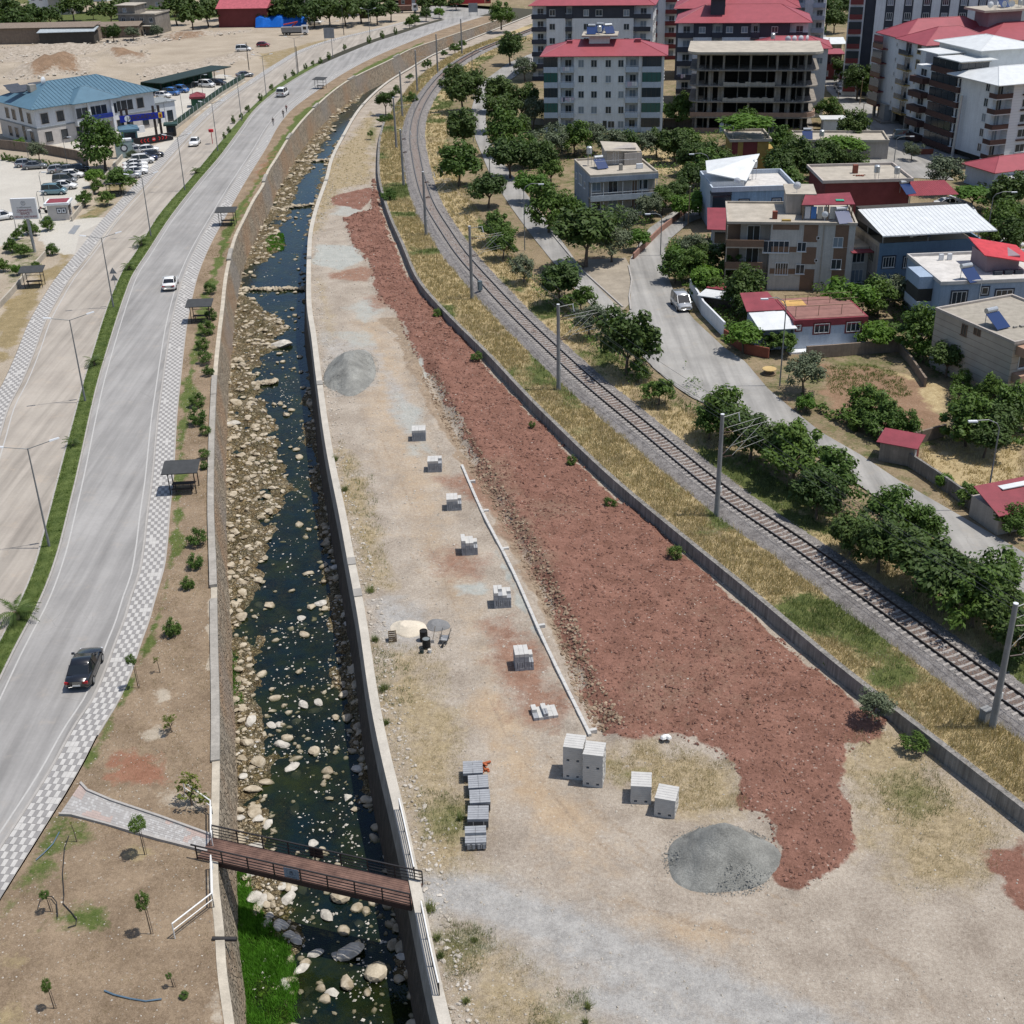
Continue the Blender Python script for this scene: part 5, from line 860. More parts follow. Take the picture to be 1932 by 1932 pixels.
grove([(1520,697,38,'olive')], 'large grey green tree', 'at the street corner of the brown garden plot'); grove([(1600,560,38,'bright'),(1660,557,32,'mid'),(1690,542,28,'olive'),(1655,628,28,'bright'),(1740,620,42,'mid'),(1745,656,22,'bright'),(1790,670,34,'dark'),(1815,715,18,'mid'),(1872,735,26,'mid')], 'garden tree', 'around the little red roofed house')
grove([(1830,790,42,'mid'),(1880,792,42,'dark'),(1915,762,38,'mid'),(1862,822,34,'dark')], 'big shady tree', 'beside the beige striped house'); grove([(1640,762,36,'yl' if 0 else 'mid'),(1670,790,34,'mid'),(1710,803,26,'mid'),(1522,760,18,'bright'),(1610,803,10,'mid'),(1782,905,18,'bright'),(1830,932,22,'mid'),(1910,985,32,'mid')], 'hedge shrub', 'along the garden walls beside the street', name='shrub', lift=.1)
grove([(190,268,38,'mid')], 'big spreading tree', 'in front of the blue roofed building', .05); grove([(38,268,11,'bright'),(70,282,16,'olive'),(178,330,17,'bright'),(225,336,22,'mid'),(200,371,13,'mid'),(247,292,10,'olive'),(158,372,14,'mid'),(183,350,12,'mid')], 'small tree', 'beside the left parking lots', .05)
grove([(50,430,13,'mid'),(66,434,10,'mid'),(32,441,10,'mid'),(88,423,12,'mid'),(20,463,13,'mid'),(43,471,13,'mid'),(97,470,11,'mid'),(30,508,11,'bright'),(68,502,9,'mid'),(4,500,12,'mid')], 'shrub', 'round the tall white sign', .05, name='shrub', lift=.2)
grove([(15,14,24,'far'),(45,24,22,'far'),(30,36,22,'far'),(66,32,18,'far'),(8,38,20,'far'),(92,28,17,'far'),(135,10,20,'far'),(174,23,10,'far'),(205,18,20,'far'),(290,22,13,'bright'),(232,12,16,'far'),(160,4,14,'far'),(110,8,12,'far')], 'orchard tree', 'behind the ruined stone wall', .05)
grove([(330,15,22,'far'),(360,26,22,'far'),(390,18,22,'far'),(420,8,20,'far'),(450,8,20,'far'),(478,12,18,'far'),(500,24,17,'far'),(530,18,20,'far'),(560,16,22,'far'),(590,20,22,'far'),(620,16,22,'far'),(650,17,22,'far'),(680,14,20,'far'),(710,17,20,'far'),(736,14,18,'far'),(345,0,20,'far'),(400,0,18,'far'),(545,2,18,'far'),(605,2,18,'far'),(665,2,18,'far'),(800,4,14,'far'),(830,2,14,'far'),(860,2,12,'far')], 'far dark tree', 'behind the red shed and the blue tarpaulin', .05)
grove([(803,25,11,'dark'),(828,22,9,'yl' if 0 else 'bright'),(772,41,9,'mid'),(782,36,9,'mid'),(212,60,14,'dark'),(250,60,12,'olive'),(295,57,11,'olive')], 'single tree', 'on the far open ground', .05)
grove([(726,186,16,'dark')], 'lone round crowned dark tree', 'on the strip beside the railway', .1, lift=1.8); grove([(722,225,8,'mid'),(735,223,8,'mid'),(699,252,6,'bush'),(734,368,13,'mid'),(748,170,8,'mid'),(778,186,10,'mid'),(773,144,6,'mid'),(806,120,9,'mid'),(838,100,6,'mid'),(858,90,9,'mid'),(872,82,7,'mid')], 'small shrub', 'beside the far track bend', .6, name='shrub', lift=.1)
for q in [(395,543,12),(398,592,13),(390,617,16),(382,647,13),(385,673,15),(393,698,12),(372,753,16),(372,784,20),(386,811,10),(384,855,11),(384,877,9),(372,1014,18),(368,1057,17),(354,1099,13),(325,1182,19)]: pass
grove([(395,543,12,'bush'),(398,592,13,'bush'),(390,617,16,'bush'),(382,647,13,'bush'),(385,673,15,'bush'),(393,698,12,'bush'),(372,753,16,'bush'),(372,784,20,'bush'),(386,811,10,'bush'),(384,855,11,'bush'),(384,877,9,'bush'),(372,1014,18,'bush'),(368,1057,17,'bush'),(354,1099,13,'bush'),(325,1182,19,'bush')], 'rounded citrus bush', 'on the bank', .12, name='shrub', lift=.12)
grove([(320,1360,15,'loose'),(357,1488,29,'loose')], 'thin leaved young tree', 'on the bank above the paved path', .12, lift=.5)
def sapling(base, crown, r, label, sq=1.0, stake=True, kind='bush'):
    b = at(*base, .12); dist = (b-Vector((0,0,CAM_H))).dot(FW); R = r*dist/FPX; h = max(.5, (base[1]-crown[1])*dist/FPX/.84); t = thing('sapling', label, 'tree', b, 0, 'staked saplings on the dry lawn')
    MB().tube([(0,0,0),(-.04,.02,h*.6),(-.1,0,h)], [.035,.025,.012], 6).build('trunk', m_bark, t); link('crown', CR[kind][0], t, (-.12,0,h), jit(3), scale=(R,R,R*sq))
    if stake: MB().tube([(.12,0,0),(.06,0,h*.75)], .018, 5).build('stake', m_twig, t)
sapling((261,1298),(248,1243),12,'staked sapling leaning over the checkered pavement'); sapling((302,1269),(305,1245),7,'almost leafless sapling between citrus bush and pale stones',1.4,False,'loose'); sapling((273,1612),(267,1548),19,'leafy sapling standing against the paved path'); sapling((96,1720),(84,1682),11,'small sapling under the arched black hose'); sapling((285,1762),(274,1690),15,'tallest sapling on the lawn with long narrow crown',1.6); sapling((102,1902),(93,1850),11,'narrow yellow green sapling near the bottom left corner',1.8); sapling((327,1862),(320,1837),7,'tiny sapling with a stake left of the low green bush'); sapling((145,1588),(136,1550),4,'bare thin sapling at the pavement corner',1,False,'loose')
plant(347,1877,10,'bush','low green bush on the lawn near the stone wall',.12,None,'shrub',.6,.02)
def undergrowth(n, polys, z, m, label, leaf=.13, h=1.1):
    for poly in polys:
        P = ats(poly, z); x0, x1, y0, y1 = min(p.x for p in P), max(p.x for p in P), min(p.y for p in P), max(p.y for p in P); x = x0+(x1-x0)*RNG.random(n); y = y0+(y1-y0)*RNG.random(n); q = vnoise(x, y, 2.6); k = (poly_sd(x, y, P) < 0) & (q + .2*RNG.random(n) > .5); x, y, q = x[k], y[k], q[k]; m_ = len(x)
        Pz = np.stack([x, y, z + np.clip((q-.36)*4*h, .05, h)*(.35+.65*RNG.random(m_)**.5)], -1); nn = RNG.normal(0,.5,(m_,3))+np.array([0,0,1]); nn /= np.linalg.norm(nn,axis=1)[:,None]; t_ = np.cross(nn, RNG.normal(size=(m_,3))); t_ /= np.linalg.norm(t_,axis=1)[:,None]; b_ = np.cross(nn, t_); s_ = (leaf*(.6+.8*RNG.random(m_)))[:,None]
        link('undergrowth', np_mesh('undergrowth', np.stack([Pz-t_*s_, Pz-b_*s_*.55, Pz+t_*s_, Pz+b_*s_*.55],1).reshape(-1,3), np.arange(m_*4).reshape(-1,4), m), label=label, cat='undergrowth', kind='stuff')
undergrowth(14000, [[(1290,690),(1330,740),(1450,830),(1560,905),(1700,1000),(1800,1070),(1932,1170),(1932,1260),(1750,1130),(1560,990),(1400,890),(1290,770)],[(960,480),(1060,560),(1150,650),(1215,715),(1190,730),(1100,650),(1010,560),(950,490)]], 1.1, L_mid, 'leafy undergrowth beneath the trees beside the track')
undergrowth(12000, [[(1020,255),(1250,262),(1380,255),(1380,330),(1330,380),(1250,400),(1240,330),(1080,300),(1050,330),(960,320),(965,260)],[(1440,250),(1640,262),(1640,320),(1540,330),(1440,340)]], 1.1, L_mid, 'garden undergrowth below the apartment blocks', .22, 1.4)
undergrowth(8000, [[(1000,350),(1080,370),(1240,400),(1215,460),(1130,480),(1060,460)],[(1260,440),(1340,440),(1360,560),(1440,600),(1440,640),(1380,640),(1300,560),(1262,500)],[(1500,530),(1700,520),(1720,580),(1800,620),(1800,720),(1720,690),(1690,650),(1640,640)],[(1840,340),(1932,340),(1932,480),(1860,460)],[(1790,740),(1932,720),(1932,850),(1800,830)],[(1500,740),(1580,790),(1720,830),(1660,840),(1560,790)]], 1.1, L_mid, 'garden undergrowth around the houses', .18, 1.2)
# weeds and tufts along the walls of the site
def tuft(px, r, label, m=None, z=.05):
    p = at(*px, z); dist = (p-Vector((0,0,CAM_H))).dot(FW); R = r*dist/FPX; n = 70; a = RNG.random(n)*6.283; V_, F_ = blades(np.zeros((14,3)), np.full(14, R*1.1), np.full(14, .02), 1.1, 8, R*.28); link('weed_clump', np_mesh('weed_clump', V_, F_, m or m_gblade), None, p, 0, label, 'weed', 'weed clumps on the building site')
for q, r, l in [((812,1716),18,'bushy weed at the bridge end by the gravel path'),((725,1300),15,'big green weed clump hugging the river wall'),((708,1208),11,'green weed clump left of the sand heap'),((729,1365),10,'spiky weed at the river wall above the strapped stones'),((700,1116),13,'pale green weed beside the wall near the white sand'),((633,868),9,'small spiky weed against the far river wall'),((651,925),10,'second spiky weed against the far river wall'),((825,1772),12,'weed clump at the railing below the bridge'),((830,1805),12,'lower weed clump at the near railing'),((868,1545),12,'tall dry weed left of the strapped stones'),((880,1890),10,'grey green weed near the bottom by the wall'),((1110,1900),11,'bright weed at the lower picture edge'),((895,1775),8,'thin weed on the gravel strip'),((1105,1930),10,'weed at the bottom edge right of the gravel strip')]: tuft(q, r, l)
for i, (q, r) in enumerate([((1275,1042),16),((1150,948),11),((1078,868),10),((900,672),11),((825,590),10),((1004,800),8),((1650,1325),30),((1727,1400),24),((1560,1250),8)]):
    plant(q[0], q[1], r, 'bush' if i != 6 else 'olive', ['green shrub growing at the middle of the retaining wall foot','small shrub at the retaining wall below the second mast','tiny shrub at the retaining wall foot left of the second mast','shrub at the retaining wall beside the third mast','shrub at the retaining wall near the upper end of the red earth','small plant at the wall by the third mast foot','broad grey green shrub hanging over the retaining wall','leafy shrub at the near end of the retaining wall','thin shoot in front of the retaining wall'][i], .15 if i != 6 else .9, 'shrubs along the retaining wall', 'shrub', 1.0, .05)
# palms on the median
m_frond = leaf_mat('palm_frond', (.045,.08,.02), (.12,.17,.05), .2); m_ptr = mat('palm_trunk', (.16,.12,.08), .95, .3, 6)
def frond_mesh(seed):
    r = random.Random(seed); V = []; F = []; n = 12
    for i in range(n):
        f = i/(n-1); x = f*1.0; z = .55*f - .75*f*f; w = .16*math.sin(math.pi*min(1, f*.85+.12)); 
        for s_ in (-1,1): b = len(V); V += [(x,0,z),(x+.07,0,z-.005),(x+.16,s_*w*1.5,z-.1-w*.4)]; F.append((b,b+1,b+2))
    V += [(0,-.012,0),(0,.012,0),(1.0,0,-.2)]; 
    return np_mesh('frond', V, F, m_frond)
FR = [frond_mesh(k) for k in range(2)]
for i, (q, r, l) in enumerate([((33,1170),40,'large palm on the median nearest to the camera'),((138,841),17,'second palm from the camera on the median'),((178,690),20,'third palm on the median between two lamps'),((244,509),15,'palm on the median beside the triangular signs'),((266,464),20,'palm on the median at the parking entrance'),((370,327),12,'farthest palm on the median opposite the white cars')]):
    p = at(*q, .15); R = r*(p-Vector((0,0,CAM_H))).dot(FW)/FPX; t = thing('palm', l, 'palm', p, 0, 'palms on the road median'); h = R*.45; MB().lathe([(.2*R/1.5,0),(.22*R/1.5,h*.5),(.17*R/1.5,h),(.02,h+.1)], 9).build('trunk', m_ptr, t)
    for k in range(22): o = link('frond', FR[k%2], t, (0,0,h), 0, scale=(R*random.uniform(.8,1.1),R,R*random.uniform(.9,1.2))); o.rotation_euler = (0, random.uniform(-.75,.35), 6.283*k/22*3.3+jit(.2))
mu = [(423,258),(432,247),(440,228),(455,222),(467,208),(491,186),(512,168),(538,148),(553,140),(576,128),(590,122),(604,117),(620,108),(650,92),(696,77),(721,68),(746,61)]
for i, q in enumerate(mu): plant(q[0], q[1]-3, 3.6+1.5*random.random(), 'bush', f'{ORD[i]} little upright shrub on the median beyond the last palm', .15, 'little shrubs on the far median', 'shrub', 1.7, .05)
# ------------------------------------------------------------------ buildings
m_glass = flat('window_glass', (.03,.04,.05), .12, 0, .6); m_glass_l = flat('curtained_glass', (.2,.24,.28), .2, 0, .5); m_glass_g = flat('green_glazing', (.03,.1,.09), .15, 0, .6); m_frame = mat('white_window_frame', (.66,.66,.65), .5, .05); m_dkfr = mat('dark_window_frame', (.06,.055,.055), .5)
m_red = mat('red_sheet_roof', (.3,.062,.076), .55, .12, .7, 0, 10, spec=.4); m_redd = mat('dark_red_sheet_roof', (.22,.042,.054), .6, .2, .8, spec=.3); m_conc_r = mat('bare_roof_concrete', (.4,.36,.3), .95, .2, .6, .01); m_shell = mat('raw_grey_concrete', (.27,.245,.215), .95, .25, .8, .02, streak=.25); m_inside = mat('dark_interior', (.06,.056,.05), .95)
m_white = mat('white_render', (.7,.72,.74), .85, .06, .5, streak=.1); m_bluew = mat('pale_blue_render', (.46,.52,.6), .85, .06, .5, streak=.1); m_char = mat('charcoal_render', (.05,.055,.07), .8, .12, .6); m_tin = mat('white_sheet_roof', (.62,.64,.64), .5, .1, .8, spec=.4); m_brown = mat('brown_render', (.2,.13,.09), .85, .12, .7); m_maroon = mat('maroon_render', (.17,.045,.045), .85, .15, .7); m_solar = flat('solar_panel', (.015,.035,.11), .15, 0, .6); m_tank = mat('steel_tank', (.5,.52,.53), .35, .1, 2, metal=.5)
class Bld:
    def __init__(s, name, label, P, ang, cat='building', z=1.1): s.z = z; s.a = math.radians(ang); s.P = Vector((P[0], P[1], z)); s.r = thing(name, label, cat, s.P, s.a); s.u = Vector((math.cos(s.a), math.sin(s.a), 0)); s.v = Vector((-math.sin(s.a), math.cos(s.a), 0))
    def hit(s, px, py, face='F', off=0.0):       # a picture point on one of the walls, as (distance along the wall, height)
        d = FW + (px-966)/FPX*RT - (py-966)/FPX*UP; n = s.v if face == 'F' else s.u; o = s.P + n*off; t = (o - Vector((0,0,CAM_H))).dot(n)/d.dot(n); q = Vector((0,0,CAM_H)) + d*t - s.P; return (q.dot(s.u if face == 'F' else s.v), q.z)
    def box(s, name, x0, x1, y0, y1, z0, z1, m, parent=None): return MB().box(x0,y0,z0,x1,y1,z1).build(name, m, parent or s.r)
    def win(s, face, a, z, w, h, off=0.0, mf=None, mp=None, mull=1, sill=True, name='window', surround=0):
        if face == 'F': e, n, o = Vector((1,0,0)), Vector((0,-1,0)), Vector((0,off,0))
        elif face == 'L': e, n, o = Vector((0,1,0)), Vector((-1,0,0)), Vector((off,0,0))
        else: e, n, o = Vector((0,1,0)), Vector((1,0,0)), Vector((off,0,0))
        mf = mf or m_frame; k = Vector((0,0,1)); c = o + e*a + k*z
        def bx(b, x0, x1, z0, z1, d0, d1): p = [c + e*x + k*zz + n*d for d in (d0,d1) for x, zz in ((x0,z0),(x1,z0),(x1,z1),(x0,z1))]; b.add(p, [(0,1,2,3),(7,6,5,4),(0,4,5,1),(1,5,6,2),(2,6,7,3),(3,7,4,0)])
        f = .07; b = MB(); bx(b,-w/2,w/2,0,f,0,.06); bx(b,-w/2,w/2,h-f,h,0,.06); bx(b,-w/2,-w/2+f,f,h-f,0,.06); bx(b,w/2-f,w/2,f,h-f,0,.06)
        for i in range(mull): x = -w/2 + w*(i+1)/(mull+1); bx(b,x-f*.4,x+f*.4,f,h-f,0,.05)
        wo = b.build(name, mf, s.r)
        if surround: b = MB(); g = .16; bx(b,-w/2-g,w/2+g,-g,-.002,0,.05); bx(b,-w/2-g,w/2+g,h+.002,h+g,0,.05); bx(b,-w/2-g,-w/2-.002,0,h,0,.05); bx(b,w/2+.002,w/2+g,0,h,0,.05); b.build('surround', surround if not isinstance(surround, (int,float)) else m_brown, wo)
        b = MB(); bx(b,-w/2+f,w/2-f,f,h-f,.0,.02); b.build('pane', mp or random.choice([m_glass, m_glass, m_glass_l]), wo)
        if sill: b = MB(); bx(b,-w/2-.06,w/2+.06,-.07,-.002,0,.14); b.build('sill', mf, wo)
        return wo
    def wins(s, conv, rects, face='F', off=0.0, **kw):    # windows given as picture rectangles
        for (x0, y0, x1, y1) in rects:
            a0, z1 = s.hit(*conv((x0+x1)/2-(x1-x0)/2, y0), face, off); a1, _ = s.hit(*conv(x1, y0), face, off); _, z0 = s.hit(*conv((x0+x1)/2, y1), face, off); _, z1 = s.hit(*conv((x0+x1)/2, y0), face, off)
            if abs(a1-a0) > .2 and z1-z0 > .2: s.win(face, (a0+a1)/2, z0, abs(a1-a0), z1-z0, off, **kw)
    def hip(s, x0, x1, y0, y1, z, h, m, over=.6, inset=None, name='roof'):
        x0, x1, y0, y1 = x0-over, x1+over, y0-over, y1+over; i = inset or min(x1-x0, y1-y0)/2*.98; cx, cy = (x0+x1)/2, (y0+y1)/2
        if x1-x0 >= y1-y0: R = [(x0+i,cy,z+h),(x1-i,cy,z+h)]
        else: R = [(cx,y0+i,z+h),(cx,y1-i,z+h)]
        V = [(x0,y0,z),(x1,y0,z),(x1,y1,z),(x0,y1,z),(x0,y0,z+.12),(x1,y0,z+.12),(x1,y1,z+.12),(x0,y1,z+.12)] + R
        F = [(3,2,1,0),(0,1,5,4),(1,2,6,5),(2,3,7,6),(3,0,4,7)] + ([(4,5,9,8),(5,6,9),(6,7,8,9),(7,4,8)] if x1-x0 >= y1-y0 else [(4,5,8),(5,6,9,8),(6,7,9),(7,4,8,9)])
        o = MB().add(V, F).build(name, m, s.r); b = MB()
        for a, c in ((4,8),(5,9 if x1-x0 >= y1-y0 else 8),(6,9),(7,8 if x1-x0 >= y1-y0 else 9),(8,9)): b.tube([V[a],V[c]], .08, 5)
        b.build('ridge_cap', m, o); return o
    def flatroof(s, x0, x1, y0, y1, z, m=None, ph=.45, pm=None, t=.2):
        o = s.box('roof', x0, x1, y0, y1, z, z+.06, m or m_conc_r); pm = pm or m_conc_r
        for q in ((x0-.04,x1+.04,y0-.04,y0+t),(x0-.04,x1+.04,y1-t,y1+.04),(x0-.04,x0+t,y0+t,y1-t),(x1-t,x1+.04,y0+t,y1-t)): MB().box(q[0],q[2],z+.0,q[1],q[3],z+ph).build('parapet', pm, o)
        return o
    def solar(s, x, y, z, rz=0):
        o = MB().at((x,y,z),rz).tube([(-.7,0,1.5),(.7,0,1.5)], .28, 10).build('water_heater_tank', m_tank, s.r); MB().at((x,y,z),rz).add([(-.9,-1.9,.15),(.9,-1.9,.15),(.9,-.2,1.3),(-.9,-.2,1.3),(-.9,-1.9,.09),(.9,-1.9,.09),(.9,-.2,1.24),(-.9,-.2,1.24)], [(0,1,2,3),(7,6,5,4),(0,4,5,1),(1,5,6,2),(2,6,7,3),(3,7,4,0)]).build('collector', m_solar, o)
        b = MB().at((x,y,z),rz)
        for q in ((-.6,0),(.6,0)): b.bar((q[0],q[1],0),(q[0],q[1],1.3),.05)
        b.build('stand', m_grey_metal, o)
    def tank(s, x, y, z, h=1.6):
        o = MB().at((x,y,z)).lathe([(.42,h),(.45,h+.1),(.45,h+.95),(.3,h+1.1),(.02,h+1.12)], 12).build('roof_tank', m_tank, s.r); b = MB().at((x,y,z))
        for a in range(3): b.bar((.35*math.cos(a*2.1),.35*math.sin(a*2.1),0),(.35*math.cos(a*2.1),.35*math.sin(a*2.1),h),.05)
        b.build('stand', m_grey_metal, o)
    def dish(s, x, y, z, r=.4, rz=0):
        b = MB().at((x,y,z),rz); b.bar((0,0,0),(0,0,.7),.04); o = b.build('satellite_dish', m_head, s.r); V = []; n = 12
        for k in range(3):
            for i in range(n): a = 6.283*i/n; q = r*k/2; V.append((q*math.cos(a), -.12+.15*(k/2)**2*r*2 - .3*q*math.sin(a)*0, .85+q*math.sin(a)))
        F = [(k*n+i, k*n+(i+1)%n, (k+1)*n+(i+1)%n, (k+1)*n+i) for k in range(2) for i in range(n)]; MB().at((x,y,z),rz+jit(.5)).add(V, F).build('reflector', m_head, o)
def conv(x0, y0, k): return lambda x, y: ((x0 + x/k)/2.1201, (y0 + y/k)/2.1201)
def crop(r, c): return lambda x, y: (c*483 + x/4, r*483 + y/4)
def apt(b, W, D, H, nf, cols, mw, mp, top=None, slab=None, v0=1.35, panes=None):
    fh = H/nf; b.box('wall', .02, W-.02, v0, D, 0, H, mw); slab = slab or m_white
    for (u0, u1, k) in cols:
        if k in 'wp':
            if top: b.box('wall', u0, u1, 0, v0-.01, 0, H-fh, mw); b.box('top_storey_wall', u0, u1, 0, v0-.01, H-fh+.003, H, top)
            else: b.box('wall', u0, u1, 0, v0-.01, 0, H, mw)
        else:
            for f in range(nf):
                z = f*fh; bo = b.box('balcony', u0+.003, u1-.003, -.3, v0-.005, z-.12, z+.06, slab); pm = mp if not isinstance(mp, list) else mp[f]
                b.box('parapet', u0+.006, u1-.006, -.34, -.22, z-.1, z+.95, pm, bo)
                kk = k if len(k) == 1 else k[f]
                if kk == 'g':
                    for i in range(4): a, c = u0+.03+(u1-u0-.06)*i/4, u0+.03+(u1-u0-.06)*(i+1)/4; MB().box(a+.03,-.29,z+.96,c-.03,-.26,z+fh-.14).build('glazing', (panes or [m_glass])[(f+i//4) % len(panes or [1])], bo); MB().box(a-.03,-.31,z+.96,a+.03,-.24,z+fh-.13).build('mullion', m_dkfr, bo)
                else:
                    b.win('F', u0+(u1-u0)*.55, z+.07, min(1.5,(u1-u0)*.5), 2.05, v0, name='balcony_door', sill=False); MB().bar((u0,-.28,z+1.12),(u1,-.28,z+1.12),.05).build('handrail', m_head, bo)
def laundry(b, u0, u1, z, seed):
    r = random.Random(seed); u = u0; cols_ = [(.6,.6,.62),(.35,.1,.3),(.5,.42,.5),(.06,.07,.12),(.55,.55,.6)]
    while u < u1: w_ = r.uniform(.25,.5); MB().box(u,-.42,z-r.uniform(.5,.9),u+w_,-.39,z).build('laundry', flat('cloth%d' % r.randrange(5), cols_[r.randrange(5)], .9), b.r); u += w_+.06
# --- white apartment block
b = Bld('apartment_block', 'pale white apartment block with red hipped roof and rounded balconies, centre of the town', (8.4,257.9), -7.2); W, D, H = 23.4, 12.5, 14.3; Z1 = conv(2100,100,1.82)
apt(b, W, D, H, 5, [(0,2.75,'wwggg'.replace('w','o')[:0] or 'g'),(2.75,3.3,'p'),(3.3,5.9,'o'),(5.9,16.0,'w'),(16.0,18.5,'o'),(18.5,19.2,'p'),(19.2,22.9,'g'),(22.9,23.4,'p')], m_white, m_bluew, panes=[m_glass, m_glass_g, m_glass, m_glass_g, m_glass])
rows_ = [(253,308),(367,420),(480,532),(592,645)]; b.wins(Z1, [(x0,y0,x1,y1) for y0,y1 in rows_ for x0,x1 in ((387,430),(480,525),(585,628),(678,720))]); b.wins(Z1, [(392,698,435,750),(460,698,505,750),(602,698,652,750),(675,698,720,750)]); b.wins(Z1, [(566,697,595,778)], name='entrance_door', sill=False, mp=m_glass, mf=m_dkfr)
for f in (1,3): [b.win('R', y, f*2.86+.9, 1.3, 1.3, W) for y in (4,8)]
laundry(b, 3.5, 5.6, 6.7, 1); laundry(b, 16.4, 18.0, 9.6, 2); laundry(b, 3.8, 4.6, 12.4, 3)
b.hip(0, W, 0, D, H, 2.3, m_red, .7, 6.2); b.box('lift_house', 8.6, 12.6, 4.5, 8.5, H+.6, H+3.1, m_white); b.box('lift_house_roof', 7.2, 14.2, 3.2, 9.6, H+3.1, H+3.4, m_conc_r); b.box('chimney', 4.2, 5.3, 4.6, 5.6, H+1.3, H+2.3, m_red); b.box('chimney', 17.5, 18.7, 4.8, 5.8, H+1.3, H+2.5, m_red)
b.solar(9.0, 6.2, H+3.4); b.solar(12.2, 7.0, H+3.4, .3); b.tank(10.6, 5.0, H+3.4, .5); b.solar(10.6, 8.4, H+3.4, -.2)
# --- dark topped block behind it
b = Bld('apartment_block', 'dark grey and white apartment block behind the white one, at the upper edge', (7.7,322.3), -10); W, D, H = 29, 14, 17; apt(b, W, D, H, 6, [(0,3.6,'o'),(3.6,8.2,'w'),(8.2,9.8,'o'),(9.8,20.5,'w'),(20.5,24.5,'w'),(24.5,28.6,'o')], m_white, m_char, top=m_char)
Zb = crop(0,2); b.wins(Zb, [(x0,y,x1,y+48) for y in (72,178,285) for x0,x1 in ((282,326),(540,580),(632,682),(842,886))]); [b.win('F', u, f*2.83+.9, 1.3, 1.3, 0) for f in (0,1,2) for u in (5.8,11,15,22)]
b.hip(0, W, 0, D, H, 3.0, m_red, .7, 6); b.box('lift_house', 17, 20, 5, 9, H+1, H+4, m_white); [b.win('R', y, f*2.83+.8, 1.4, 1.4, W) for f in range(6) for y in (3,7,11)]
b = Bld('apartment_block', 'narrow white block with red balconies glimpsed right of the dark topped block', (38.5,352), -10); W, D, H = 8, 16, 20; apt(b, W, D, H, 7, [(0,3,'o'),(3,5,'w'),(5,8,'o')], m_white, m_maroon); b.hip(0, W, 0, D, H, 2, m_red, .5); [b.win('R', y, f*2.85+.8, 1.4, 1.4, W) for f in range(7) for y in (3,8,12)]
# --- block behind the concrete shell
b = Bld('apartment_block', 'charcoal topped apartment block with red roof right behind the unfinished building', (37.6,281.9), -10); W, D, H = 27, 14, 17; apt(b, W, D, H, 6, [(0,3.3,'o'),(3.3,7.2,'w'),(7.2,9.3,'o'),(9.3,15.2,'w'),(15.2,17.0,'o'),(17.0,23.2,'w'),(23.2,26.9,'o')], m_white, m_char, top=m_char)
Z2 = conv(2680,0,1.655); b.wins(Z2, [(193,178,236,218),(373,176,418,216),(474,176,516,216),(674,175,716,215),(193,274,230,306),(373,274,412,308),(472,274,512,306)]); [b.win('F', u, f*2.83+.8, 1.3, 1.3, 0) for f in (1,2,3) for u in (5.2,12,20)]
laundry(b, .3, 1.8, 6.8, 4)
b.hip(0, W, 0, D, H, 3.0, m_red, .7, 6.5); b.box('lift_house', 6.6, 9.6, 2.5, 6, H+.8, H+4.4, m_char); b.box('lift_house_roof', 5.9, 10.3, 1.9, 6.6, H+4.4, H+4.7, m_conc_r)
b = Bld('apartment_block', 'second red roofed block behind the charcoal topped one', (42,318), -10); W, D, H = 28, 14, 16; b.box('wall', 0, W, 0, D, 0, H, m_char); b.hip(0, W, 0, D, H, 3, m_red, .7, 7); b.box('lift_house', 10, 14, 4, 8, H+1, H+5, m_white); [b.win('F', 2+k*3.4, H-2.2, 1.4, 1.3, 0) for k in range(8)]
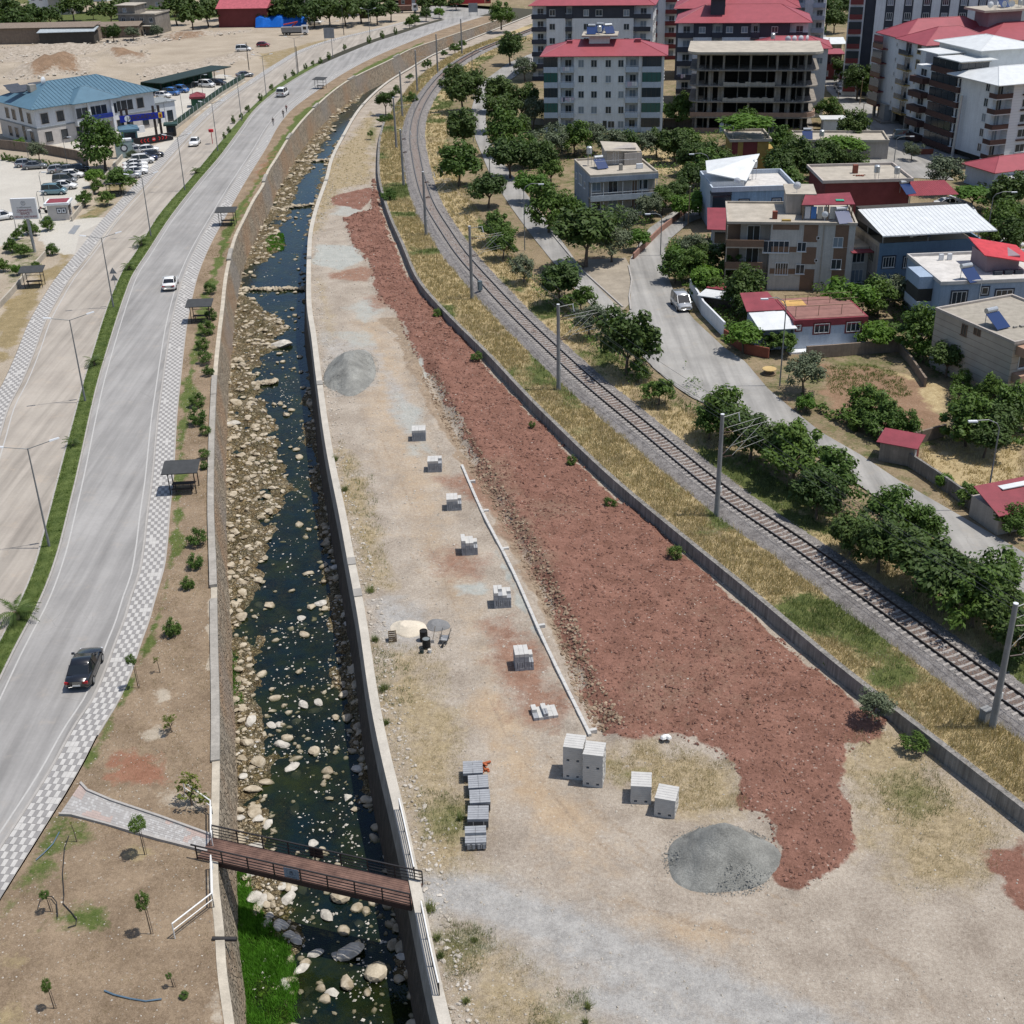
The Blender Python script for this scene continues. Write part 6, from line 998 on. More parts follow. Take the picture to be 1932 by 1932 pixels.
# --- unfinished concrete shell
b = Bld('unfinished_building', 'unfinished bare concrete building with open floors and rounded slab corners', (36.9,254.5), -10); W, D, fh = 23.8, 15, 2.92
def slab_poly(W, D, r=2.6, o=.4): return [(-o+r,-o)] + [(W+o-r,-o)] + [(W+o-r+r*math.sin(a), -o+r-r*math.cos(a)) for a in (.4,.8,1.2,1.57)] + [(W+o,D),(-o,D)] + [(-o,-o+r)] + [(-o+r-r*math.cos(a), -o+r-r*math.sin(a)) for a in (.4,.8,1.2)]
for f in range(6): MB().prism(slab_poly(W, D), f*fh-.22, f*fh).build('floor_slab', m_shell if f < 5 else m_conc_r, b.r)
MB().prism(slab_poly(W, D, 2.6, .9), 5*fh+.003, 5*fh+.42).build('roof_slab', m_conc_r, b.r)
for f in range(5):
    z = f*fh
    for u in (1.2,3.6,6.1,11.2,16.2,18.8,21.6):
        for v in (.3, 6): b.box('column', u-.2, u+.2, v, v+.45, z+.003, z+fh-.225, m_shell)
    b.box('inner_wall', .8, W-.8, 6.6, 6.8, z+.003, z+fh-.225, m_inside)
    for u in (2.6,9,14.5,20.2): b.box('inner_wall', u-.1, u+.1, 1.4+random.random(), 6.5, z+.003, z+fh-.225, m_shell)
    if 0 < f < 4:
        for u0, u1 in ((3.2,4.2),(5.2,6.4),(16,17.2),(18.2,19.2)): b.box('infill_wall', u0, u1, 1.0, 1.2, z+.003, z+fh-.225, mat('hollow_block_wall', (.33,.29,.25), .95, .2, 2, .02))
    if f == 1: MB().prism(slab_poly(W, D, 2.6, .3)[:6] + [(W+.3,5),(W+.1,5),(W+.1,2.5),(W-2.4,0),(0,0)], z+.003, z+.85).build('brick_parapet', mat('hollow_brick', (.3,.2,.15), .95, .2, 2, .02), b.r)
    if f == 0: b.box('brick_parapet', .4, 5.8, -.3, -.15, .003, .8, mat('hollow_brick', (.3,.2,.15), .95)); b.box('brick_parapet', 16.4, 21.5, -.3, -.15, .003, .8, mat('hollow_brick', (.3,.2,.15), .95)); b.box('painted_wall', 5.9, 8.4, .0, .2, .003, fh-.23, m_bluew); b.win('F', 7.1, .9, 1.0, 1.2, 0)
    if f in (2,3):
        u = 6.2
        while u < 16: w_ = random.uniform(.5,1.2); b.box('broken_parapet', u, min(16,u+w_), -.3, -.12, z+.003, z+random.uniform(.45,.8), m_conc); u += w_
for k in range(160):                       # rubble on the slabs
    f = random.randrange(1,5); q = random.uniform(.06,.2); MB().box(-q,-q*.7,0,q,q*.7,q).build('rubble', m_conc, b.r, loc=(random.choice([random.uniform(0,6),random.uniform(17,23)]), random.uniform(-.1,2.5), f*fh+.003), rz=jit(3)) if k < 70 else None
b = Bld('red_roof_house', 'low red roofed building with satellite dishes behind the concrete shell roof', (52,268), -10); b.box('wall', 0, 14, 0, 10, 0, 13.4, m_white); b.hip(0, 14, 0, 10, 13.4, 1.8, m_red, .8, 4.5); b.tank(3, 2, 14.2, .8); [b.dish(6+k*1.3, 1.5+k*.4, 14.2, .6, .3*k) for k in range(4)]; b.win('F', 12.5, 10.5, 1.2, 1.2, 0)
# --- tall white tower with window strips
b = Bld('apartment_tower', 'tall white tower with dark vertical window strips at the upper edge', (81,289), -14); W, D, H = 27, 14, 30; b.box('wall', 0, W, 0, D, 0, H, m_white); b.box('stair_tower', -2.2, 0, .5, 5, 0, H-2, m_char); b.box('balcony_bay', -5.5, -2.25, -.3, 6, 0, H-4, m_white)
Zd = crop(0,3)
for i in range(6):
    u = 3.0 + i*3.75; b.box('window_strip', u-.95, u+.95, -.06, -.002, .5, H, m_char); [b.win('F', u, z, 1.25, 1.5, -.062, mull=2) for z in np.arange(.8, 28, 3.0)]
for z in np.arange(1, 26, 3.0): MB().box(-5.3,-.9,z,-2.6,-.32,z+1.0).build('balcony', m_maroon, b.r); MB().box(-5.3,-.88,z+1.01,-2.6,-.4,z+2.5).build('glazing', m_glass, b.r)
b = Bld('apartment_tower', 'pale far tower at the upper right corner with open balconies', (118,300), -14); apt(b, 24, 14, 30, 10, [(0,4,'o'),(4,8,'w'),(8,12,'o'),(12,16,'w'),(16,20,'o'),(20,24,'w')], m_white, m_char); [b.win('F', u, f*3+.8, 1.5, 1.4, 0) for f in range(10) for u in (6,14,22)]
b = Bld('apartment_tower', 'pale far block left of the tall white tower', (72,330), -14); apt(b, 8, 12, 26, 9, [(0,3,'o'),(3,5,'w'),(5,8,'o')], m_white, m_bluew)
# --- mauve house, brick house
m_mauve = mat('mauve_render', (.27,.2,.22), .85, .1, .6); m_brickw = mat('red_brown_render', (.22,.075,.05), .9, .2, 1)
b = Bld('house', 'mauve two storey house with open top floor under a red roof', (82.1,306.6), -6); W, D = 17, 11; b.box('wall', 0, W, 0, D, 0, 3.9, m_mauve); b.box('terrace_wall', 0, W, 0, .2, 3.905, 4.7, m_mauve); b.box('back_wall', 0, W, 6, D, 3.905, 6.3, m_inside); [b.box('post', u-.1, u+.1, .05, .25, 4.705, 6.5, m_conc) for u in (.3,4,8,12,16.6)]
MB().add([(-1,-.8,6.3),(W+.6,-.8,6.3),(W+.6,D*.55,7.5),(1,D*.55,7.5),(-1,-.8,6.42),(W+.6,-.8,6.42),(W+.6,D*.55,7.62),(1,D*.55,7.62)], [(3,2,1,0),(4,5,6,7),(0,1,5,4),(1,2,6,5),(2,3,7,6),(3,0,4,7)]).build('roof', m_red, b.r); b.wins(Zd, [(1030,460,1072,492),(930,470,960,500),(805,480,845,515)]); b.win('F', 1.8, .1, 2.4, 2.3, 0, mp=m_inside, mf=m_dkfr); b.dish(8,.1,4.7,.5)
b = Bld('house', 'small dark red house with flat awning left of the mauve house', (75,312), -6); b.box('wall', 0, 6, 0, 8, 0, 3.6, m_maroon); b.box('roof', -.3, 6.2, -1, 8, 5.8, 6.0, m_red); [b.box('post', u, u+.15, -.6, -.4, 3.6, 5.8, m_conc) for u in (.1,3,5.7)]; b.box('back_room', 0, 6, 3, 8, 3.6, 5.8, m_mauve); b.win('F', 2, .9, 1.4, 1.2, 0); b.win('F', 4.6, .3, 1.0, 1.9, 0, mp=m_inside)
b = Bld('shed', 'open shed with white sheet roof behind the dark red house', (79,338), -6, 'shed'); MB().add([(-.5,-.5,4.6),(9,-.5,4.6),(9,6,5.4),(-.5,6,5.4),(-.5,-.5,4.7),(9,-.5,4.7),(9,6,5.5),(-.5,6,5.5)], [(3,2,1,0),(4,5,6,7),(0,1,5,4),(1,2,6,5),(2,3,7,6),(3,0,4,7)]).build('roof', m_tin, b.r); [b.box('post', u, u+.15, v, v+.15, 0, 4.7, m_conc) for u in (0,8.5) for v in (0,5)]; b.box('back_wall', 0, 8.5, 5.2, 5.4, 0, 4.6, m_conc)
b = Bld('house', 'low red brown brick house with pale flat roof beside the street trees', (89,296.2), 4); b.box('wall', 0, 12, 0, 7.5, 0, 3.2, m_brickw); b.flatroof(-.2, 12.2, -.2, 7.7, 3.2, ph=.25); b.wins(Zd, [(1022,595,1065,630)], mf=m_brown, sill=False); b.win('F', 8, 1, 1.2, 1.2, 0)
b = Bld('transformer_kiosk', 'grey windowless kiosk on a dark plinth beside the street', tuple(at(1666,232,1.1)[:2]), 2, 'kiosk'); b.box('plinth', -.9, 4.4, -1.4, 4.5, 0, .5, m_shell); b.box('wall', 0, 3.6, 0, 3.4, .5, 3.3, mat('grey_kiosk_panel', (.3,.3,.3), .8, .1)); b.box('roof', -.15, 3.75, -.15, 3.55, 3.3, 3.45, m_conc); b.box('door', 1.1, 2.5, -.05, -.002, .6, 2.8, m_grey_metal)
# --- white block with red roofs and the brown balcony tower at the right
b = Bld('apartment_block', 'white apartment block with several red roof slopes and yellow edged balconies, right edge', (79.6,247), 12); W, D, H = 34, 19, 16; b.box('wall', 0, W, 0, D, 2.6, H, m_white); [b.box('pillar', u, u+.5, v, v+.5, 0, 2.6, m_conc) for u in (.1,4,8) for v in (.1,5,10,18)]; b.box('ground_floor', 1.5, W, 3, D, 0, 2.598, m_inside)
m_ochre = mat('ochre_trim', (.36,.25,.08), .8)
for f in range(5):
    z = 2.7+f*2.7; bo = b.box('balcony', -1.1, -.003, 4.6, 8.4, z, z+.16, m_ochre); b.box('parapet', -1.12, -1.04, 4.6, 8.4, z+.165, z+1.0, m_glass, bo); b.win('L', 6.5, z+.2, 2.2, 2.1, 0, name='balcony_door', sill=False, mp=m_glass); b.win('L', 2.6, z+.8, 1.2, 1.5, 0, mf=m_ochre, surround=m_conc_r); b.win('L', 11.2, z+1.0, .5, .7, 0); bo = b.box('balcony', -1.3, -.003, 14.6, 18.6, z, z+.16, m_maroon); b.box('parapet', -1.32, -1.2, 14.6, 18.6, z+.165, z+1.0, m_brown, bo); MB().box(-1.25,14.7,z+1.01,-1.2,18.5,z+2.5).build('glazing', m_glass, bo)
b.hip(0, 14, 0, 10, H, 2.6, m_red, .8); b.hip(.5, 20, 9, D, H+.05, 3.0, m_red, .8); b.hip(13, W, 0, 14, H+.02, 2.4, m_red, .6); b.box('lift_house', 17, 24, 8, 13, H+1, H+4.4, m_mauve); b.box('lift_house_roof', 15, 26, 6.5, 14, H+4.4, H+4.8, m_conc_r); [b.dish(17+k*1.5, 8, H+4.8, .6, k) for k in range(4)]; b.tank(24, 9, H+4.8, .4); b.solar(21, 11, H+4.8)
b = Bld('apartment_block', 'dark brown glazed balcony tower in front of the red roofed block', (80.2,228.5), 14); W, D, H = 16, 15, 15.6; m_pbrown = mat('chocolate_panel', (.075,.04,.035), .6, .1); b.box('wall', .3, W, .3, D, 0, H-2.2, m_white); b.box('penthouse', 4.5, W, 1.5, D, H-2.198, H+1.5, m_tin)
for f in range(6):
    z = .4+f*2.55
    b.box('parapet', -.55, 5.2, -.6, .28, z, z+1.0, m_pbrown); b.box('parapet', -.55, .28, .3, 8.8, z, z+1.0, m_pbrown)
    for i in range(4): MB().box(-.4+i*1.38,-.45,z+1.003,-.4+i*1.38+1.3,-.4,z+2.4).build('glazing', m_glass, b.r); MB().box(-.45,.5+i*2.05,z+1.003,-.4,.5+i*2.05+1.95,z+2.4).build('glazing', m_glass, b.r)
    b.box('floor_edge', -.58, 5.25, -.63, .28, z+2.41, z+2.54, m_conc_r) if f == 5 else b.box('floor_edge', -.57, 5.22, -.62, .28, z+1.003, z+1.06, m_head)
    if f < 5: b.box('side_balcony', -1.2, .28, 10, 14.5, z, z+1.0, m_pbrown); b.win('L', 12.2, z+1.05, 2.0, 1.3, .3, mp=m_glass)
b.box('awning_roof', -1.4, 6, -1.5, 6, H+.25, H+.4, m_tin); b.box('awning_roof', -1.2, 4, 6.1, 13, H+.6, H+.75, m_tin); b.hip(4.5, W, 1.5, D, H+1.5, 1.6, m_tin, .8); b.wins(Zd, [(1605,518,1668,562)], off=1.5); MB().tube([(-1.0,-2.2,0),(-.7,-2.2,10.5)], .28, 8).build('flue_pipe', m_tank, b.r)
b = Bld('apartment_block', 'white stone striped wing with brown balconies at the right edge', (83.4,217.6), 17); W, D, H = 30, 12, 13.6
mst, t_, bs = new_mat('striped_stone_cladding'); p_ = pos(t_); sz = t_.nodes.new('ShaderNodeSeparateXYZ'); t_.links.new(p_, sz.inputs[0]); fr = math_n(t_, 'FRACT', math_n(t_, 'MULTIPLY', sz.outputs[2], 2.2)); t_.links.new(mix(t_, ramp(t_, fr, [(.0,1.0),(.06,1.0),(.1,0.0)]), (.66,.67,.68), (.46,.47,.49)), bs.inputs['Base Color']); bs.inputs['Roughness'].default_value = .8
b.box('wall', 2.6, W, 0, D, 1.2, H, mst); b.box('wall', .05, 2.6, 1.6, D, 1.2, H, m_white); b.box('ground_floor', 1, W, 1, D, 0, 1.198, m_inside)
for f in range(5):
    z = 1.3+f*2.5; bo = b.box('balcony', -1.0, 2.2, -.5, 1.59, z-.1, z+.06, m_head); b.box('parapet', -1.02, 2.2, -.55, -.43, z+.063, z+.85, m_pbrown, bo); b.box('parapet', -1.02, -.9, -.42, 1.5, z+.063, z+.85, m_pbrown, bo); b.win('F', 1.2, z+.1, 1.1, 2.0, 1.6, name='balcony_door', sill=False); b.win('L', 3.4, z+.7, 1.1, 1.4, .05)
    for u in (5.6,10.6,16): b.win('F', u, z+.8, 1.9, 1.35, 0, mull=1); b.box('window_ledge', u-1.1, u+1.1, -.35, -.002, z+.25, z+.5, m_pbrown)
b.hip(-.6, W, -.4, D, H, 1.9, m_tin, 1.0, 5); b.win('F', 1.4, H-1.6, .5, .5, 0)
b = Bld('house', 'low pale blue house with red roof at the foot of the striped wing', tuple(at(1872,362,1.1)[:2]), 20); b.box('wall', 0, 14, 0, 7, 0, 3.0, m_bluew); b.hip(0, 14, 0, 7, 3.0, 1.6, m_red, .6); b.box('porch_roof', 1, 5, -1.8, -.01, 2.2, 2.35, m_tin)
# --- grey blue flat roofed house
b = Bld('house', 'grey blue two storey house with flat roof terrace and long front balconies', (13.1,190.4), 9); W, D, H = 10.4, 11.6, 6.2; m_gb = mat('grey_blue_render', (.27,.31,.37), .85, .12, .6, streak=.2); m_bei = mat('beige_render', (.42,.38,.34), .85, .1, .7, streak=.15); Z0 = crop(0,2)
b.box('wall', 0, W, 1.5, D, 0, H, m_gb); b.box('front_wall', .15, W-.15, 1.42, 1.498, 0, H-.3, m_bei); b.box('roof_edge', -.1, W+.1, -.1, 1.495, H-.75, H, m_gb); b.flatroof(0, W, 0, D, H+.003, ph=.35)
for f in (0,1):
    z = f*2.9; bo = b.box('balcony', 0, W, -.05, 1.415, z-.1, z+.08, m_conc_r); b.box('parapet', 0, W, -.07, .05, z-.35 if f else z, z+.5, mat('pale_grey_blue', (.42,.46,.5), .85), bo); [MB().bar((u,0,z+.5),(u,0,z+2.4),.07).build('post', m_head, bo) for u in (.1,2,5,8,W-.1)]; MB().bar((0,0,z+.85),(W,0,z+.85),.05).build('handrail', m_head, bo)
    b.win('F', 1.2, z+.9, 1.4, 1.3, 1.42); b.win('F', 3.8, z+.5, 1.5, 1.8, 1.42); b.win('F', 7.2, z+.1, .9, 2.1, 1.42, mp=m_brown, sill=False, name='door'); b.win('F', 8.6, z+.7, 1.4, 1.5, 1.42)
b.win('L', 7, 3.6, 2, 1.6, 0, mull=3); b.win('L', 10, 3.8, .7, 1, 0); b.win('L', 4, 3.7, .8, 1, 0)
b.box('stair_house', 4.2, 8.8, 7.2, 10.6, H+.1, H+2.5, m_bei); MB().add([(3.6,6.2,H+2.4),(9.6,6.8,H+1.9),(9.8,11,H+2.3),(4,11,H+2.9),(3.6,6.2,H+2.52),(9.6,6.8,H+2.02),(9.8,11,H+2.42),(4,11,H+3.02)], [(3,2,1,0),(4,5,6,7),(0,1,5,4),(1,2,6,5),(2,3,7,6),(3,0,4,7)]).build('stair_house_roof', m_conc_r, b.r); b.win('F', 5.6, H+.15, .9, 1.9, 7.2, name='door', sill=False, mp=m_bei); b.tank(1.5, 7.6, H+.1, 1.8); b.solar(2.6, 6.2, H+.1, .2); b.box('chimney', 5.2, 5.7, 3, 3.5, H+.1, H+1.0, m_conc); b.box('air_conditioner', 8.0, 9.0, 3.4, 3.8, H+.1, H+.8, m_white); MB().bar((1.2,3.2,H+1.6),(8,3.4,H+1.6),.03).build('washing_line', m_head, b.r); b.box('wing_wall', 6.8, 9.6, 6.3, 6.5, H+.1, H+1.9, m_bei)
# --- small yellow and maroon house with vine roof
b = Bld('house', 'narrow house with ochre and maroon stripes under a leafy vine roof', tuple(at(1378,328,1.1)[:2]), -2); W = 6.2; b.box('wall', 0, W, 0, 8, 0, 5.4, m_ochre); b.box('stripe', -.02, 1.0, -.03, -.002, 0, 5.4, m_maroon); b.box('stripe', 1.9, 4.3, -.03, -.002, 0, 5.4, m_maroon); b.wins(Z0, [(1705,1178,1770,1240)], off=-.03); b.flatroof(-.4, W+.4, -.4, 8.4, 5.4); [b.box('pergola_post', u, u+.12, v, v+.12, 5.5, 8, m_conc) for u in (0,W-.2) for v in (0,7)]; b.box('side_balcony', W+.003, W+1.1, 1, 5, 3, 3.9, m_ochre)
p = b.P; link('crown', CR['bright'][0], b.r, (3.0,3.5,8.0), 0, scale=(5.2,4.2,1.7))
# --- blue house with white shed roof
b = Bld('house', 'light blue flat roofed house with slanting white roof on its terrace', (30,181.1), 1); W, D, H = 12, 10.5, 5.8; m_sky = mat('sky_blue_render', (.27,.4,.55), .85, .12, .6, streak=.2); Z3 = conv(2800,620,1.56)
b.box('wall', 2.8, W, 0, D, 0, H, m_sky); b.box('wall', .0, 2.79, 1.4, D, 0, H, m_bluew); b.box('balcony', 0, 2.79, -.05, 1.39, 2.4, 3.3, m_bluew); b.box('glazing', .1, 2.7, .0, .06, 3.303, 5.2, m_glass); b.box('roof_edge', -.1, 2.79, -.1, 1.39, 5.3, H, m_char); b.flatroof(-.1, W+.1, -.1, D, H+.003, mat('white_roof_coat', (.55,.53,.5), .9), .7, m_bluew); b.wins(Z3, [(247,279,303,335),(453,272,505,328)], surround=m_char)
MB().add([(-.6,2.0,H+2.2),(5.2,1.9,H+.9),(8.2,8,H+3.4),(0.2,8,H+2.6),(-.6,2.0,H+2.35),(5.2,1.9,H+1.05),(8.2,8,H+3.55),(0.2,8,H+2.75)], [(3,2,1,0),(4,5,6,7),(0,1,5,4),(1,2,6,5),(2,3,7,6),(3,0,4,7)]).build('slanting_roof', m_tin, b.r); b.box('roof_room', 0, 5, 2.4, 7.5, H+.1, H+.9, m_white); b.tank(7.2, 6.5, H+.1, 1.8); b.dish(3.6, .6, H+.5, .5); b.solar(9.5, 1.2, H-2.2)
b = Bld('house', 'small annex with dark red sheet roof left of the beige house', tuple(at(1343,470,1.1)[:2]), -8); b.box('wall', 0, 5, 0, 6, 0, 2.7, m_bluew); MB().add([(-.8,-.8,2.9),(5.0,-1.2,2.9),(5.0,6,4.2),(-.8,6,4.2),(-.8,-.8,3.0),(5.0,-1.2,3.0),(5.0,6,4.3),(-.8,6,4.3)], [(3,2,1,0),(4,5,6,7),(0,1,5,4),(1,2,6,5),(2,3,7,6),(3,0,4,7)]).build('roof', m_redd, b.r); b.box('glazing', .3, 4.6, -.06, -.002, .9, 2.4, m_glass); b.win('L', 3, .9, 3, 1.4, 0, mull=4)
# --- beige and brown three storey house
b = Bld('house', 'beige three storey house with brown panels and a cluttered roof shed', (27.8,154.3), -8); W, D, H = 15.4, 10, 8.4; m_cream = mat('cream_render', (.5,.49,.46), .85, .12, .6, streak=.15)
b.box('wall', 5.2, W, 0, D, 0, H, m_cream); b.box('wall', 1.6, 5.19, 1.9, D, 0, H, m_bei); b.box('brown_bay', 0, 1.59, 2.6, D, 0, H, m_brown)
for f in range(3):
    z = f*2.8; bo = b.box('balcony', -.2, 4.4, -.6, 2.58 if 0 else 1.88, z-.12, z+.05, m_conc_r); b.box('parapet', -.2, 4.4, -.63, -.52, z+.053, z+.9, m_brown, bo); b.box('parapet', -.23, -.12, -.5, 1.88, z+.053, z+.9, m_brown, bo); MB().bar((-.15,-.57,z+.9),(-.15,-.57,z+2.7),.1).build('post', m_conc_r, bo); b.win('F', 3.2, z+.1, 1.6, 2.0, 1.9, mp=m_inside, name='balcony_door', sill=False)
    b.box('panel', 9.2, 10.9, -.04, -.002, z+(.6 if f else 0), z+2.75, m_brown) ; b.box('panel', 13.0, 14.6, -.04, -.002, z, z+2.75, m_brown); b.box('panel', 5.4, 8.6, -.04, -.002, z+2.1, z+2.78, m_brown)
b.wins(Z3, [(608,543,666,603),(598,682,655,742),(832,513,896,576),(820,650,885,713)], off=-.04); b.wins(Z3, [(395,535,560,610),(470,672,553,748)], mull=4); b.wins(Z3, [(728,507,750,530),(715,648,736,668)], mp=m_inside, sill=False, mull=0)
b.flatroof(-.2, W+.1, -.2, D, H+.003, ph=.3); b.box('roof_room', 7.2, 10.6, 4.6, 9.6, H+.1, H+2.5, m_bei); b.box('roof_room_top', 7.0, 10.8, 4.4, 9.8, H+2.5, H+2.65, m_conc_r); MB().add([(8.8,1.6,H+1.9),(15.2,1.4,H+2.1),(15.0,5.8,H+2.5),(9.4,4.4,H+2.5),(8.8,1.6,H+1.98),(15.2,1.4,H+2.18),(15.0,5.8,H+2.58),(9.4,4.4,H+2.58)], [(3,2,1,0),(4,5,6,7),(0,1,5,4),(1,2,6,5),(2,3,7,6),(3,0,4,7)]).build('patched_shed_roof', m_redd, b.r); [b.box('post', u, u+.12, v, v+.12, H+.1, H+2.0, m_wood) for u in (9,12,14.9) for v in (1.7,4)]
for k, c in enumerate([(.5,.5,.52),(.06,.16,.4),(.4,.38,.33),(.3,.28,.25),(.55,.54,.5)]): b.box('hanging_cloth', 9.3+k*.75, 9.95+k*.75, 1.75, 1.8, H+.25, H+1.75, flat('cloth_r%d' % k, c, .9))
b.solar(13.6, 1.5, H+.1, .3); b.dish(8.4, 5.2, H+2.65, .5); b.dish(11.6, .4, H+.3, .4); b.box('chimney', 5.4, 6.0, 2, 2.6, H+.1, H+1.0, m_brickw); b.box('board', 6.5, 7.6, .8, 1.3, H+.1, H+.3, m_ochre); b.box('tarpaulin', 13.0, 14.0, 2.4, 3.2, H+2.3, H+2.36, flat('green_tarp', (.03,.3,.18), .6)); MB().tube([(11.6,-.08,0),(11.6,-.08,H)], .05, 6).build('downpipe', m_conc_r, b.r)
# --- red walled flat roofed house with white annex
b = Bld('house', 'maroon walled house with bare concrete flat roof', (47.7,187), 0); W, D, H = 12.6, 10.5, 5.3; b.box('wall', 0, W, 0, D, 0, H, m_maroon); b.flatroof(-.5, W+.3, -.3, D, H, ph=.45, pm=mat('pale_parapet', (.45,.4,.36), .9)); b.box('chimney', 5.4, 6.1, 5.2, 5.9, H+.1, H+1.3, m_brickw); b.tank(7.6, .6, H-.4, 1.6); b.tank(10.8, 1.2, H, .8); b.solar(11.6, -.2, H-1.6, .4); [b.box('rubble', 5+k*.4, 5.3+k*.4, 3.6+jit(.4), 3.9, H+.07, H+.2, m_brickw) for k in range(5)]
b = Bld('house', 'small white annex with pale sheet roof and red awning in front of the maroon house', tuple(at(1600,408,1.1)[:2]), 2); b.box('wall', 0, 9, 0, 5, 0, 3.6, m_bluew); MB().add([(-.5,-.6,3.7),(9,-.6,3.9),(9,5,4.6),(-.5,5,4.5),(-.5,-.6,3.8),(9,-.6,4.0),(9,5,4.7),(-.5,5,4.6)], [(3,2,1,0),(4,5,6,7),(0,1,5,4),(1,2,6,5),(2,3,7,6),(3,0,4,7)]).build('roof', mat('grey_tin', (.46,.46,.43), .6, .15), b.r); b.win('F', 3.2, 1.6, 1.0, 1.3, 0, mp=m_glass_l); b.win('F', 6.3, .2, .9, 2.3, 0, mp=m_inside, name='door', sill=False); b.win('F', 7.9, .2, .9, 2.3, 0, mp=m_inside, name='door', sill=False)
aw = MB(); NX = 28
for i in range(NX): x0 = 8.4+i*.27; aw.add([(x0,-1.6,3.1),(x0+.135,-1.6,3.18),(x0+.27,-1.6,3.1),(x0-.9,2.6,4.3),(x0-.765,2.6,4.38),(x0-.63,2.6,4.3)], [(0,1,4,3),(1,2,5,4)])
aw.build('corrugated_awning', m_red, b.r); [b.box('post', u, u+.1, -1.4, -1.3, 0, 3.1, m_grey_metal) for u in (8.6,15.6)]; b.box('terrace', 5, 16, -1.8, 3, -.05, .1, m_conc_r); b.dish(11.5,-2.4,.4,.5); b.solar(13.5,-3.2,0,.3); b.dish(6,-2.6,.2,.4)
# --- blue house with white roof canopy
b = Bld('house', 'blue house with a wide white ribbed sheet canopy over its roof terrace', (45.7,150.3), 5.5); W, D, H = 12.8, 10.5, 6.0; m_blue = mat('steel_blue_render', (.16,.25,.36), .85, .1, .6, streak=.1); Z4 = conv(3380,780,1.4)
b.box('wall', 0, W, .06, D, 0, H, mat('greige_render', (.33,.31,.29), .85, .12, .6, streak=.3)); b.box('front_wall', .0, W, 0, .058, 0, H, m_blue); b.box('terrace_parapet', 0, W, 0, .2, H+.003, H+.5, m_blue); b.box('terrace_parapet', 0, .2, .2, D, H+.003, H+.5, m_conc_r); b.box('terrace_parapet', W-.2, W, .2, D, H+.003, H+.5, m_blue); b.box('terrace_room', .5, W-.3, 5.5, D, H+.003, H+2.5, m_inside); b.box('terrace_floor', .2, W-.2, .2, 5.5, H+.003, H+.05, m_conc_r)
b.wins(Z4, [(215,345,280,405),(332,345,385,405)], surround=m_char, mull=3); b.wins(Z4, [(318,455,352,500)], mf=m_dkfr)
for f in (0,1): [b.win('L', v, f*2.9+.8, 1.5, 1.5, 0, mf=m_conc_r, mull=2) for v in (2.2,5.2,8.4)]
cn = MB(); NR = 26; W0, W1 = -1.0, 13.2
for i in range(NR):
    x0, x1 = W0+(W1-W0)*i/NR, W0+(W1-W0)*(i+1)/NR; f = lambda x, v: (x + (0 if v < 2 else .25), v, H+2.5 + .02*(x) - (.45 if v < 0 else 0) + (v+3)*.05)
    cn.add([(x0,-2.9,H+2.3),(x1-.12,-2.9,H+2.3),(x1-.06,-2.9,H+2.35),(x1,-2.9,H+2.3),(x0+.3,6.6,H+3.1),(x1+.18,6.6,H+3.1),(x1+.24,6.6,H+3.15),(x1+.3,6.6,H+3.1)], [(0,1,5,4),(1,2,6,5),(2,3,7,6)])
cn.build('sheet_canopy', m_tin, b.r); b.box('canopy_fascia', W0, W1, -2.95, -2.88, H+2.15, H+2.3, m_tin); [b.box('post', u, u+.1, v, v+.1, H, H+2.5, m_grey_metal) for u in (.3,6,12.4) for v in (.1,5.2)]; MB().add([(W0,-2.9,H+2.3),(W0+.3,6.6,H+3.1),(W0+.3,6.6,H+1.9),(W0,-1,H+2.2)], [(0,1,2,3)]).build('canopy_side', m_shell, b.r); laundry(b, 2, 6, H+2.0, 9)
b.box('lower_roof', -3.6, -.05, 3, 9, 5.2, 5.35, m_conc_r); b.box('lower_wall', -3.5, -.05, 3.2, 9, 0, 5.19, m_cream); b.box('red_porch_roof', -2.8, -.06, 1.4, 2.9, 5.0, 5.1, m_redd); [b.win('F', -1.8, f*2.6+.7, 2.6, 1.7, 3.2, mull=4) for f in (0,1)]
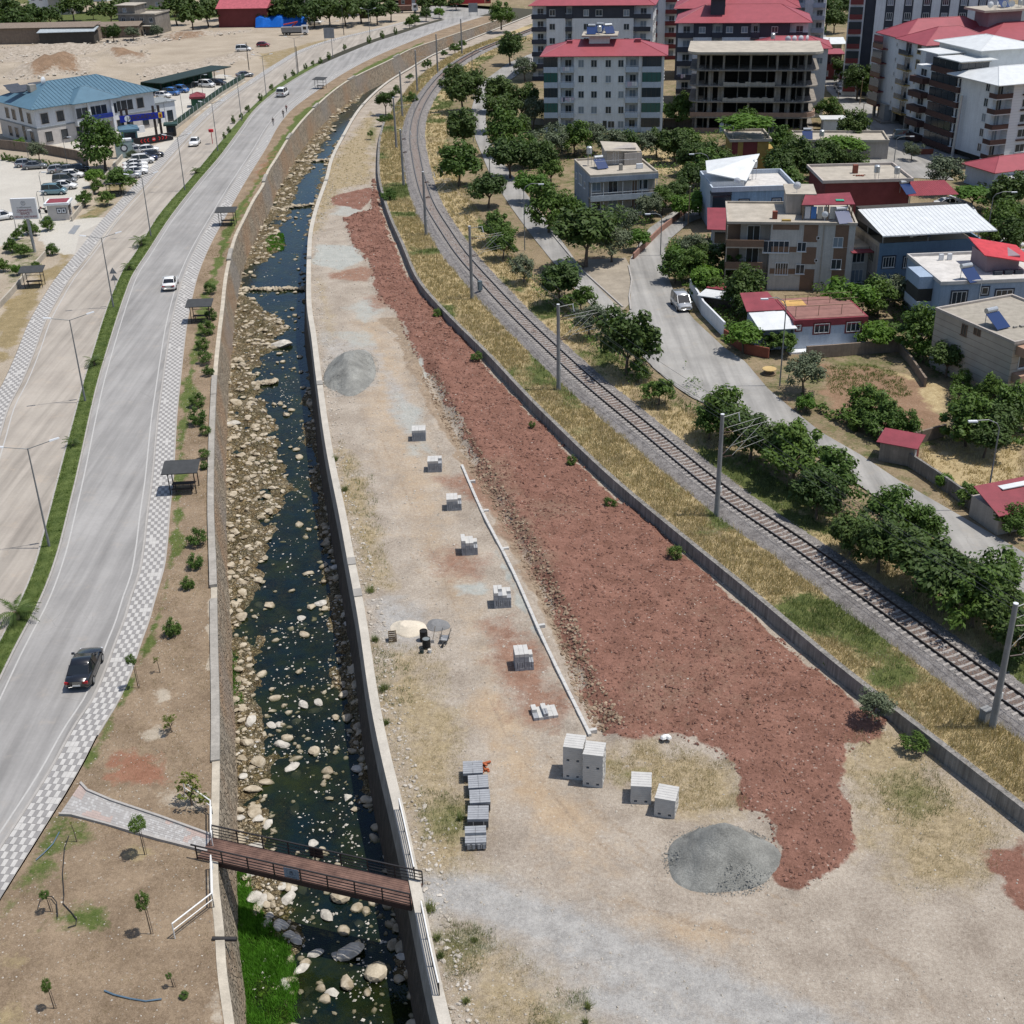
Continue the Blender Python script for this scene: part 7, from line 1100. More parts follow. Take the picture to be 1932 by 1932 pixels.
# --- pale blue flat roofed house
b = Bld('house', 'pale blue house with white flat roof, solar heater and corner balcony', (48.5,135.2), 3); W, D, H = 19, 11, 6.0; m_pb = mat('powder_blue_render', (.33,.41,.52), .85, .08, .6, streak=.12)
b.box('wall', 0, W, 0, D, 0, H, m_pb); b.flatroof(-.1, W+.1, -.1, D, H+.003, mat('white_roof_coat', (.55,.53,.5), .9), .4, mat('pale_parapet2', (.5,.48,.46), .9)); b.box('corner_balcony', -1.7, -.005, 2.2, 6.2, 2.4, 3.4, m_bluew); b.box('balcony_glazing', -1.66, -.005, 2.26, 6.1, 3.403, 4.9, m_inside); b.box('balcony_top', -1.7, -.005, 2.2, 6.2, 4.9, H+.3, m_pb)
b.wins(Z4, [(602,540,683,617),(848,530,942,607)], surround=m_char, mull=2); b.wins(Z4, [(768,516,805,556)], surround=m_char, mull=0, sill=False); b.wins(Z4, [(585,676,632,742)], mf=m_char); b.solar(3.2, 1.6, H+.1, .35); b.box('roof_shed', 6.4, 10.2, 3.6, 8, H+.1, H+1.9, m_mauve); MB().add([(5.6,2.6,H+2.3),(11.6,2.4,H+1.2),(11.8,8.4,H+1.6),(5.9,8.4,H+2.8),(5.6,2.6,H+2.4),(11.6,2.4,H+1.3),(11.8,8.4,H+1.7),(5.9,8.4,H+2.9)], [(3,2,1,0),(4,5,6,7),(0,1,5,4),(1,2,6,5),(2,3,7,6),(3,0,4,7)]).build('shed_roof', mat('bright_red_sheet', (.5,.05,.06), .6), b.r); [b.box('planter', 7+k*1.2, 7.9+k*1.2, 2.4, 2.9, H+.1, H+.5, m_char) for k in range(3)]; [b.box('folded_chair', 3+k, 3.5+k, 8.8, 9.1, H+.1, H+.8, m_white) for k in range(2)]; MB().tube([(4.5,-.08,0),(4.5,-.08,H+.6)], .05, 6).build('downpipe', m_white, b.r)
# --- beige striped house at the right edge
b = Bld('house', 'beige house with grooved plaster and bare roof at the right edge', (49.3,115.3), 22); W, D, H = 10, 11.5, 6.3
mgr, t_, bs = new_mat('grooved_beige_plaster'); p_ = pos(t_); sz = t_.nodes.new('ShaderNodeSeparateXYZ'); t_.links.new(p_, sz.inputs[0]); fr = math_n(t_, 'FRACT', math_n(t_, 'MULTIPLY', sz.outputs[2], 1.5)); c_ = mix(t_, ramp(t_, fr, [(.0,1.0),(.05,1.0),(.09,0.0)]), (.42,.37,.31), (.2,.17,.14)); t_.links.new(mix(t_, 1.0, c_, ramp(t_, noise_node(t_, .5, 4, .6, p_), [(.3,.8),(.7,1.05)]), 'MULTIPLY'), bs.inputs['Base Color']); bs.inputs['Roughness'].default_value = .9
b.box('wall', 0, W, 0, D, 0, H, mgr); b.flatroof(-.1, W, -.1, D, H+.003, mat('dusty_roof', (.33,.3,.25), .95, .2), .3, m_bei); b.solar(1.6, 5.4, H+.1, .1); b.wins(Z4, [(657,725,690,790)], 'L', mf=m_brown); b.wins(Z4, [(725,742,742,785),(745,750,765,795)], 'L', mf=m_brown, sill=False); 
for z in (2.6,5.4): b.box('balcony', .3, W, -1.2, -.005, z-.2, z+.7, mat('pinkish_cladding', (.38,.24,.17), .85, .1))
b.win('F', 2.6, 3.6, 3.4, 1.5, 0, mull=3); b.win('F', 2.6, .7, 2.4, 1.5, 0, mp=m_inside); [b.box('roof_rubble', 3+k*.8, 3.4+k*.8, 3+jit(.5), 3.6, H+.07, H+.25, m_conc) for k in range(4)]; b.box('roof_pit', 4.6, 6, 1.6, 3, H+.062, H+.075, m_inside)
# --- little pale blue house with red band
b = Bld('house', 'little pale blue house with a red band and a cluttered roof terrace', (31.6,131.8), 5); W, D, H = 8.3, 7.5, 3.3; Z5 = crop(1,3); b.box('wall', 0, W, 0, D, 0, 2.7, m_bluew); b.box('red_band', -.05, W+.05, -.05, D, 2.703, H+.2, m_redd); b.box('roof', .2, W-.2, .2, D-.2, H+.2, H+.25, mat('reddish_roof', (.25,.13,.11), .9)); b.wins(Z5, [(352,510,465,580),(595,497,700,570),(215,520,250,560)], surround=m_maroon, mull=2, sill=False); b.box('yellow_mat', .4, 2.8, 4.6, 6.6, H+.253, H+.28, mat('yellow_mat', (.55,.34,.12), .9)); [MB().bar((u,1+k*2,H+.2),(u,1+k*2,H+1.4),.05).build('pergola_post', m_wood, b.r) for u in (.4,3,5.6,8) for k in (0,2)]; [MB().bar((.2,1+k,H+1.4),(8.1,1+k,H+1.4),.05).build('pergola_bar', m_wood, b.r) for k in (0,2,4)]
b.box('terrace_slab', -.6, W+.4, -1.1, -.06, -.1, .15, m_white); b.box('annex_wall', -3.6, -.06, .6, 6, 0, 2.6, m_bluew); MB().add([(-4.0,-.6,2.7),(.2,-.6,2.7),(-.4,2.8,3.6),(-4.4,2.8,3.6),(-4.0,-.6,2.78),(.2,-.6,2.78),(-.4,2.8,3.68),(-4.4,2.8,3.68)], [(3,2,1,0),(4,5,6,7),(0,1,5,4),(1,2,6,5),(2,3,7,6),(3,0,4,7)]).build('white_annex_roof', m_tin, b.r); MB().add([(-4.6,2.9,3.7),(-.4,2.9,3.7),(-1.2,6.8,4.6),(-4.4,6.8,4.6),(-4.6,2.9,3.8),(-.4,2.9,3.8),(-1.2,6.8,4.7),(-4.4,6.8,4.7)], [(3,2,1,0),(4,5,6,7),(0,1,5,4),(1,2,6,5),(2,3,7,6),(3,0,4,7)]).build('red_annex_roof', m_redd, b.r)
# --- sheds, yard walls
p = at(1690,868,1.1); b = Bld('shed', 'small grey shed with dark red flat roof on the street wall', (p.x-1.6,p.y), -30, 'shed'); b.r.scale = (.72,.72,.85); b.box('wall', 0, 4.2, 0, 3.2, 0, 2.2, m_shell); MB().add([(-.4,-.5,2.25),(4.7,-.5,2.25),(4.7,3.6,2.5),(-.4,3.6,2.5),(-.4,-.5,2.33),(4.7,-.5,2.33),(4.7,3.6,2.58),(-.4,3.6,2.58)], [(3,2,1,0),(4,5,6,7),(0,1,5,4),(1,2,6,5),(2,3,7,6),(3,0,4,7)]).build('roof', m_redd, b.r); b.win('R', 1.1, .2, .9, 1.8, 4.2, name='door', mp=m_white, sill=False); b.box('side_panel', 4.203, 4.24, 1.7, 3.1, .1, 1.9, m_maroon)
p = at(1880,1010,1.1); b = Bld('house', 'low house with red sheet roof cut by the right edge', (p.x,p.y), 18, 'house'); b.r.scale = (.8,.6,.8); b.box('wall', 0, 9, 0, 6, 0, 2.4, m_bei); MB().add([(-.5,-.6,2.4),(9,-.6,2.4),(9,5.5,3.6),(-.3,5.5,3.6),(-.5,-.6,2.5),(9,-.6,2.5),(9,5.5,3.7),(-.3,5.5,3.7)], [(3,2,1,0),(4,5,6,7),(0,1,5,4),(1,2,6,5),(2,3,7,6),(3,0,4,7)]).build('roof', m_redd, b.r); b.box('white_sheet', 2.2, 6, 3.6, 5.6, 3.45, 3.55, m_tin)
def yard_wall(label, px, h, m, z=1.1, t=.22, cat='wall', name='garden_wall'):
    P = ats(px, z); r = thing(name, label, cat, P[0])
    for a, c in zip(P[:-1], P[1:]):
        d = (c-a); L = d.length; n = max(1, int(L/3)); 
        for i in range(n): q0, q1 = a+d*(i/n)-P[0], a+d*((i+1)/n)-P[0]; MB().bar(q0+Vector((0,0,h/2)), q1+Vector((0,0,h/2)), t, h+jit(.04)).build('wall_panel', m, r)
    return r
m_bw = mat('bare_block_wall', (.24,.19,.15), .95, .2, 1.5, .02, streak=.2)
yard_wall('white panelled yard wall beside the parked silver van', [(1302,552),(1326,595),(1366,636)], 1.8, m_white); yard_wall('brown low yard wall under the bright shrub', [(1366,640),(1408,668),(1450,676)], 1.2, m_brickw); yard_wall('grey block wall behind the brown garden plot', [(1520,676),(1580,672),(1705,662)], 1.4, m_bw); yard_wall('low grey wall dropping down the right side of the plot', [(1697,665),(1718,690),(1745,730)], 1.0, m_bw); yard_wall('concrete wall along the street below the red roofed shed', [(1655,830),(1700,870),(1760,910),(1830,960),(1880,1000)], 1.3, m_conc_d); yard_wall('grey wall between the plot and the dry lot', [(1725,838),(1782,822)], 1.2, m_bw)
yard_wall('reddish kerb wall along the garden right of the bending street', [(1195,490),(1215,470),(1245,440),(1290,405),(1330,380)], .9, mat('reddish_block', (.3,.17,.13), .95)); yard_wall('pale low wall left of the white apartment block', [(960,232),(1026,236)], 1.3, m_conc); yard_wall('wall between the white block and the concrete shell', [(1252,240),(1305,240)], 1.6, m_bw); yard_wall('low red wall beside the olive tree at the tower', [(1722,292),(1760,292)], 1.0, m_brickw); yard_wall('white wall by the parked white cars', [(1790,380),(1830,395),(1850,430),(1875,450)], 1.0, m_white)
b = Bld('shed', 'long white roofed lean-to behind the silver van', tuple(at(1318,588,1.1)[:2]), -30, 'shed'); b.box('wall', 0, 6, .6, 5, 0, 1.9, m_inside); b.box('roof', -.2, 6, -.2, 2.6, 2.0, 2.1, m_tin); b.box('roof', -.2, 6, 2.7, 5.2, 2.15, 2.25, m_redd)
p = at(1451,705,1.1); t = thing('cable_drum', 'yellow wooden cable drum by the street corner', 'cable drum', p); MB().lathe([(.75,.5),(.75,.58),(.01,.6)], 16).build('flange', mat('yellow_wood', (.5,.36,.16), .9), t); MB().lathe([(.75,0),(.75,.08),(.3,.09),(.3,.5)], 16).build('core', m_wood, t)
b = Bld('shed', 'small white flat shed beside the concrete shell', tuple(at(1552,250,1.1)[:2]), -6, 'shed'); b.box('wall', 0, 4.4, 0, 3.4, 0, 2.4, m_white); b.box('roof', -.5, 4.8, -.4, 3.8, 2.4, 2.55, m_tin)
b = Bld('house', 'low house with pale flat roof half hidden by trees left of the street', tuple(at(1500,300,1.1)[:2]), -8); b.box('wall', 0, 16, 0, 8, 0, 3.0, m_bei); b.flatroof(-.3, 16, -.3, 8, 3.0); b.tank(4.5, 2, 3.0, .6); b.solar(2, 3, 3.1)
# ------------------------------------------------------------------ left side: yards, dirt lot, government building
def left_grid():
    ys = rows(112, 520, .0075); L = np.interp(ys, [112,240,520], [-95,-150,-330]); R = c_lwalk_l(np.minimum(ys, YF)); nx = 130
    X = L[:,None] + (R-L)[:,None]*np.linspace(0,1,nx)[None]; Y = np.repeat(ys[:,None], nx, 1); Z = np.full(X.shape, .06)
    def bumpz(px, r, h, ry=None):
        nonlocal Z; p = at(*px, 0); d = ((X-p.x)/r)**2 + ((Y-p.y)/(ry or r))**2; Z = Z + h*np.exp(-d*1.6)*(.55+.9*vnoise(X, Y, 2.2))
    for q in [((105,132),11,3.4,5),((75,138),8,2.4,4),((140,128),7,2.2,4),((222,106),7,2.4,4),((258,112),6,2.2,4),((190,118),9,1.6,4),((300,135),9,1.8,4),((350,128),9,1.5,4),((410,118),10,1.4,4),((455,108),10,1.2,4),((30,100),14,1.2,5),((100,95),14,1.3,5),((165,95),12,1.2,5),((370,66),9,1.3,4),((330,70),8,1.2,4),((270,140),6,1.2,3)]: bumpz(*q)
    rub = sum(np.clip(.5 - poly_sd(X.ravel(), Y.ravel(), ats(pl, 0)).reshape(X.shape)/4, 0, 1) for pl in RUB); Z = Z + np.clip(rub,0,1)*(.9*(vnoise(X,Y,1.6)-.35)).clip(0)
    V = np.stack([X,Y,Z],-1).reshape(-1,3); n = len(ys); i = np.arange(n-1)[:,None]*nx + np.arange(nx-1)[None]; me = np_mesh('left_yard_ground', V, np.stack([i,i+1,i+nx+1,i+nx],-1).reshape(-1,4), m_left, True); link('left_yard_ground', me, kind='structure'); return me, V
RUB = [[(0,92),(120,80),(230,72),(330,66),(400,68),(300,82),(180,100),(80,118),(0,118)],[(40,120),(160,112),(190,120),(165,145),(110,142),(50,152),(0,150)],[(190,105),(275,98),(285,118),(225,122)],[(262,140),(340,128),(480,95),(490,108),(380,138),(275,152)],[(300,65),(400,62),(480,55),(480,62),(340,74)]]
lme, lV = left_grid()
paint(lme, lV, {'lot': [([(60,268),(150,285),(230,270),(262,275),(325,247),(460,154),(420,138),(300,178),(268,200),(180,255)],2,.95),([(218,302),(330,258),(348,268),(292,330),(238,345),(216,330)],2,.9),([(-40,296),(60,308),(150,325),(165,345),(150,380),(112,400),(140,414),(228,409),(215,432),(172,484),(135,480),(92,472),(62,440),(40,452),(-40,480)],2,.95)],
 'green': [([(-20,600),(60,525),(120,475),(140,482),(90,550),(30,650),(-20,760)],3,.5),([(140,415),(215,330),(245,345),(205,405),(150,418)],3,.62),([(0,455),(60,445),(90,475),(60,520),(0,560)],3,.5),([(0,40),(480,-20),(480,30),(200,48),(0,60)],10,.75),([(330,255),(460,160),(470,165),(345,275)],2,.55),([(480,20),(760,0),(760,20),(480,40)],6,.7)],
 'straw': [([(-20,600),(60,525),(130,470),(142,482),(90,550),(30,660),(-20,760)],3,.75),([(330,255),(460,160),(472,165),(345,275)],2,.6),([(140,415),(215,330),(245,345),(205,405)],3,.6),([(480,105),(620,72),(640,80),(500,140)],3,.6),([(0,66),(200,52),(200,62),(0,80)],4,.5)],
 'rubble': [(p, 5, .8) for p in RUB], 'red': [([(50,128),(100,112),(150,120),(160,140),(110,138),(60,148)],4,.72),([(205,106),(235,98),(275,106),(270,114),(215,116)],3,.72),([(300,72),(380,64),(400,70),(320,78)],4,.6)]}, .05)
x, y = rand_band(9000, lambda y: np.interp(y, [240,520], [-150,-300]), lambda y: c_lwalk_l(np.minimum(y,YF))-2, 260, 500, 1.2); k = np.zeros(len(x), bool)
for pl in RUB: k |= poly_sd(x, y, ats(pl, 0)) < 1
x, y = x[k], y[k]; Vv, Ff = stones(np.stack([x,y,np.full(len(x),.45)],-1), .15+.5*RNG.random(len(x))**2, .6, False); link('rubble_stones', np_mesh('rubble_stones', Vv, Ff, m_pebble), label='rubble strewn over the far dirt lot', cat='rubble', kind='stuff')
m_blueroof = mat('blue_standing_seam', (.085,.165,.225), .5, .1, .6, spec=.4); m_stoneclad = mat('cream_stone_cladding', (.52,.49,.46), .85, .1, 1.2); m_greyb = mat('grey_band', (.24,.26,.27), .8)
b = Bld('government_building', 'two storey white and stone building with blue hipped metal roof', (-93.7,261.2), 44, 'building', .05); W, D, H = 27, 17, 7.4; Zl = conv(0,260,1.5167)
b.box('wall', 0, W, 0, D, 3.7, H, m_white); b.box('ground_floor_wall', -.05, W+.05, -.05, D, 0, 3.45, m_stoneclad); b.box('band', -.1, W+.1, -.12, D, 3.453, 3.697, m_greyb)
b.box('centre_bay', 8.2, 17.5, -1.3, -.005, 3.0, H, m_white); b.box('canopy', 11, 16, -2.0, -1.305, 3.9, 4.7, mat('navy_sign', (.02,.04,.22), .5)); [b.box('column', u, u+.5, -1.8, -1.31, 0, H, m_white) for u in (10.8,16)]; b.box('entrance', 11.6, 15.7, -.5, -.06, 0, 2.9, m_glass); b.box('podium', 8, 19, -4.2, -.06, 0, .9, m_stoneclad); b.box('ramp_wall', 17.6, 22, -3.2, -2.9, 0, 1.4, m_white)
for z, us, off in ((4.4,(2.0,5.4),0),(.8,(2.2,5.6),-.05),(4.5,(23.6,),0),(.8,(20.5,24.2),-.05)): [b.win('F', u, z, 1.5, 1.9, off, mf=m_dkfr, surround=m_stoneclad, mp=m_glass) for u in us]
[b.win('F', u, 4.5, 1.15, 1.9, -1.3, mf=m_dkfr, mp=m_glass) for u in (8.9,10.2,11.9,13.2,14.5,16.8)]; [b.win('F', u, 4.5, 1.2, 1.9, 0, mf=m_dkfr, mp=m_glass) for u in (18.4,19.8,21.2)]; [b.win('F', u, .9, 1.3, 1.8, -.05, mf=m_dkfr, surround=m_stoneclad, mp=m_glass) for u in (8.9,18.2)]
for z in (.8,4.4): [b.win('L', v, z, 1.5, 1.9, -.05 if z < 1 else 0, mf=m_dkfr, surround=m_stoneclad, mp=m_glass) for v in (2.6,9.5,12.5)]; b.win('L', 6, z, 1.2, 2.6, -.05 if z < 1 else 0, mf=m_dkfr, mp=m_glass)
ro = b.hip(0, W, 0, D, H, 3.6, m_blueroof, 1.0, 9.0); g = b.hip(8.2, 17.5, -1.3, 7, H+.02, 2.5, m_blueroof, .9, 5.0)
sm = MB()
for i in range(34): u = -.8 + i*.84; h_ = 3.6*min(1, (min(u+1,W+1-u))/9.0); sm.bar((u,-1.0,H+.16),(u,-1.0+9.4*max(.05,min(1,(min(u+1,W+1-u))/9.0)),H+.16+3.6*max(.05,min(1,(min(u+1,W+1-u))/9.0))*.97), .05, .07)
sm.build('roof_seam', m_blueroof, ro)
for (u, v) in ((1.5,9.5),(4.5,11),(7.5,12.2),(3,14)): MB().at((u,v,H+2.2)).add([(-1.6,-1.2,0),(1.6,-1.2,0),(1.6,1.2,.7),(-1.6,1.2,.7),(-1.6,-1.2,.08),(1.6,-1.2,.08),(1.6,1.2,.78),(-1.6,1.2,.78)], [(3,2,1,0),(4,5,6,7),(0,1,5,4),(1,2,6,5),(2,3,7,6),(3,0,4,7)]).build('solar_panel', mat('dusty_solar_panel', (.07,.075,.085), .3), ro)
b.dish(7, 8, H+3.0, .8); b.box('roof_box', 3.6, 5, 7.6, 9, H+2, H+3.4, m_conc)
b.box('annex', 27.06, 33.5, 3, 9, 0, 4.2, m_white); b.box('annex_roof', 27.06, 33.8, 2.7, 9.3, 4.2, 4.35, m_greyb); b.win('F', 28.6, 0, 1.4, 2.4, 3, mf=m_dkfr, mp=m_glass, name='door', sill=False); b.win('F', 32, 0, 1.4, 2.4, 3, mf=m_dkfr, mp=m_glass, name='door', sill=False)
# carport
p0, p1 = at(300,186,.05), at(432,152,.05); ang = math.degrees(math.atan2(p1.y-p0.y, p1.x-p0.x)); b = Bld('carport', 'long dark carport with many thin posts beside the blue roofed building', (p0.x,p0.y+3), ang, 'carport', .05); L = (p1-p0).length; b.box('roof', 0, L, -.5, 6, 2.9, 3.1, mat('dark_green_roof', (.02,.035,.03), .6)); b.box('back_wall', 0, L, 5.9, 6.1, 0, 2.9, mat('green_mesh', (.02,.08,.05), .7)); [MB().bar((u,v,0),(u,v,2.9),.14).build('post', m_post, b.r) for u in np.arange(.2, L, 4.2) for v in (0,5.5)]
def text_mesh(s, size, name, m, parent, M):
    c = bpy.data.curves.new(name, 'FONT'); c.body = s; c.size = size; c.align_x = 'CENTER'; c.align_y = 'CENTER'; c.extrude = .012; o = bpy.data.objects.new('tmp', c); COL.objects.link(o); bpy.context.view_layer.update(); me = bpy.data.meshes.new_from_object(o.evaluated_get(bpy.context.evaluated_depsgraph_get())); bpy.data.objects.remove(o); me.transform(M @ Matrix.Rotation(math.pi/2, 4, 'X')); me.materials.clear(); me.materials.append(m); return link(name, me, parent)
# gate with pylons and banner
pa, pb = at(242,264,.05), at(301,257,.05); ang = math.atan2(pb.y-pa.y, pb.x-pa.x); L = (pb-pa).length; t = thing('gate_portal', 'dark gate pylons carrying a blue banner at the yard entrance', 'gate', pa, ang); m_pyl = mat('dark_brown_pylon', (.04,.03,.028), .6); m_navy = mat('royal_blue_banner', (.015,.03,.3), .5)
for u in (-.55,.55,L-.55,L+.55): MB().box(u-.22,-.22,0,u+.22,.22,6.2).build('pylon', m_pyl, t)
MB().box(-1.1,-.36,3.6,L+1.6,-.24,4.9).build('banner', m_navy, t); text_mesh('JANDARMA', 1.15, 'banner_lettering', flat('dark_gold_letter', (.05,.03,.01), .5), t, Matrix.Translation((L/2,-.375,4.25)))
MB().at((.45,-.37,4.25)).add([(.62*math.cos(6.283*i/20),0,.62*math.sin(6.283*i/20)) for i in range(20)]+[(0,0,0)], [(i,(i+1)%20,20) for i in range(20)][::1]).build('round_emblem', m_white, t); MB().box(L+.3,-.39,3.7,L+1.1,-.365,4.8).build('crest', flat('yellow_crest', (.6,.4,.02), .5), t); MB().box(L+.5,-.41,3.9,L+.9,-.392,4.5).build('crest_shield', flat('red_crest', (.3,.02,.02), .5), t)
pa, pb = at(254,277,.05), at(327,264,.05); ang = math.atan2(pb.y-pa.y, pb.x-pa.x); L = (pb-pa).length; t = thing('sliding_gate', 'long black sliding gate with red chevrons in front of the yard', 'gate', pa, ang); MB().box(0,-.12,.1,L,.12,1.6).build('gate_leaf', mat('black_gate', (.02,.02,.022), .5), t); ch = MB(); m_rl = flat('red_chevron', (.5,.02,.02), .5)
for s_ in (-1,1):
    for k in range(3): u = L/2+s_*(1.3+k*.75); ch.bar((u+s_*-.18,-.14,1.2),(u+s_*.18,-.14,.85),.04,.14); ch.bar((u+s_*.18,-.14,.85),(u-s_*.18,-.14,.5),.04,.14)
ch.build('chevron', m_rl, t); MB().at((L/2,-.14,.85)).add([(.4*math.cos(6.283*i/16),0,.4*math.sin(6.283*i/16)) for i in range(16)], [tuple(range(16))]).build('stop_disc', m_rl, t); MB().box(L/2-.25,-.16,.79,L/2+.25,-.145,.91).build('stop_bar', m_white, t)
def hut(name, label, px, w, d, h, ang, mw, mr, over=.3): q = at(*px, .05); b = Bld(name, label, (q.x, q.y), ang, 'hut', .05); b.box('wall', 0, w, 0, d, 0, h, mw); b.box('roof', -over, w+over, -over, d+over, h, h+.35, mr); return b
b = hut('guard_hut', 'small teal guard hut with blue roof beside the gate pylons', (233,271), 3, 3, 2.3, 20, mat('teal_panel', (.1,.22,.24), .6), m_blueroof, .5); b.win('F', 1.5, .9, 2.2, 1.1, 0, mf=m_dkfr); b.hip(-.3,3.3,-.3,3.3,2.65,.7,m_blueroof,.2)
b = hut('notice_kiosk', 'pale kiosk with a round emblem between the big tree and the gate', (221,300), 3.2, 1.2, 3.2, 20, mat('pale_teal', (.3,.38,.38), .6), m_white, .05); MB().at((1.6,-.03,1.9)).add([(.7*math.cos(6.283*i/20),0,.7*math.sin(6.283*i/20)) for i in range(20)], [tuple(range(20))]).build('emblem', m_char, b.r); MB().at((1.6,-.05,1.9)).add([(.45*math.cos(6.283*i/20),0,.45*math.sin(6.283*i/20)) for i in range(20)], [tuple(range(20))]).build('emblem_centre', m_white, b.r)
b = hut('gate_hut', 'little dark hut at the right end of the sliding gate', (316,258), 1.8, 1.8, 2.2, 10, m_post, mat('dark_green_roof2', (.03,.06,.05), .6), .5); b.win('F', .9, .8, 1.2, 1.1, 0, mf=m_dkfr)
b = hut('red_roof_hut', 'small green hut with red roof inside the yard fence', (362,203), 3, 3, 1.9, 10, mat('dark_green_wall', (.03,.1,.06), .7), m_redd, .3); b.hip(0,3,0,3,2.25,.9,m_redd,.3)
b = hut('gatehouse', 'white gatehouse with red topped flat roof at the parking entrance', (93,417), 3.2, 2.8, 2.5, 6, m_stoneclad, m_white, .35); b.box('roof_top', 0, 3.2, 0, 2.8, 2.852, 2.9, m_redd); b.box('notice_frame', 1.45, 2.95, -.06, -.003, 1.1, 2.0, m_char); [b.box('notice', 1.55+k*.7, 2.15+k*.7, -.075, -.062, 1.2, 1.9, m_white) for k in (0,1)]; [MB().at((1.85+k*.7,-.09,1.56)).add([(.16*math.cos(6.283*i/6+.5),0,.22*math.sin(6.283*i/6+.5)) for i in range(6)], [tuple(range(6))]).build('notice_shield', m_char, b.r) for k in (0,1)]; b.win('R', 1.2, 1.0, 1.2, 1.1, 3.2, mf=m_dkfr)
# hospital sign
p = at(66,476,.05); t = thing('roadside_sign', 'large white square sign board on a grey post at the parking entrance', 'sign', p, .02); MB().tube([(0,0,0),(-.1,0,5.2)], .22, 10).build('post', m_grey_metal, t); MB().box(-2.0,-.25,5.0,1.6,.25,8.0).build('board', mat('white_sign_board', (.68,.69,.7), .5, .03), t)
mi, mr_ = flat('grey_sign_ink', (.12,.13,.15), .6), flat('dark_red_sign_ink', (.2,.02,.04), .6)
for s, z, k, m in (('T.C. SAĞLIK BAKANLIĞI',6.72,.2,mi),('OSMANİYE',6.27,.42,mr_),('BAHÇE',5.8,.42,mr_),('DEVLET HASTANESİ',5.35,.36,mr_)): text_mesh(s, k, 'sign_lettering', m, t, Matrix.Translation((-.2,-.265,z)))
MB().bar((-1.4,-.262,6.02),(1.0,-.262,6.02),.02,.03).build('rule', mr_, t); eb = MB(); [eb.bar((-.2+.3*math.cos(a),-.262,7.35+.3*math.sin(a)),(-.2+.3*math.cos(a+.36),-.262,7.35+.3*math.sin(a+.36)),.02,.05) for a in np.arange(0,6.2,.36)]; eb.bar((-.2,-.262,7.2),(-.2,-.262,7.5),.02,.05); eb.bar((-.35,-.262,7.45),(-.05,-.262,7.45),.02,.04); eb.build('emblem', mi, t)
# walls and fences of the yards
yard_wall('low pale lot wall with railing posts left of the pavement', [(-10,592),(20,560),(58,515),(92,478)], .8, m_conc_r, .05); yard_wall('low pale wall between the parking lot and the shrub strip', [(136,418),(172,373),(215,318),(234,296)], .8, m_conc_r, .05); yard_wall('grey stone wall with green mesh fence in front of the blue roofed building', [(-10,280),(80,290),(150,303),(168,320)], 1.9, m_bw, .05)
def post_fence(label, px, h, base, step, mpn): 
    P = ats(px, .05); r = thing('yard_fence', label, 'fence', P[0])
    for a, c in zip(P[:-1], P[1:]):
        d = c-a; n = max(1, int(d.length/step))
        for i in range(n): q0, q1 = a+d*(i/n)-P[0], a+d*((i+1)/n)-P[0]; MB().bar(q0+Vector((0,0,base/2)), q1+Vector((0,0,base/2)), .25, base).build('base_wall', m_conc_r, r); MB().bar(q0+Vector((0,0,base+h/2)), q1+Vector((0,0,base+h/2)), .06, h-.05).build('panel', mpn, r); MB().bar(q0, q0+Vector((0,0,base+h+.1)), .14).build('post', m_white, r)
m_gp = mat('dark_green_panel', (.015,.05,.035), .6); post_fence('green panelled fence with white posts between the yard and the left road', [(328,247),(380,207),(420,178),(462,152)], 1.3, .6, 3.2, m_gp); post_fence('green mesh fence on top of the grey stone wall', [(-10,276),(80,286),(150,299)], 1.0, .1, 4, m_gp)
grove([(8,296,8,'bush'),(20,298,8,'bush'),(32,300,8,'bush'),(44,302,8,'bush'),(56,304,8,'bush'),(68,306,8,'bush'),(80,308,8,'bush'),(92,310,8,'bush'),(104,312,8,'bush'),(116,313,8,'bush'),(128,315,8,'bush'),(142,317,8,'bush')], 'clipped hedge bush', 'along the grey wall', .05, name='shrub', lift=0.0)
def thin_post(px, ytop, label, z=.05, arm=0, r=.06, lean=0, group=None, m=None):
    p = at(*px, z); dist = (p-Vector((0,0,CAM_H))).dot(FW); h = (px[1]-ytop)*dist/FPX/.9; t = thing('lamp_post' if arm else 'pole', label, 'lamp post' if arm else 'pole', p, 0, group); m = m or m_lamp
    if not arm: MB().tube([(0,0,0),(lean,0,h)], r, 6, r*.7).build('pole', m, t); MB().lathe([(r,h),(r*1.3,h+.05),(.01,h+.1)], 6, (lean,0,0)).build('cap', m_grey_metal, t); return
    MB().tube([(0,0,0),(0,0,h*.9)], r, 7, r*.7).build('post', m, t); MB().tube([(0,0,h*.9),(arm*.12,0,h*.96),(arm*.45,0,h),(arm*.85,0,h*.995)], r*.6, 6).build('arm', m, t); s_ = 1 if arm > 0 else -1; MB().at((arm*.85,0,h*.985)).box(min(0,s_*.75),-.14,-.05,max(0,s_*.75),.14,.08).build('lamp_head', m_head, t)
for q, yt, a, l in [((1471,728),572,-2.2,'curved street lamp beside the yellow cable drum'),((1859,963),795,-2.2,'curved street lamp in the dry lot at the right'),((1332,405),302,-2.6,'tall curved street lamp where the street bends uphill'),((1686,312),264,2.6,'curved street lamp at the crossing by the olive tree'),((1859,467),373,2.8,'curved street lamp beside the white canopy house'),((990,472),360,2.4,'street lamp with straight arm left of the big dark tree'),((924,327),277,2.4,'street lamp on the narrow lane below the shade trees'),((893,267),215,2.2,'street lamp on the lane near the double track bend'),((880,192),150,2.2,'street lamp on the upper lane with white head'),((893,185),108,2.0,'far street lamp at the top of the lane'),((1246,482),410,-1.8,'slim curved lamp beside the bending street wall'),((1580,178),141,1.8,'curved lamp by the two parked street cars')]: thin_post(q, yt, l, 1.16, a, .08, 0, 'street lamps of the town')
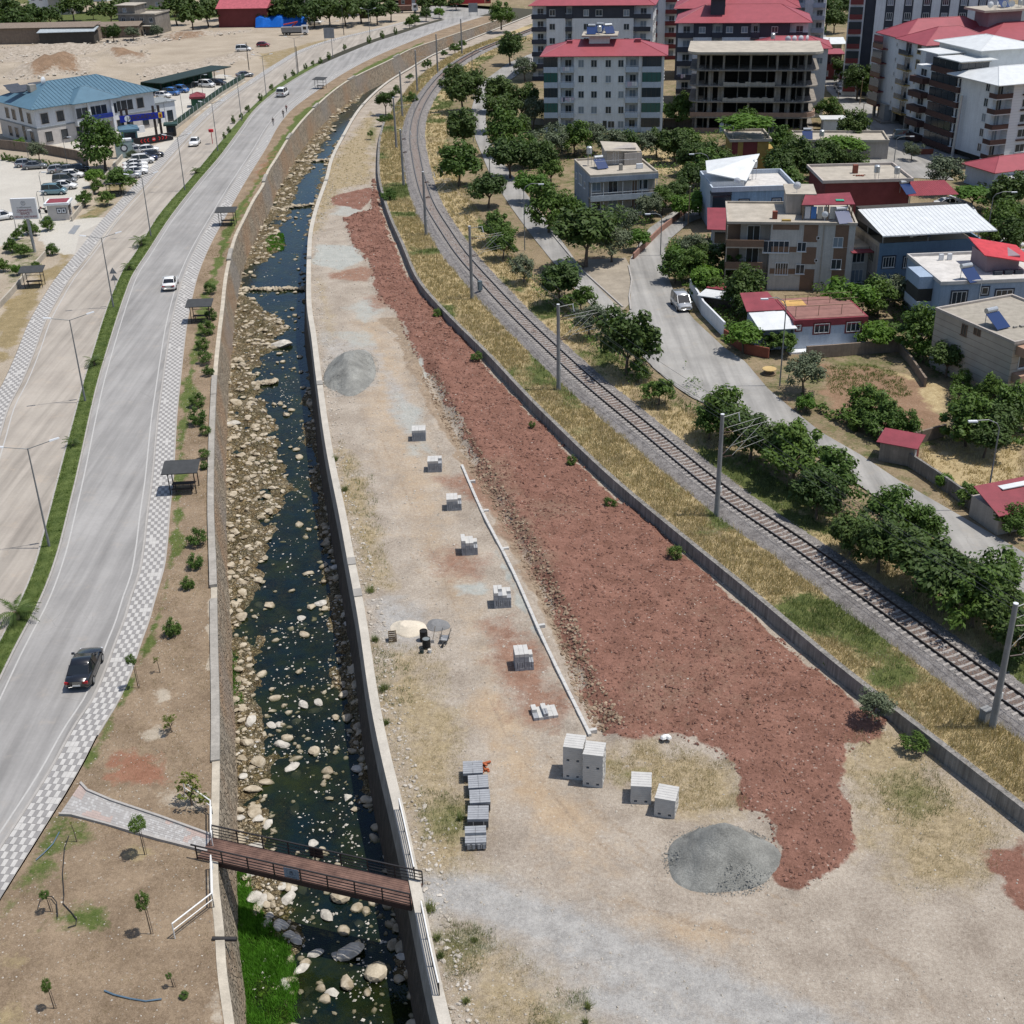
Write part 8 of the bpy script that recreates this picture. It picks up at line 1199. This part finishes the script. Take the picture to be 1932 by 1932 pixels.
for q, yt, l in [((1622,197),154,'wooden pole beside the dry grass patch'),((1671,184),143,'wooden pole leaning in front of the brick house'),((1625,238),200,'thin pole at the street corner'),((1577,222),180,'thin pole by the small white shed'),((1298,425),360,'dark pole at the garden wall corner'),((1553,190),90,'tall grey pole right of the concrete shell')]: thin_post(q, yt, l, 1.16, 0, .09, .1, 'poles in the town', m_wood)
for q, yt, l in [((54,300),252,'thin lamp post behind the hedge, leftmost'),((128,314),265,'thin lamp post in front of the big tree'),((161,324),270,'thin lamp post right beside the big tree trunk'),((86,395),332,'bent lamp post in the middle of the parking lot'),((32,440),410,'short garden lamp left of the sign post'),((78,412),366,'short garden lamp beside the white gatehouse'),((314,233),196,'thin yard lamp behind the gate banner'),((346,222),174,'tall yard lamp inside the green fence'),((366,195),160,'yard lamp near the red roofed hut'),((383,180),146,'yard lamp in front of the carport'),((406,170),140,'farthest yard lamp by the green fence')]: thin_post(q, yt, l, .05, 1.0 if 'yard' in l or 'thin' in l else .6, .06, 0, 'lamp posts in the left yards')
for q, yt, l in [((470,132),88,'black pylon pole beside the far pavement'),((699,42),0,'tall lattice pole by the far junction'),((563,138),95,'pole at the edge of the dirt lot'),((649,66),20,'grey pole on the far verge')]: thin_post(q, yt, l, .05, 0, .12, 0, 'poles on the far side', m_black_metal)
for q, l in [((622,80),'metal frame sign on the far pavement'),((893,30),'framed sign board near the roundabout'),((688,42),'brown sign board at the far junction')]:
    p = at(*q, .05); t = thing('sign_frame', l, 'sign', p); MB().box(-1.6,-.06,1.2,1.6,.06,4.2).build('board', m_sign if 'brown' not in l else m_brown, t); [MB().bar((u,.1,0),(u,.1,4.2),.12).build('leg', m_grey_metal, t) for u in (-1.4,1.4)]
p = at(401,270,.2); MB().at((p.x, p.y, 0)).box(-.06,-.06,.1,.06,.06,2.6).lathe([(.5,2.4),(.52,2.9),(.01,3.0)], 10).build('red_sign', flat('traffic_red', (.45,.02,.03), .5), label='small round red sign beside the lamp on the median', cat='sign')
# far houses and sheds
def far_house(label, px, w, d, h, ang, mw, roof, rm, name='house', nf=2, cat='house'):
    q = at(*px, .05); b = Bld(name, label, (q.x, q.y), ang, cat, .05); b.box('wall', 0, w, 0, d, 0, h, mw)
    if roof == 'flat': b.flatroof(-.2, w+.2, -.2, d+.2, h)
    elif roof == 'gable': MB().add([(-.5,-.6,h),(w+.5,-.6,h),(w+.5,d+.6,h),(-.5,d+.6,h),(-.5,d/2,h+d*.22),(w+.5,d/2,h+d*.22)], [(3,2,1,0),(0,1,5,4),(2,3,4,5),(1,2,5),(3,0,4)]).build('roof', rm, b.r)
    else: MB().add([(-.5,-.6,h+.1),(w+.5,-.6,h+.1),(w+.5,d,h+.9),(-.5,d,h+.9),(-.5,-.6,h+.25),(w+.5,-.6,h+.25),(w+.5,d,h+1.05),(-.5,d,h+1.05)], [(3,2,1,0),(4,5,6,7),(0,1,5,4),(1,2,6,5),(2,3,7,6),(3,0,4,7)]).build('roof', rm, b.r)
    if nf: [b.win('F', u, f*(h/nf)+.9, 1.3, 1.3, 0) for f in range(nf) for u in np.arange(1.8, w-1, max(3.0, w/4))]
    return b
b = far_house('grey two storey house with bare roof at the edge of the dirt lot', (228,66), 13, 11, 6.2, -12, m_shell, 'flat', None); b.box('upper_room', 0, 6, .5, 8, 6.3, 9, m_shell); b.box('upper_roof', -.8, 6.6, -.3, 8.5, 9, 9.2, m_conc_r); b.win('F', 2.4, 7, 1.3, 1.3, .5); b.box('porch', 9, 13.5, -2.5, -.05, 2.9, 3.1, m_conc_r); [b.box('porch_post', u, u+.25, -2.4, -2.15, 0, 2.9, m_conc_r) for u in (9.2,13)]
far_house('white house with small red roof among the orchard trees', (58,26), 13, 9, 7.5, -8, m_white, 'gable', m_red); far_house('grey house behind the orchard right of the white one', (95,28), 9, 9, 9, -8, m_bei, 'flat', None); far_house('low ruined stone building with empty window holes', (-6,84), 32, 7, 4.6, -3, m_bw, 'none', m_bw, 'ruin', 0) ; b = far_house('long roofless stone ruin wall right of the grey shed', (146,74), 20, 6, 3.4, 1, m_bw, 'none', m_bw, 'ruin', 0); far_house('open shed with grey sheet roof in front of the ruin', (77,86), 17, 6, 3.6, 2, m_inside, 'pent', mat('pale_grey_sheet', (.36,.4,.42), .6), 'shed', 0, 'shed')
far_house('broad house with red tiled front edge at the upper left edge', (243,16), 20, 9, 6.5, -8, m_conc, 'flat', None); far_house('tiny house with red roof cut by the upper edge', (150,3), 12, 8, 7, -8, m_white, 'gable', m_red); far_house('dark red barn with faded red roof', (414,52), 17, 11, 6, -6, m_maroon, 'gable', mat('faded_red_roof', (.4,.1,.12), .7, .25), 'barn', 0, 'barn'); far_house('long low building with red roof at the upper edge', (484,12), 22, 9, 5, -6, m_conc, 'gable', m_red, 'house', 1)
far_house('reddish building behind the dump truck', (752,12), 16, 9, 6, -6, m_brickw, 'pent', m_redd, 'house', 1)
p = at(484,52,.05); b = Bld('tarpaulin_shelter', 'bright blue tarpaulin shelter on the dirt lot', (p.x,p.y), -4, 'shelter', .05); tp = MB(); n = 14
for i in range(n):
    x0, x1 = i*1.25, (i+1)*1.25; za, zb = 3.6+.5*math.sin(i*1.3), 3.6+.5*math.sin((i+1)*1.3); tp.add([(x0,-1.5,0.2),(x1,-1.5,.2),(x1,0,zb-.8),(x0,0,za-.8),(x1,3,zb+.3),(x0,3,za+.3),(x1,7,zb-1),(x0,7,za-1)], [(0,1,2,3),(3,2,4,5),(5,4,6,7)])
tp.build('tarpaulin', mat('blue_tarpaulin', (.01,.12,.5), .4, .15, .8), b.r); [b.box('prop', u, u+.15, 2.9, 3.05, 0, 3.6, m_wood) for u in (.2,8,17)]
p = at(50,262,.05); MB().at((p.x,p.y,.05)).add([(-2,-1,0),(2,-1.2,0),(2.4,1,0),(-1.8,1.2,0),(-1,-.5,1.3),(1,-.4,1.0),(1.2,.5,.9),(-.8,.6,1.4)], [(0,1,5,4),(1,2,6,5),(2,3,7,6),(3,0,4,7),(4,5,6,7)]).build('tarpaulin_bundle', mat('blue_tarpaulin', (.01,.12,.5), .4), label='crumpled blue tarpaulin beside the blue roofed building', cat='tarpaulin')
# parking entrance apron tying the lot to the road
MB().add([tuple(v) for v in ats([(207,412),(228,408),(222,414),(170,482),(140,482),(150,440)], .075)], [tuple(range(6))]).build('entrance_apron', mat('pale_apron', (.42,.39,.345), .9, .1, .5), kind='structure'); MB().add([tuple(v) for v in ats([(128,440),(140,425),(152,425),(140,442)], .08)], [tuple(range(4))]).build('speed_bump', m_sign, kind='structure')
# ------------------------------------------------------------------ vehicles
m_tyre = mat('tyre_rubber', (.018,.018,.018), .85); m_rim = flat('alloy_rim', (.45,.46,.47), .3, .7); m_cglass = flat('car_glass', (.012,.015,.018), .06, 0, .7); m_hl = flat('headlight_glass', (.6,.62,.65), .1); m_tl = flat('tail_light', (.4,.01,.015), .2); m_plate = flat('number_plate', (.6,.6,.58), .5)
def paint_m(name, c, metal=0): 
    if name in _mats: return _mats[name]
    m = flat(name, c, .22, metal, .5); m.node_tree.nodes['Principled BSDF'].inputs['Coat Weight'].default_value = .6; m.node_tree.nodes['Principled BSDF'].inputs['Coat Roughness'].default_value = .05; return m
P_ = {'body_white': (.72,.72,.71), 'body_black': (.012,.013,.016), 'body_silver': (.4,.41,.42), 'body_grey': (.17,.18,.19), 'body_navy': (.015,.025,.07), 'body_blue': (.05,.16,.42), 'body_teal': (.14,.24,.28), 'body_red': (.2,.02,.025), 'body_sage': (.2,.25,.25)}
for k, c in P_.items(): paint_m(k, c, .3 if k in ('body_silver','body_grey','body_teal') else 0)
def loft(b, sts):                 # stations (y, halfwidth, zlow, zmid, ztop)
    V = []; F = []
    for y, w, z0, zm, z1 in sts: V += [(-w*.9,y,z0),(-w,y,z0+.12),(-w,y,zm),(-w*.95,y,zm+(z1-zm)*.6),(-w*.8,y,z1),(0,y,z1+.02),(w*.8,y,z1),(w*.95,y,zm+(z1-zm)*.6),(w,y,zm),(w,y,z0+.12),(w*.9,y,z0)]
    n = 11
    for i in range(len(sts)-1):
        for k in range(n): F.append((i*n+k, i*n+(k+1)%n, (i+1)*n+(k+1)%n, (i+1)*n+k))
    F += [tuple(range(n)), tuple(range((len(sts)-1)*n, len(sts)*n))[::-1]]; b.add(V, [f[::-1] for f in F])
def make_car(kind):
    t = thing('car', '', 'car'); B = paint_m('body_white', P_['body_white']); b = MB()
    if kind == 'sedan': sts = [(-2.32,.62,.42,.6,.86),(-2.22,.8,.3,.62,.98),(-1.9,.89,.24,.66,1.02),(-1.3,.915,.2,.68,1.0),(0,.92,.2,.68,.96),(1.1,.915,.2,.66,.94),(1.7,.9,.22,.62,.86),(2.1,.84,.26,.56,.76),(2.28,.68,.36,.5,.64)]; G = [(-1.75,.74,1.0),(-1.0,.63,1.40),(-.3,.64,1.45),(.35,.62,1.42),(1.25,.74,.95)]
    elif kind == 'van': sts = [(-2.1,.8,.36,.7,1.06),(-2.0,.88,.28,.74,1.1),(-1.3,.91,.22,.76,1.1),(0,.915,.22,.76,1.08),(1.0,.91,.22,.74,1.06),(1.6,.88,.25,.68,.98),(1.95,.8,.3,.6,.86),(2.1,.66,.38,.54,.74)]; G = [(-2.02,.8,1.1),(-1.85,.72,1.74),(-.6,.74,1.82),(.55,.7,1.76),(1.4,.78,1.04)]
    else: sts = [(-2.0,.72,.42,.64,.92),(-1.92,.83,.3,.68,1.02),(-1.2,.89,.2,.7,1.02),(0,.9,.2,.7,.98),(1.0,.89,.2,.68,.96),(1.5,.86,.22,.62,.88),(1.85,.78,.28,.56,.76),(2.0,.62,.38,.5,.64)]; G = [(-1.9,.74,1.02),(-1.5,.66,1.38),(-.4,.67,1.48),(.3,.64,1.44),(1.1,.74,.97)]
    loft(b, sts); body = b.build('body', B, t, True)
    g = MB(); V = []; (y0,w0,z0),(y1,w1,z1),(y2,w2,z2),(y3,w3,z3),(y4,w4,z4) = G; zb = .9
    V = [(-w0,y0,z0-.05),(w0,y0,z0-.05),(w1,y1,z1),(-w1,y1,z1),(w2,y2,z2),(-w2,y2,z2),(w3,y3,z3),(-w3,y3,z3),(w4,y4,z4-.05),(-w4,y4,z4-.05),(-.86,y1,zb),(.86,y1,zb),(-.87,y2,zb),(.87,y2,zb),(-.86,y3,zb),(.86,y3,zb)]
    g.add(V, [(0,1,2,3),(3,2,4,5),(5,4,6,7),(7,6,8,9),(1,11,2),(11,13,4,2),(13,15,6,4),(15,8,6),(10,0,3),(12,10,3,5),(14,12,5,7),(9,14,7)]); g.build('windows', m_cglass, t)
    r = MB(); e = .012; r.add([(-w1-e,y1-.02,z1-.02),(w1+e,y1-.02,z1-.02),(w2+e,y2,z2-.02),(-w2-e,y2,z2-.02),(w3+e,y3+.03,z3-.03),(-w3-e,y3+.03,z3-.03),(-w1*.92,y1-.02,z1+.025),(w1*.92,y1-.02,z1+.025),(w2*.92,y2,z2+.03),(-w2*.92,y2,z2+.03),(w3*.92,y3+.03,z3+.02),(-w3*.92,y3+.03,z3+.02)], [(6,7,8,9),(9,8,10,11),(0,1,7,6),(1,2,8,7),(2,4,10,8),(4,5,11,10),(5,3,9,11),(3,0,6,9)]); r.build('roof', B, t, True)
    for s_ in (-1,1):
        for a, c in (((s_*w0*1.0,y0,z0-.03),(s_*(w1+.005),y1,z1)),((s_*w4,y4,z4-.03),(s_*(w3+.005),y3,z3)),((s_*.875,y2,zb),(s_*(w2+.01),y2,z2))): MB().bar(a, c, .06).build('pillar', B, t)
        for yy in (-1.35 if kind != 'hatch' else -1.2, 1.38 if kind != 'hatch' else 1.2):
            w_ = MB().tube([(s_*.72,yy,.32),(s_*.93,yy,.32)], .32, 16).build('tyre', m_tyre, t); MB().tube([(s_*.9,yy,.32),(s_*.945,yy,.32)], .2, 10).build('rim', m_rim, w_)
        ye, zs = sts[-2][0], sts[-2]; MB().box(s_*.62-.17, ye+.02, .5, s_*.62+.17, ye+.14, .68).build('headlight', m_hl, t); yr_ = sts[1][0]; MB().box(s_*.62-.18, yr_-.1, .68, s_*.62+.18, yr_-.0, .86).build('tail_light', m_tl, t); MB().box(s_*.98-.1, y4-.25, .95, s_*.98+.1, y4-.12, 1.08).build('mirror', B, t)
    MB().box(-.26, sts[0][0]-.02, .5, .26, sts[0][0]+.0, .62).build('number_plate', m_plate, t); return t
PR = {k: make_car(k) for k in ('sedan','hatch','van')}; first = {k: True for k in PR}
def car(kind, col, px, head, label, z=.06, s=1.0, group=None):     # head: heading in degrees, 0 = away from the camera
    p = at(*px, z); rz = -math.radians(head); sw = {'body_white': _mats[col]}
    return dup(PR[kind], p, rz, label, s, group, sw)
def road_head(c, y): return math.degrees(math.atan(float((c(y+1)-c(y-1))/2)))
p = at(162,1268,.05); car('sedan','body_black',(162,1270),road_head(c_walk_in,p.y),'black saloon car driving along the right road nearest to the camera'); o_ = at(322,540,.05); car('sedan','body_white',(322,541),road_head(c_walk_in,o_.y),'white saloon car driving away on the right road'); o_ = at(534,180,.05); car('van','body_white',(534,181),road_head(c_walk_in,o_.y),'white van with red stripe far along the right road',.05,1.15); o_ = at(368,272,.05); car('sedan','body_white',(368,273),180+road_head(c_lroad_l,o_.y),'white car coming down the left road past the gate')
G_ = 'cars parked in the left parking lot'
for k, c, q, h, l in [('hatch','body_silver',(50,314),80,'silver estate car at the hedge, leftmost of the parked cars'),('sedan','body_grey',(67,318),80,'dark grey car parked half behind the silver estate'),('hatch','body_silver',(112,325),75,'silver hatchback facing the grey wall'),('sedan','body_grey',(131,325),75,'grey car between silver hatchback and dark car'),('hatch','body_black',(151,324),80,'dark car parked under the big tree'),('hatch','body_white',(138,335),85,'white car behind the grey van'),('van','body_grey',(124,346),88,'dark grey van in the parking row'),('sedan','body_white',(122,356),88,'white car between the two vans'),('van','body_teal',(104,366),88,'teal van next to the white gatehouse'),('hatch','body_white',(6,414),60,'white car at the left picture edge')]: car(k, c, q, h, l, .1, 1.0, G_)
G_ = 'cars parked in front of the sliding gate'
for k, c, q, h, l in [('sedan','body_white',(245,283),70,'white car nearest to the pale kiosk by the gate'),('sedan','body_silver',(256,289),72,'silver car second from the kiosk'),('hatch','body_white',(281,287),72,'white car behind the black saloon at the gate'),('sedan','body_black',(287,297),70,'black saloon parked by the gate apron'),('sedan','body_navy',(276,303),70,'navy car below the black saloon'),('van','body_white',(270,308),70,'white van below the navy car'),('sedan','body_white',(256,315),70,'white car third from the lower end of the gate row'),('sedan','body_white',(257,322),70,'white car second from the lower end of the gate row'),('sedan','body_white',(256,329),70,'white car with open view near the shrubs'),('hatch','body_silver',(246,336),70,'silver car hidden behind the shrub at the row end')]: car(k, c, q, h, l, .1, 1.0, G_)
G_ = 'cars under the carport'
for k, c, q, h, l in [('hatch','body_white',(309,184),110,'white car at the open end of the carport'),('van','body_blue',(325,179),110,'blue van under the carport, left one'),('van','body_blue',(342,174),110,'blue van under the carport, right one'),('van','body_white',(391,164),110,'white van under the far part of the carport'),('sedan','body_black',(411,160),110,'black car beside the white carport van'),('sedan','body_grey',(462,145),70,'grey car outside the far fence corner')]: car(k, c, q, h, l, .1, 1.0, G_)
car('van','body_white',(460,97),85,'white van standing alone on the dirt lot',.1,1.1); car('hatch','body_red',(497,88),90,'dark red car on the dirt lot'); car('van','body_white',(594,46),85,'white pickup van on the pale far lot',.1,1.1)
G_ = 'cars parked in the town'
for k, c, q, h, l, s in [('van','body_silver',(1285,580),172,'silver van parked at the white yard wall facing the camera',1.0),('sedan','body_silver',(1584,169),178,'silver car parked under the street trees, upper one',1.0),('hatch','body_white',(1588,176),178,'white car parked under the street trees, lower one',1.0),('van','body_sage',(1706,262),95,'grey green estate car parked sideways at the tower',1.0),('sedan','body_white',(1790,391),85,'white car behind the white canopy house',1.0),('sedan','body_white',(1898,468),80,'white car at the right edge beside the curved lamp',1.0),('hatch','body_grey',(1514,15),10,'small grey car far up the street',1.0),('hatch','body_navy',(1502,22),10,'small dark car far up the street',1.0)]: car(k, c, q, h, l, ZT+.03, s, G_)
for k in PR:
    for ch in list(PR[k].children_recursive): bpy.data.objects.remove(ch)
    bpy.data.objects.remove(PR[k])
def truck(label, px, head, cab, load, L=8.0, kind='tipper'):
    p = at(*px, .08); t = thing('truck', label, 'truck', p, -math.radians(head)); MB().box(-1.2,L/2-2.1,.7,1.2,L/2,2.9).build('cab', cab, t); MB().box(-1.1,L/2-.02,1.7,1.1,L/2+.02,2.6).build('windscreen', m_cglass, t); [MB().box(s_*1.2-.01,L/2-1.6,1.7,s_*1.2+.01,L/2-.5,2.6).build('side_window', m_cglass, t) for s_ in (-1,1)]; MB().box(-1.0,-L/2,.6,1.0,L/2-2.1,.9).build('chassis', m_black_metal, t)
    if kind == 'tipper': MB().add([(-1.2,-L/2,1.0),(1.2,-L/2,1.0),(1.2,L/2-2.3,1.0),(-1.2,L/2-2.3,1.0),(-1.3,-L/2-.2,2.5),(1.3,-L/2-.2,2.5),(1.3,L/2-2.2,2.5),(-1.3,L/2-2.2,2.5)], [(3,2,1,0),(0,1,5,4),(1,2,6,5),(2,3,7,6),(3,0,4,7),(4,5,6,7)]).build('tipper_body', load, t)
    else: MB().box(-1.25,-L/2,.95,1.25,L/2-2.3,3.6).build('trailer_body', load, t)
    for y in (-L/2+.9,-L/2+2.1,L/2-1.1):
        for s_ in (-1,1): w_ = MB().tube([(s_*.85,y,.5),(s_*1.2,y,.5)], .5, 14).build('tyre', m_tyre, t); MB().tube([(s_*1.17,y,.5),(s_*1.22,y,.5)], .25, 8).build('rim', m_rim, w_)
    return t
truck('dump truck with rusty body and white cab on the far lot', (768,24), 85, _mats['body_white'], mat('rusty_steel', (.2,.12,.09), .8)); truck('long red lorry at the upper edge near the roundabout', (888,12), 85, _mats['body_red'], flat('red_tarpaulin', (.35,.02,.03), .6), 15, 'box'); t = truck('white crane lorry with red boom on the dirt lot', (558,66), 90, _mats['body_white'], mat('grey_lorry_bed', (.25,.25,.25), .7), 8.5)
MB().tube([(0,-1,2.6),(0,1.0,4.0),(.2,-3.6,3.2)], .2, 6).build('crane_boom', flat('crane_red', (.4,.04,.02), .5), t)
t = truck('dark lorry beside the blue tarpaulin', (552,44), 180, _mats['body_grey'], mat('dark_lorry_bed', (.06,.06,.06), .7), 8, 'box')
p = at(81,402,.1); t = thing('motorcycle', 'motorcycle parked beside the white gatehouse', 'motorcycle', p, 1.3); [MB().tube([(-.05,y,.3),(.05,y,.3)], .3, 14).build('wheel', m_tyre, t) for y in (-.65,.65)]; MB().tube([(0,-.6,.35),(0,-.2,.75),(0,.35,.8),(0,.62,.35)], .09, 8).build('frame', m_black_metal, t); MB().box(-.13,-.6,.72,.13,.05,.84).build('seat', m_tyre, t); MB().bar((-.35,.4,1.0),(.35,.4,1.0),.05).build('handlebar', m_rim, t); MB().lathe([(.05,.75),(.16,.85),(.12,1.0),(.02,1.02)], 8, (0,.2,0)).build('tank', _mats['body_red'], t)
# ------------------------------------------------------------------ people
def person_mesh(shirt, trouser, stride, skin=(.4,.24,.16)):
    J = {'pel':(0,0,.95,.13,.1),'bel':(0,.01,1.12,.125,.1),'chest':(0,.0,1.34,.16,.11),'neck':(0,.01,1.5,.055,.055),'head':(0,.03,1.62,.085,.1),'top':(0,.03,1.72,.07,.08),'hL':(-.1,0,.9,.085,.085),'hR':(.1,0,.9,.085,.085),'kL':(-.1,stride*.5+.04,.5,.058,.058),'kR':(.1,-stride*.5+.04,.5,.058,.058),'aL':(-.1,stride,.09,.04,.04),'aR':(.1,-stride,.09,.04,.04),'tL':(-.11,stride+.15,.04,.035,.03),'tR':(.11,-stride+.15,.04,.035,.03),'sL':(-.19,0,1.42,.06,.06),'sR':(.19,0,1.42,.06,.06),'eL':(-.25,-stride*.4,1.15,.042,.042),'eR':(.25,stride*.4,1.15,.042,.042),'wL':(-.25,-stride*.5+.1,.92,.03,.03),'wR':(.25,stride*.5+.1,.92,.03,.03),'fL':(-.25,-stride*.5+.14,.82,.03,.02),'fR':(.25,stride*.5+.14,.82,.03,.02)}
    K = list(J); E = [('pel','bel'),('bel','chest'),('chest','neck'),('neck','head'),('head','top'),('pel','hL'),('pel','hR'),('hL','kL'),('kL','aL'),('aL','tL'),('hR','kR'),('kR','aR'),('aR','tR'),('chest','sL'),('chest','sR'),('sL','eL'),('eL','wL'),('wL','fL'),('sR','eR'),('eR','wR'),('wR','fR')]
    me = bpy.data.meshes.new('p'); me.from_pydata([J[k][:3] for k in K], [(K.index(a),K.index(c)) for a,c in E], []); o = bpy.data.objects.new('p', me); COL.objects.link(o); md = o.modifiers.new('s','SKIN'); sv = me.skin_vertices[0].data
    for i, k in enumerate(K): sv[i].radius = J[k][3:]
    sv[0].use_root = True; sb = o.modifiers.new('u','SUBSURF'); sb.levels = 1; bpy.context.view_layer.update(); r = bpy.data.meshes.new_from_object(o.evaluated_get(bpy.context.evaluated_depsgraph_get())); bpy.data.objects.remove(o)
    r.materials.clear(); [r.materials.append(m) for m in (flat('skin_tone', skin, .6), shirt, trouser, flat('dark_shoe', (.02,.02,.02), .7), flat('dark_hair', (.015,.012,.01), .8))]
    for f in r.polygons:
        c = f.center; f.material_index = 3 if c.z < .1 else 2 if (c.z < .98 and abs(c.x) < .2) else 4 if (c.z > 1.66 or (c.z > 1.55 and c.y < .02)) else 0 if (c.z > 1.47 or (abs(c.x) > .2 and c.z < 1.22)) else 1
    r.shade_smooth(); return r
dk = flat('black_cloth', (.015,.015,.018), .9); bl = flat('navy_cloth', (.02,.025,.05), .9); rd = flat('dark_red_cloth', (.15,.03,.03), .9); wh = flat('white_cloth', (.5,.5,.5), .9); gy = flat('grey_cloth', (.12,.12,.13), .9)
for q, hd, a, c, l, z in [((516,237),0,dk,gy,'person in black walking along the pavement, nearest of the three walkers',.13),((535,222),5,dk,dk,'person in long dark clothes walking in the middle of the three',.13),((541,212),5,rd,dk,'person with dark red top walking ahead of the other two',.13),((897,167),170,wh,dk,'person in white top walking on the upper lane',ZT+.02),((900,164),175,rd,bl,'person in red top walking on the upper lane',ZT+.02),((1734,258),90,bl,dk,'person standing beside the parked estate car at the tower',ZT+.03)]:
    p = at(*q, z); link('person', person_mesh(a, c, random.uniform(.14,.24)), None, p, -math.radians(hd), l, 'person')
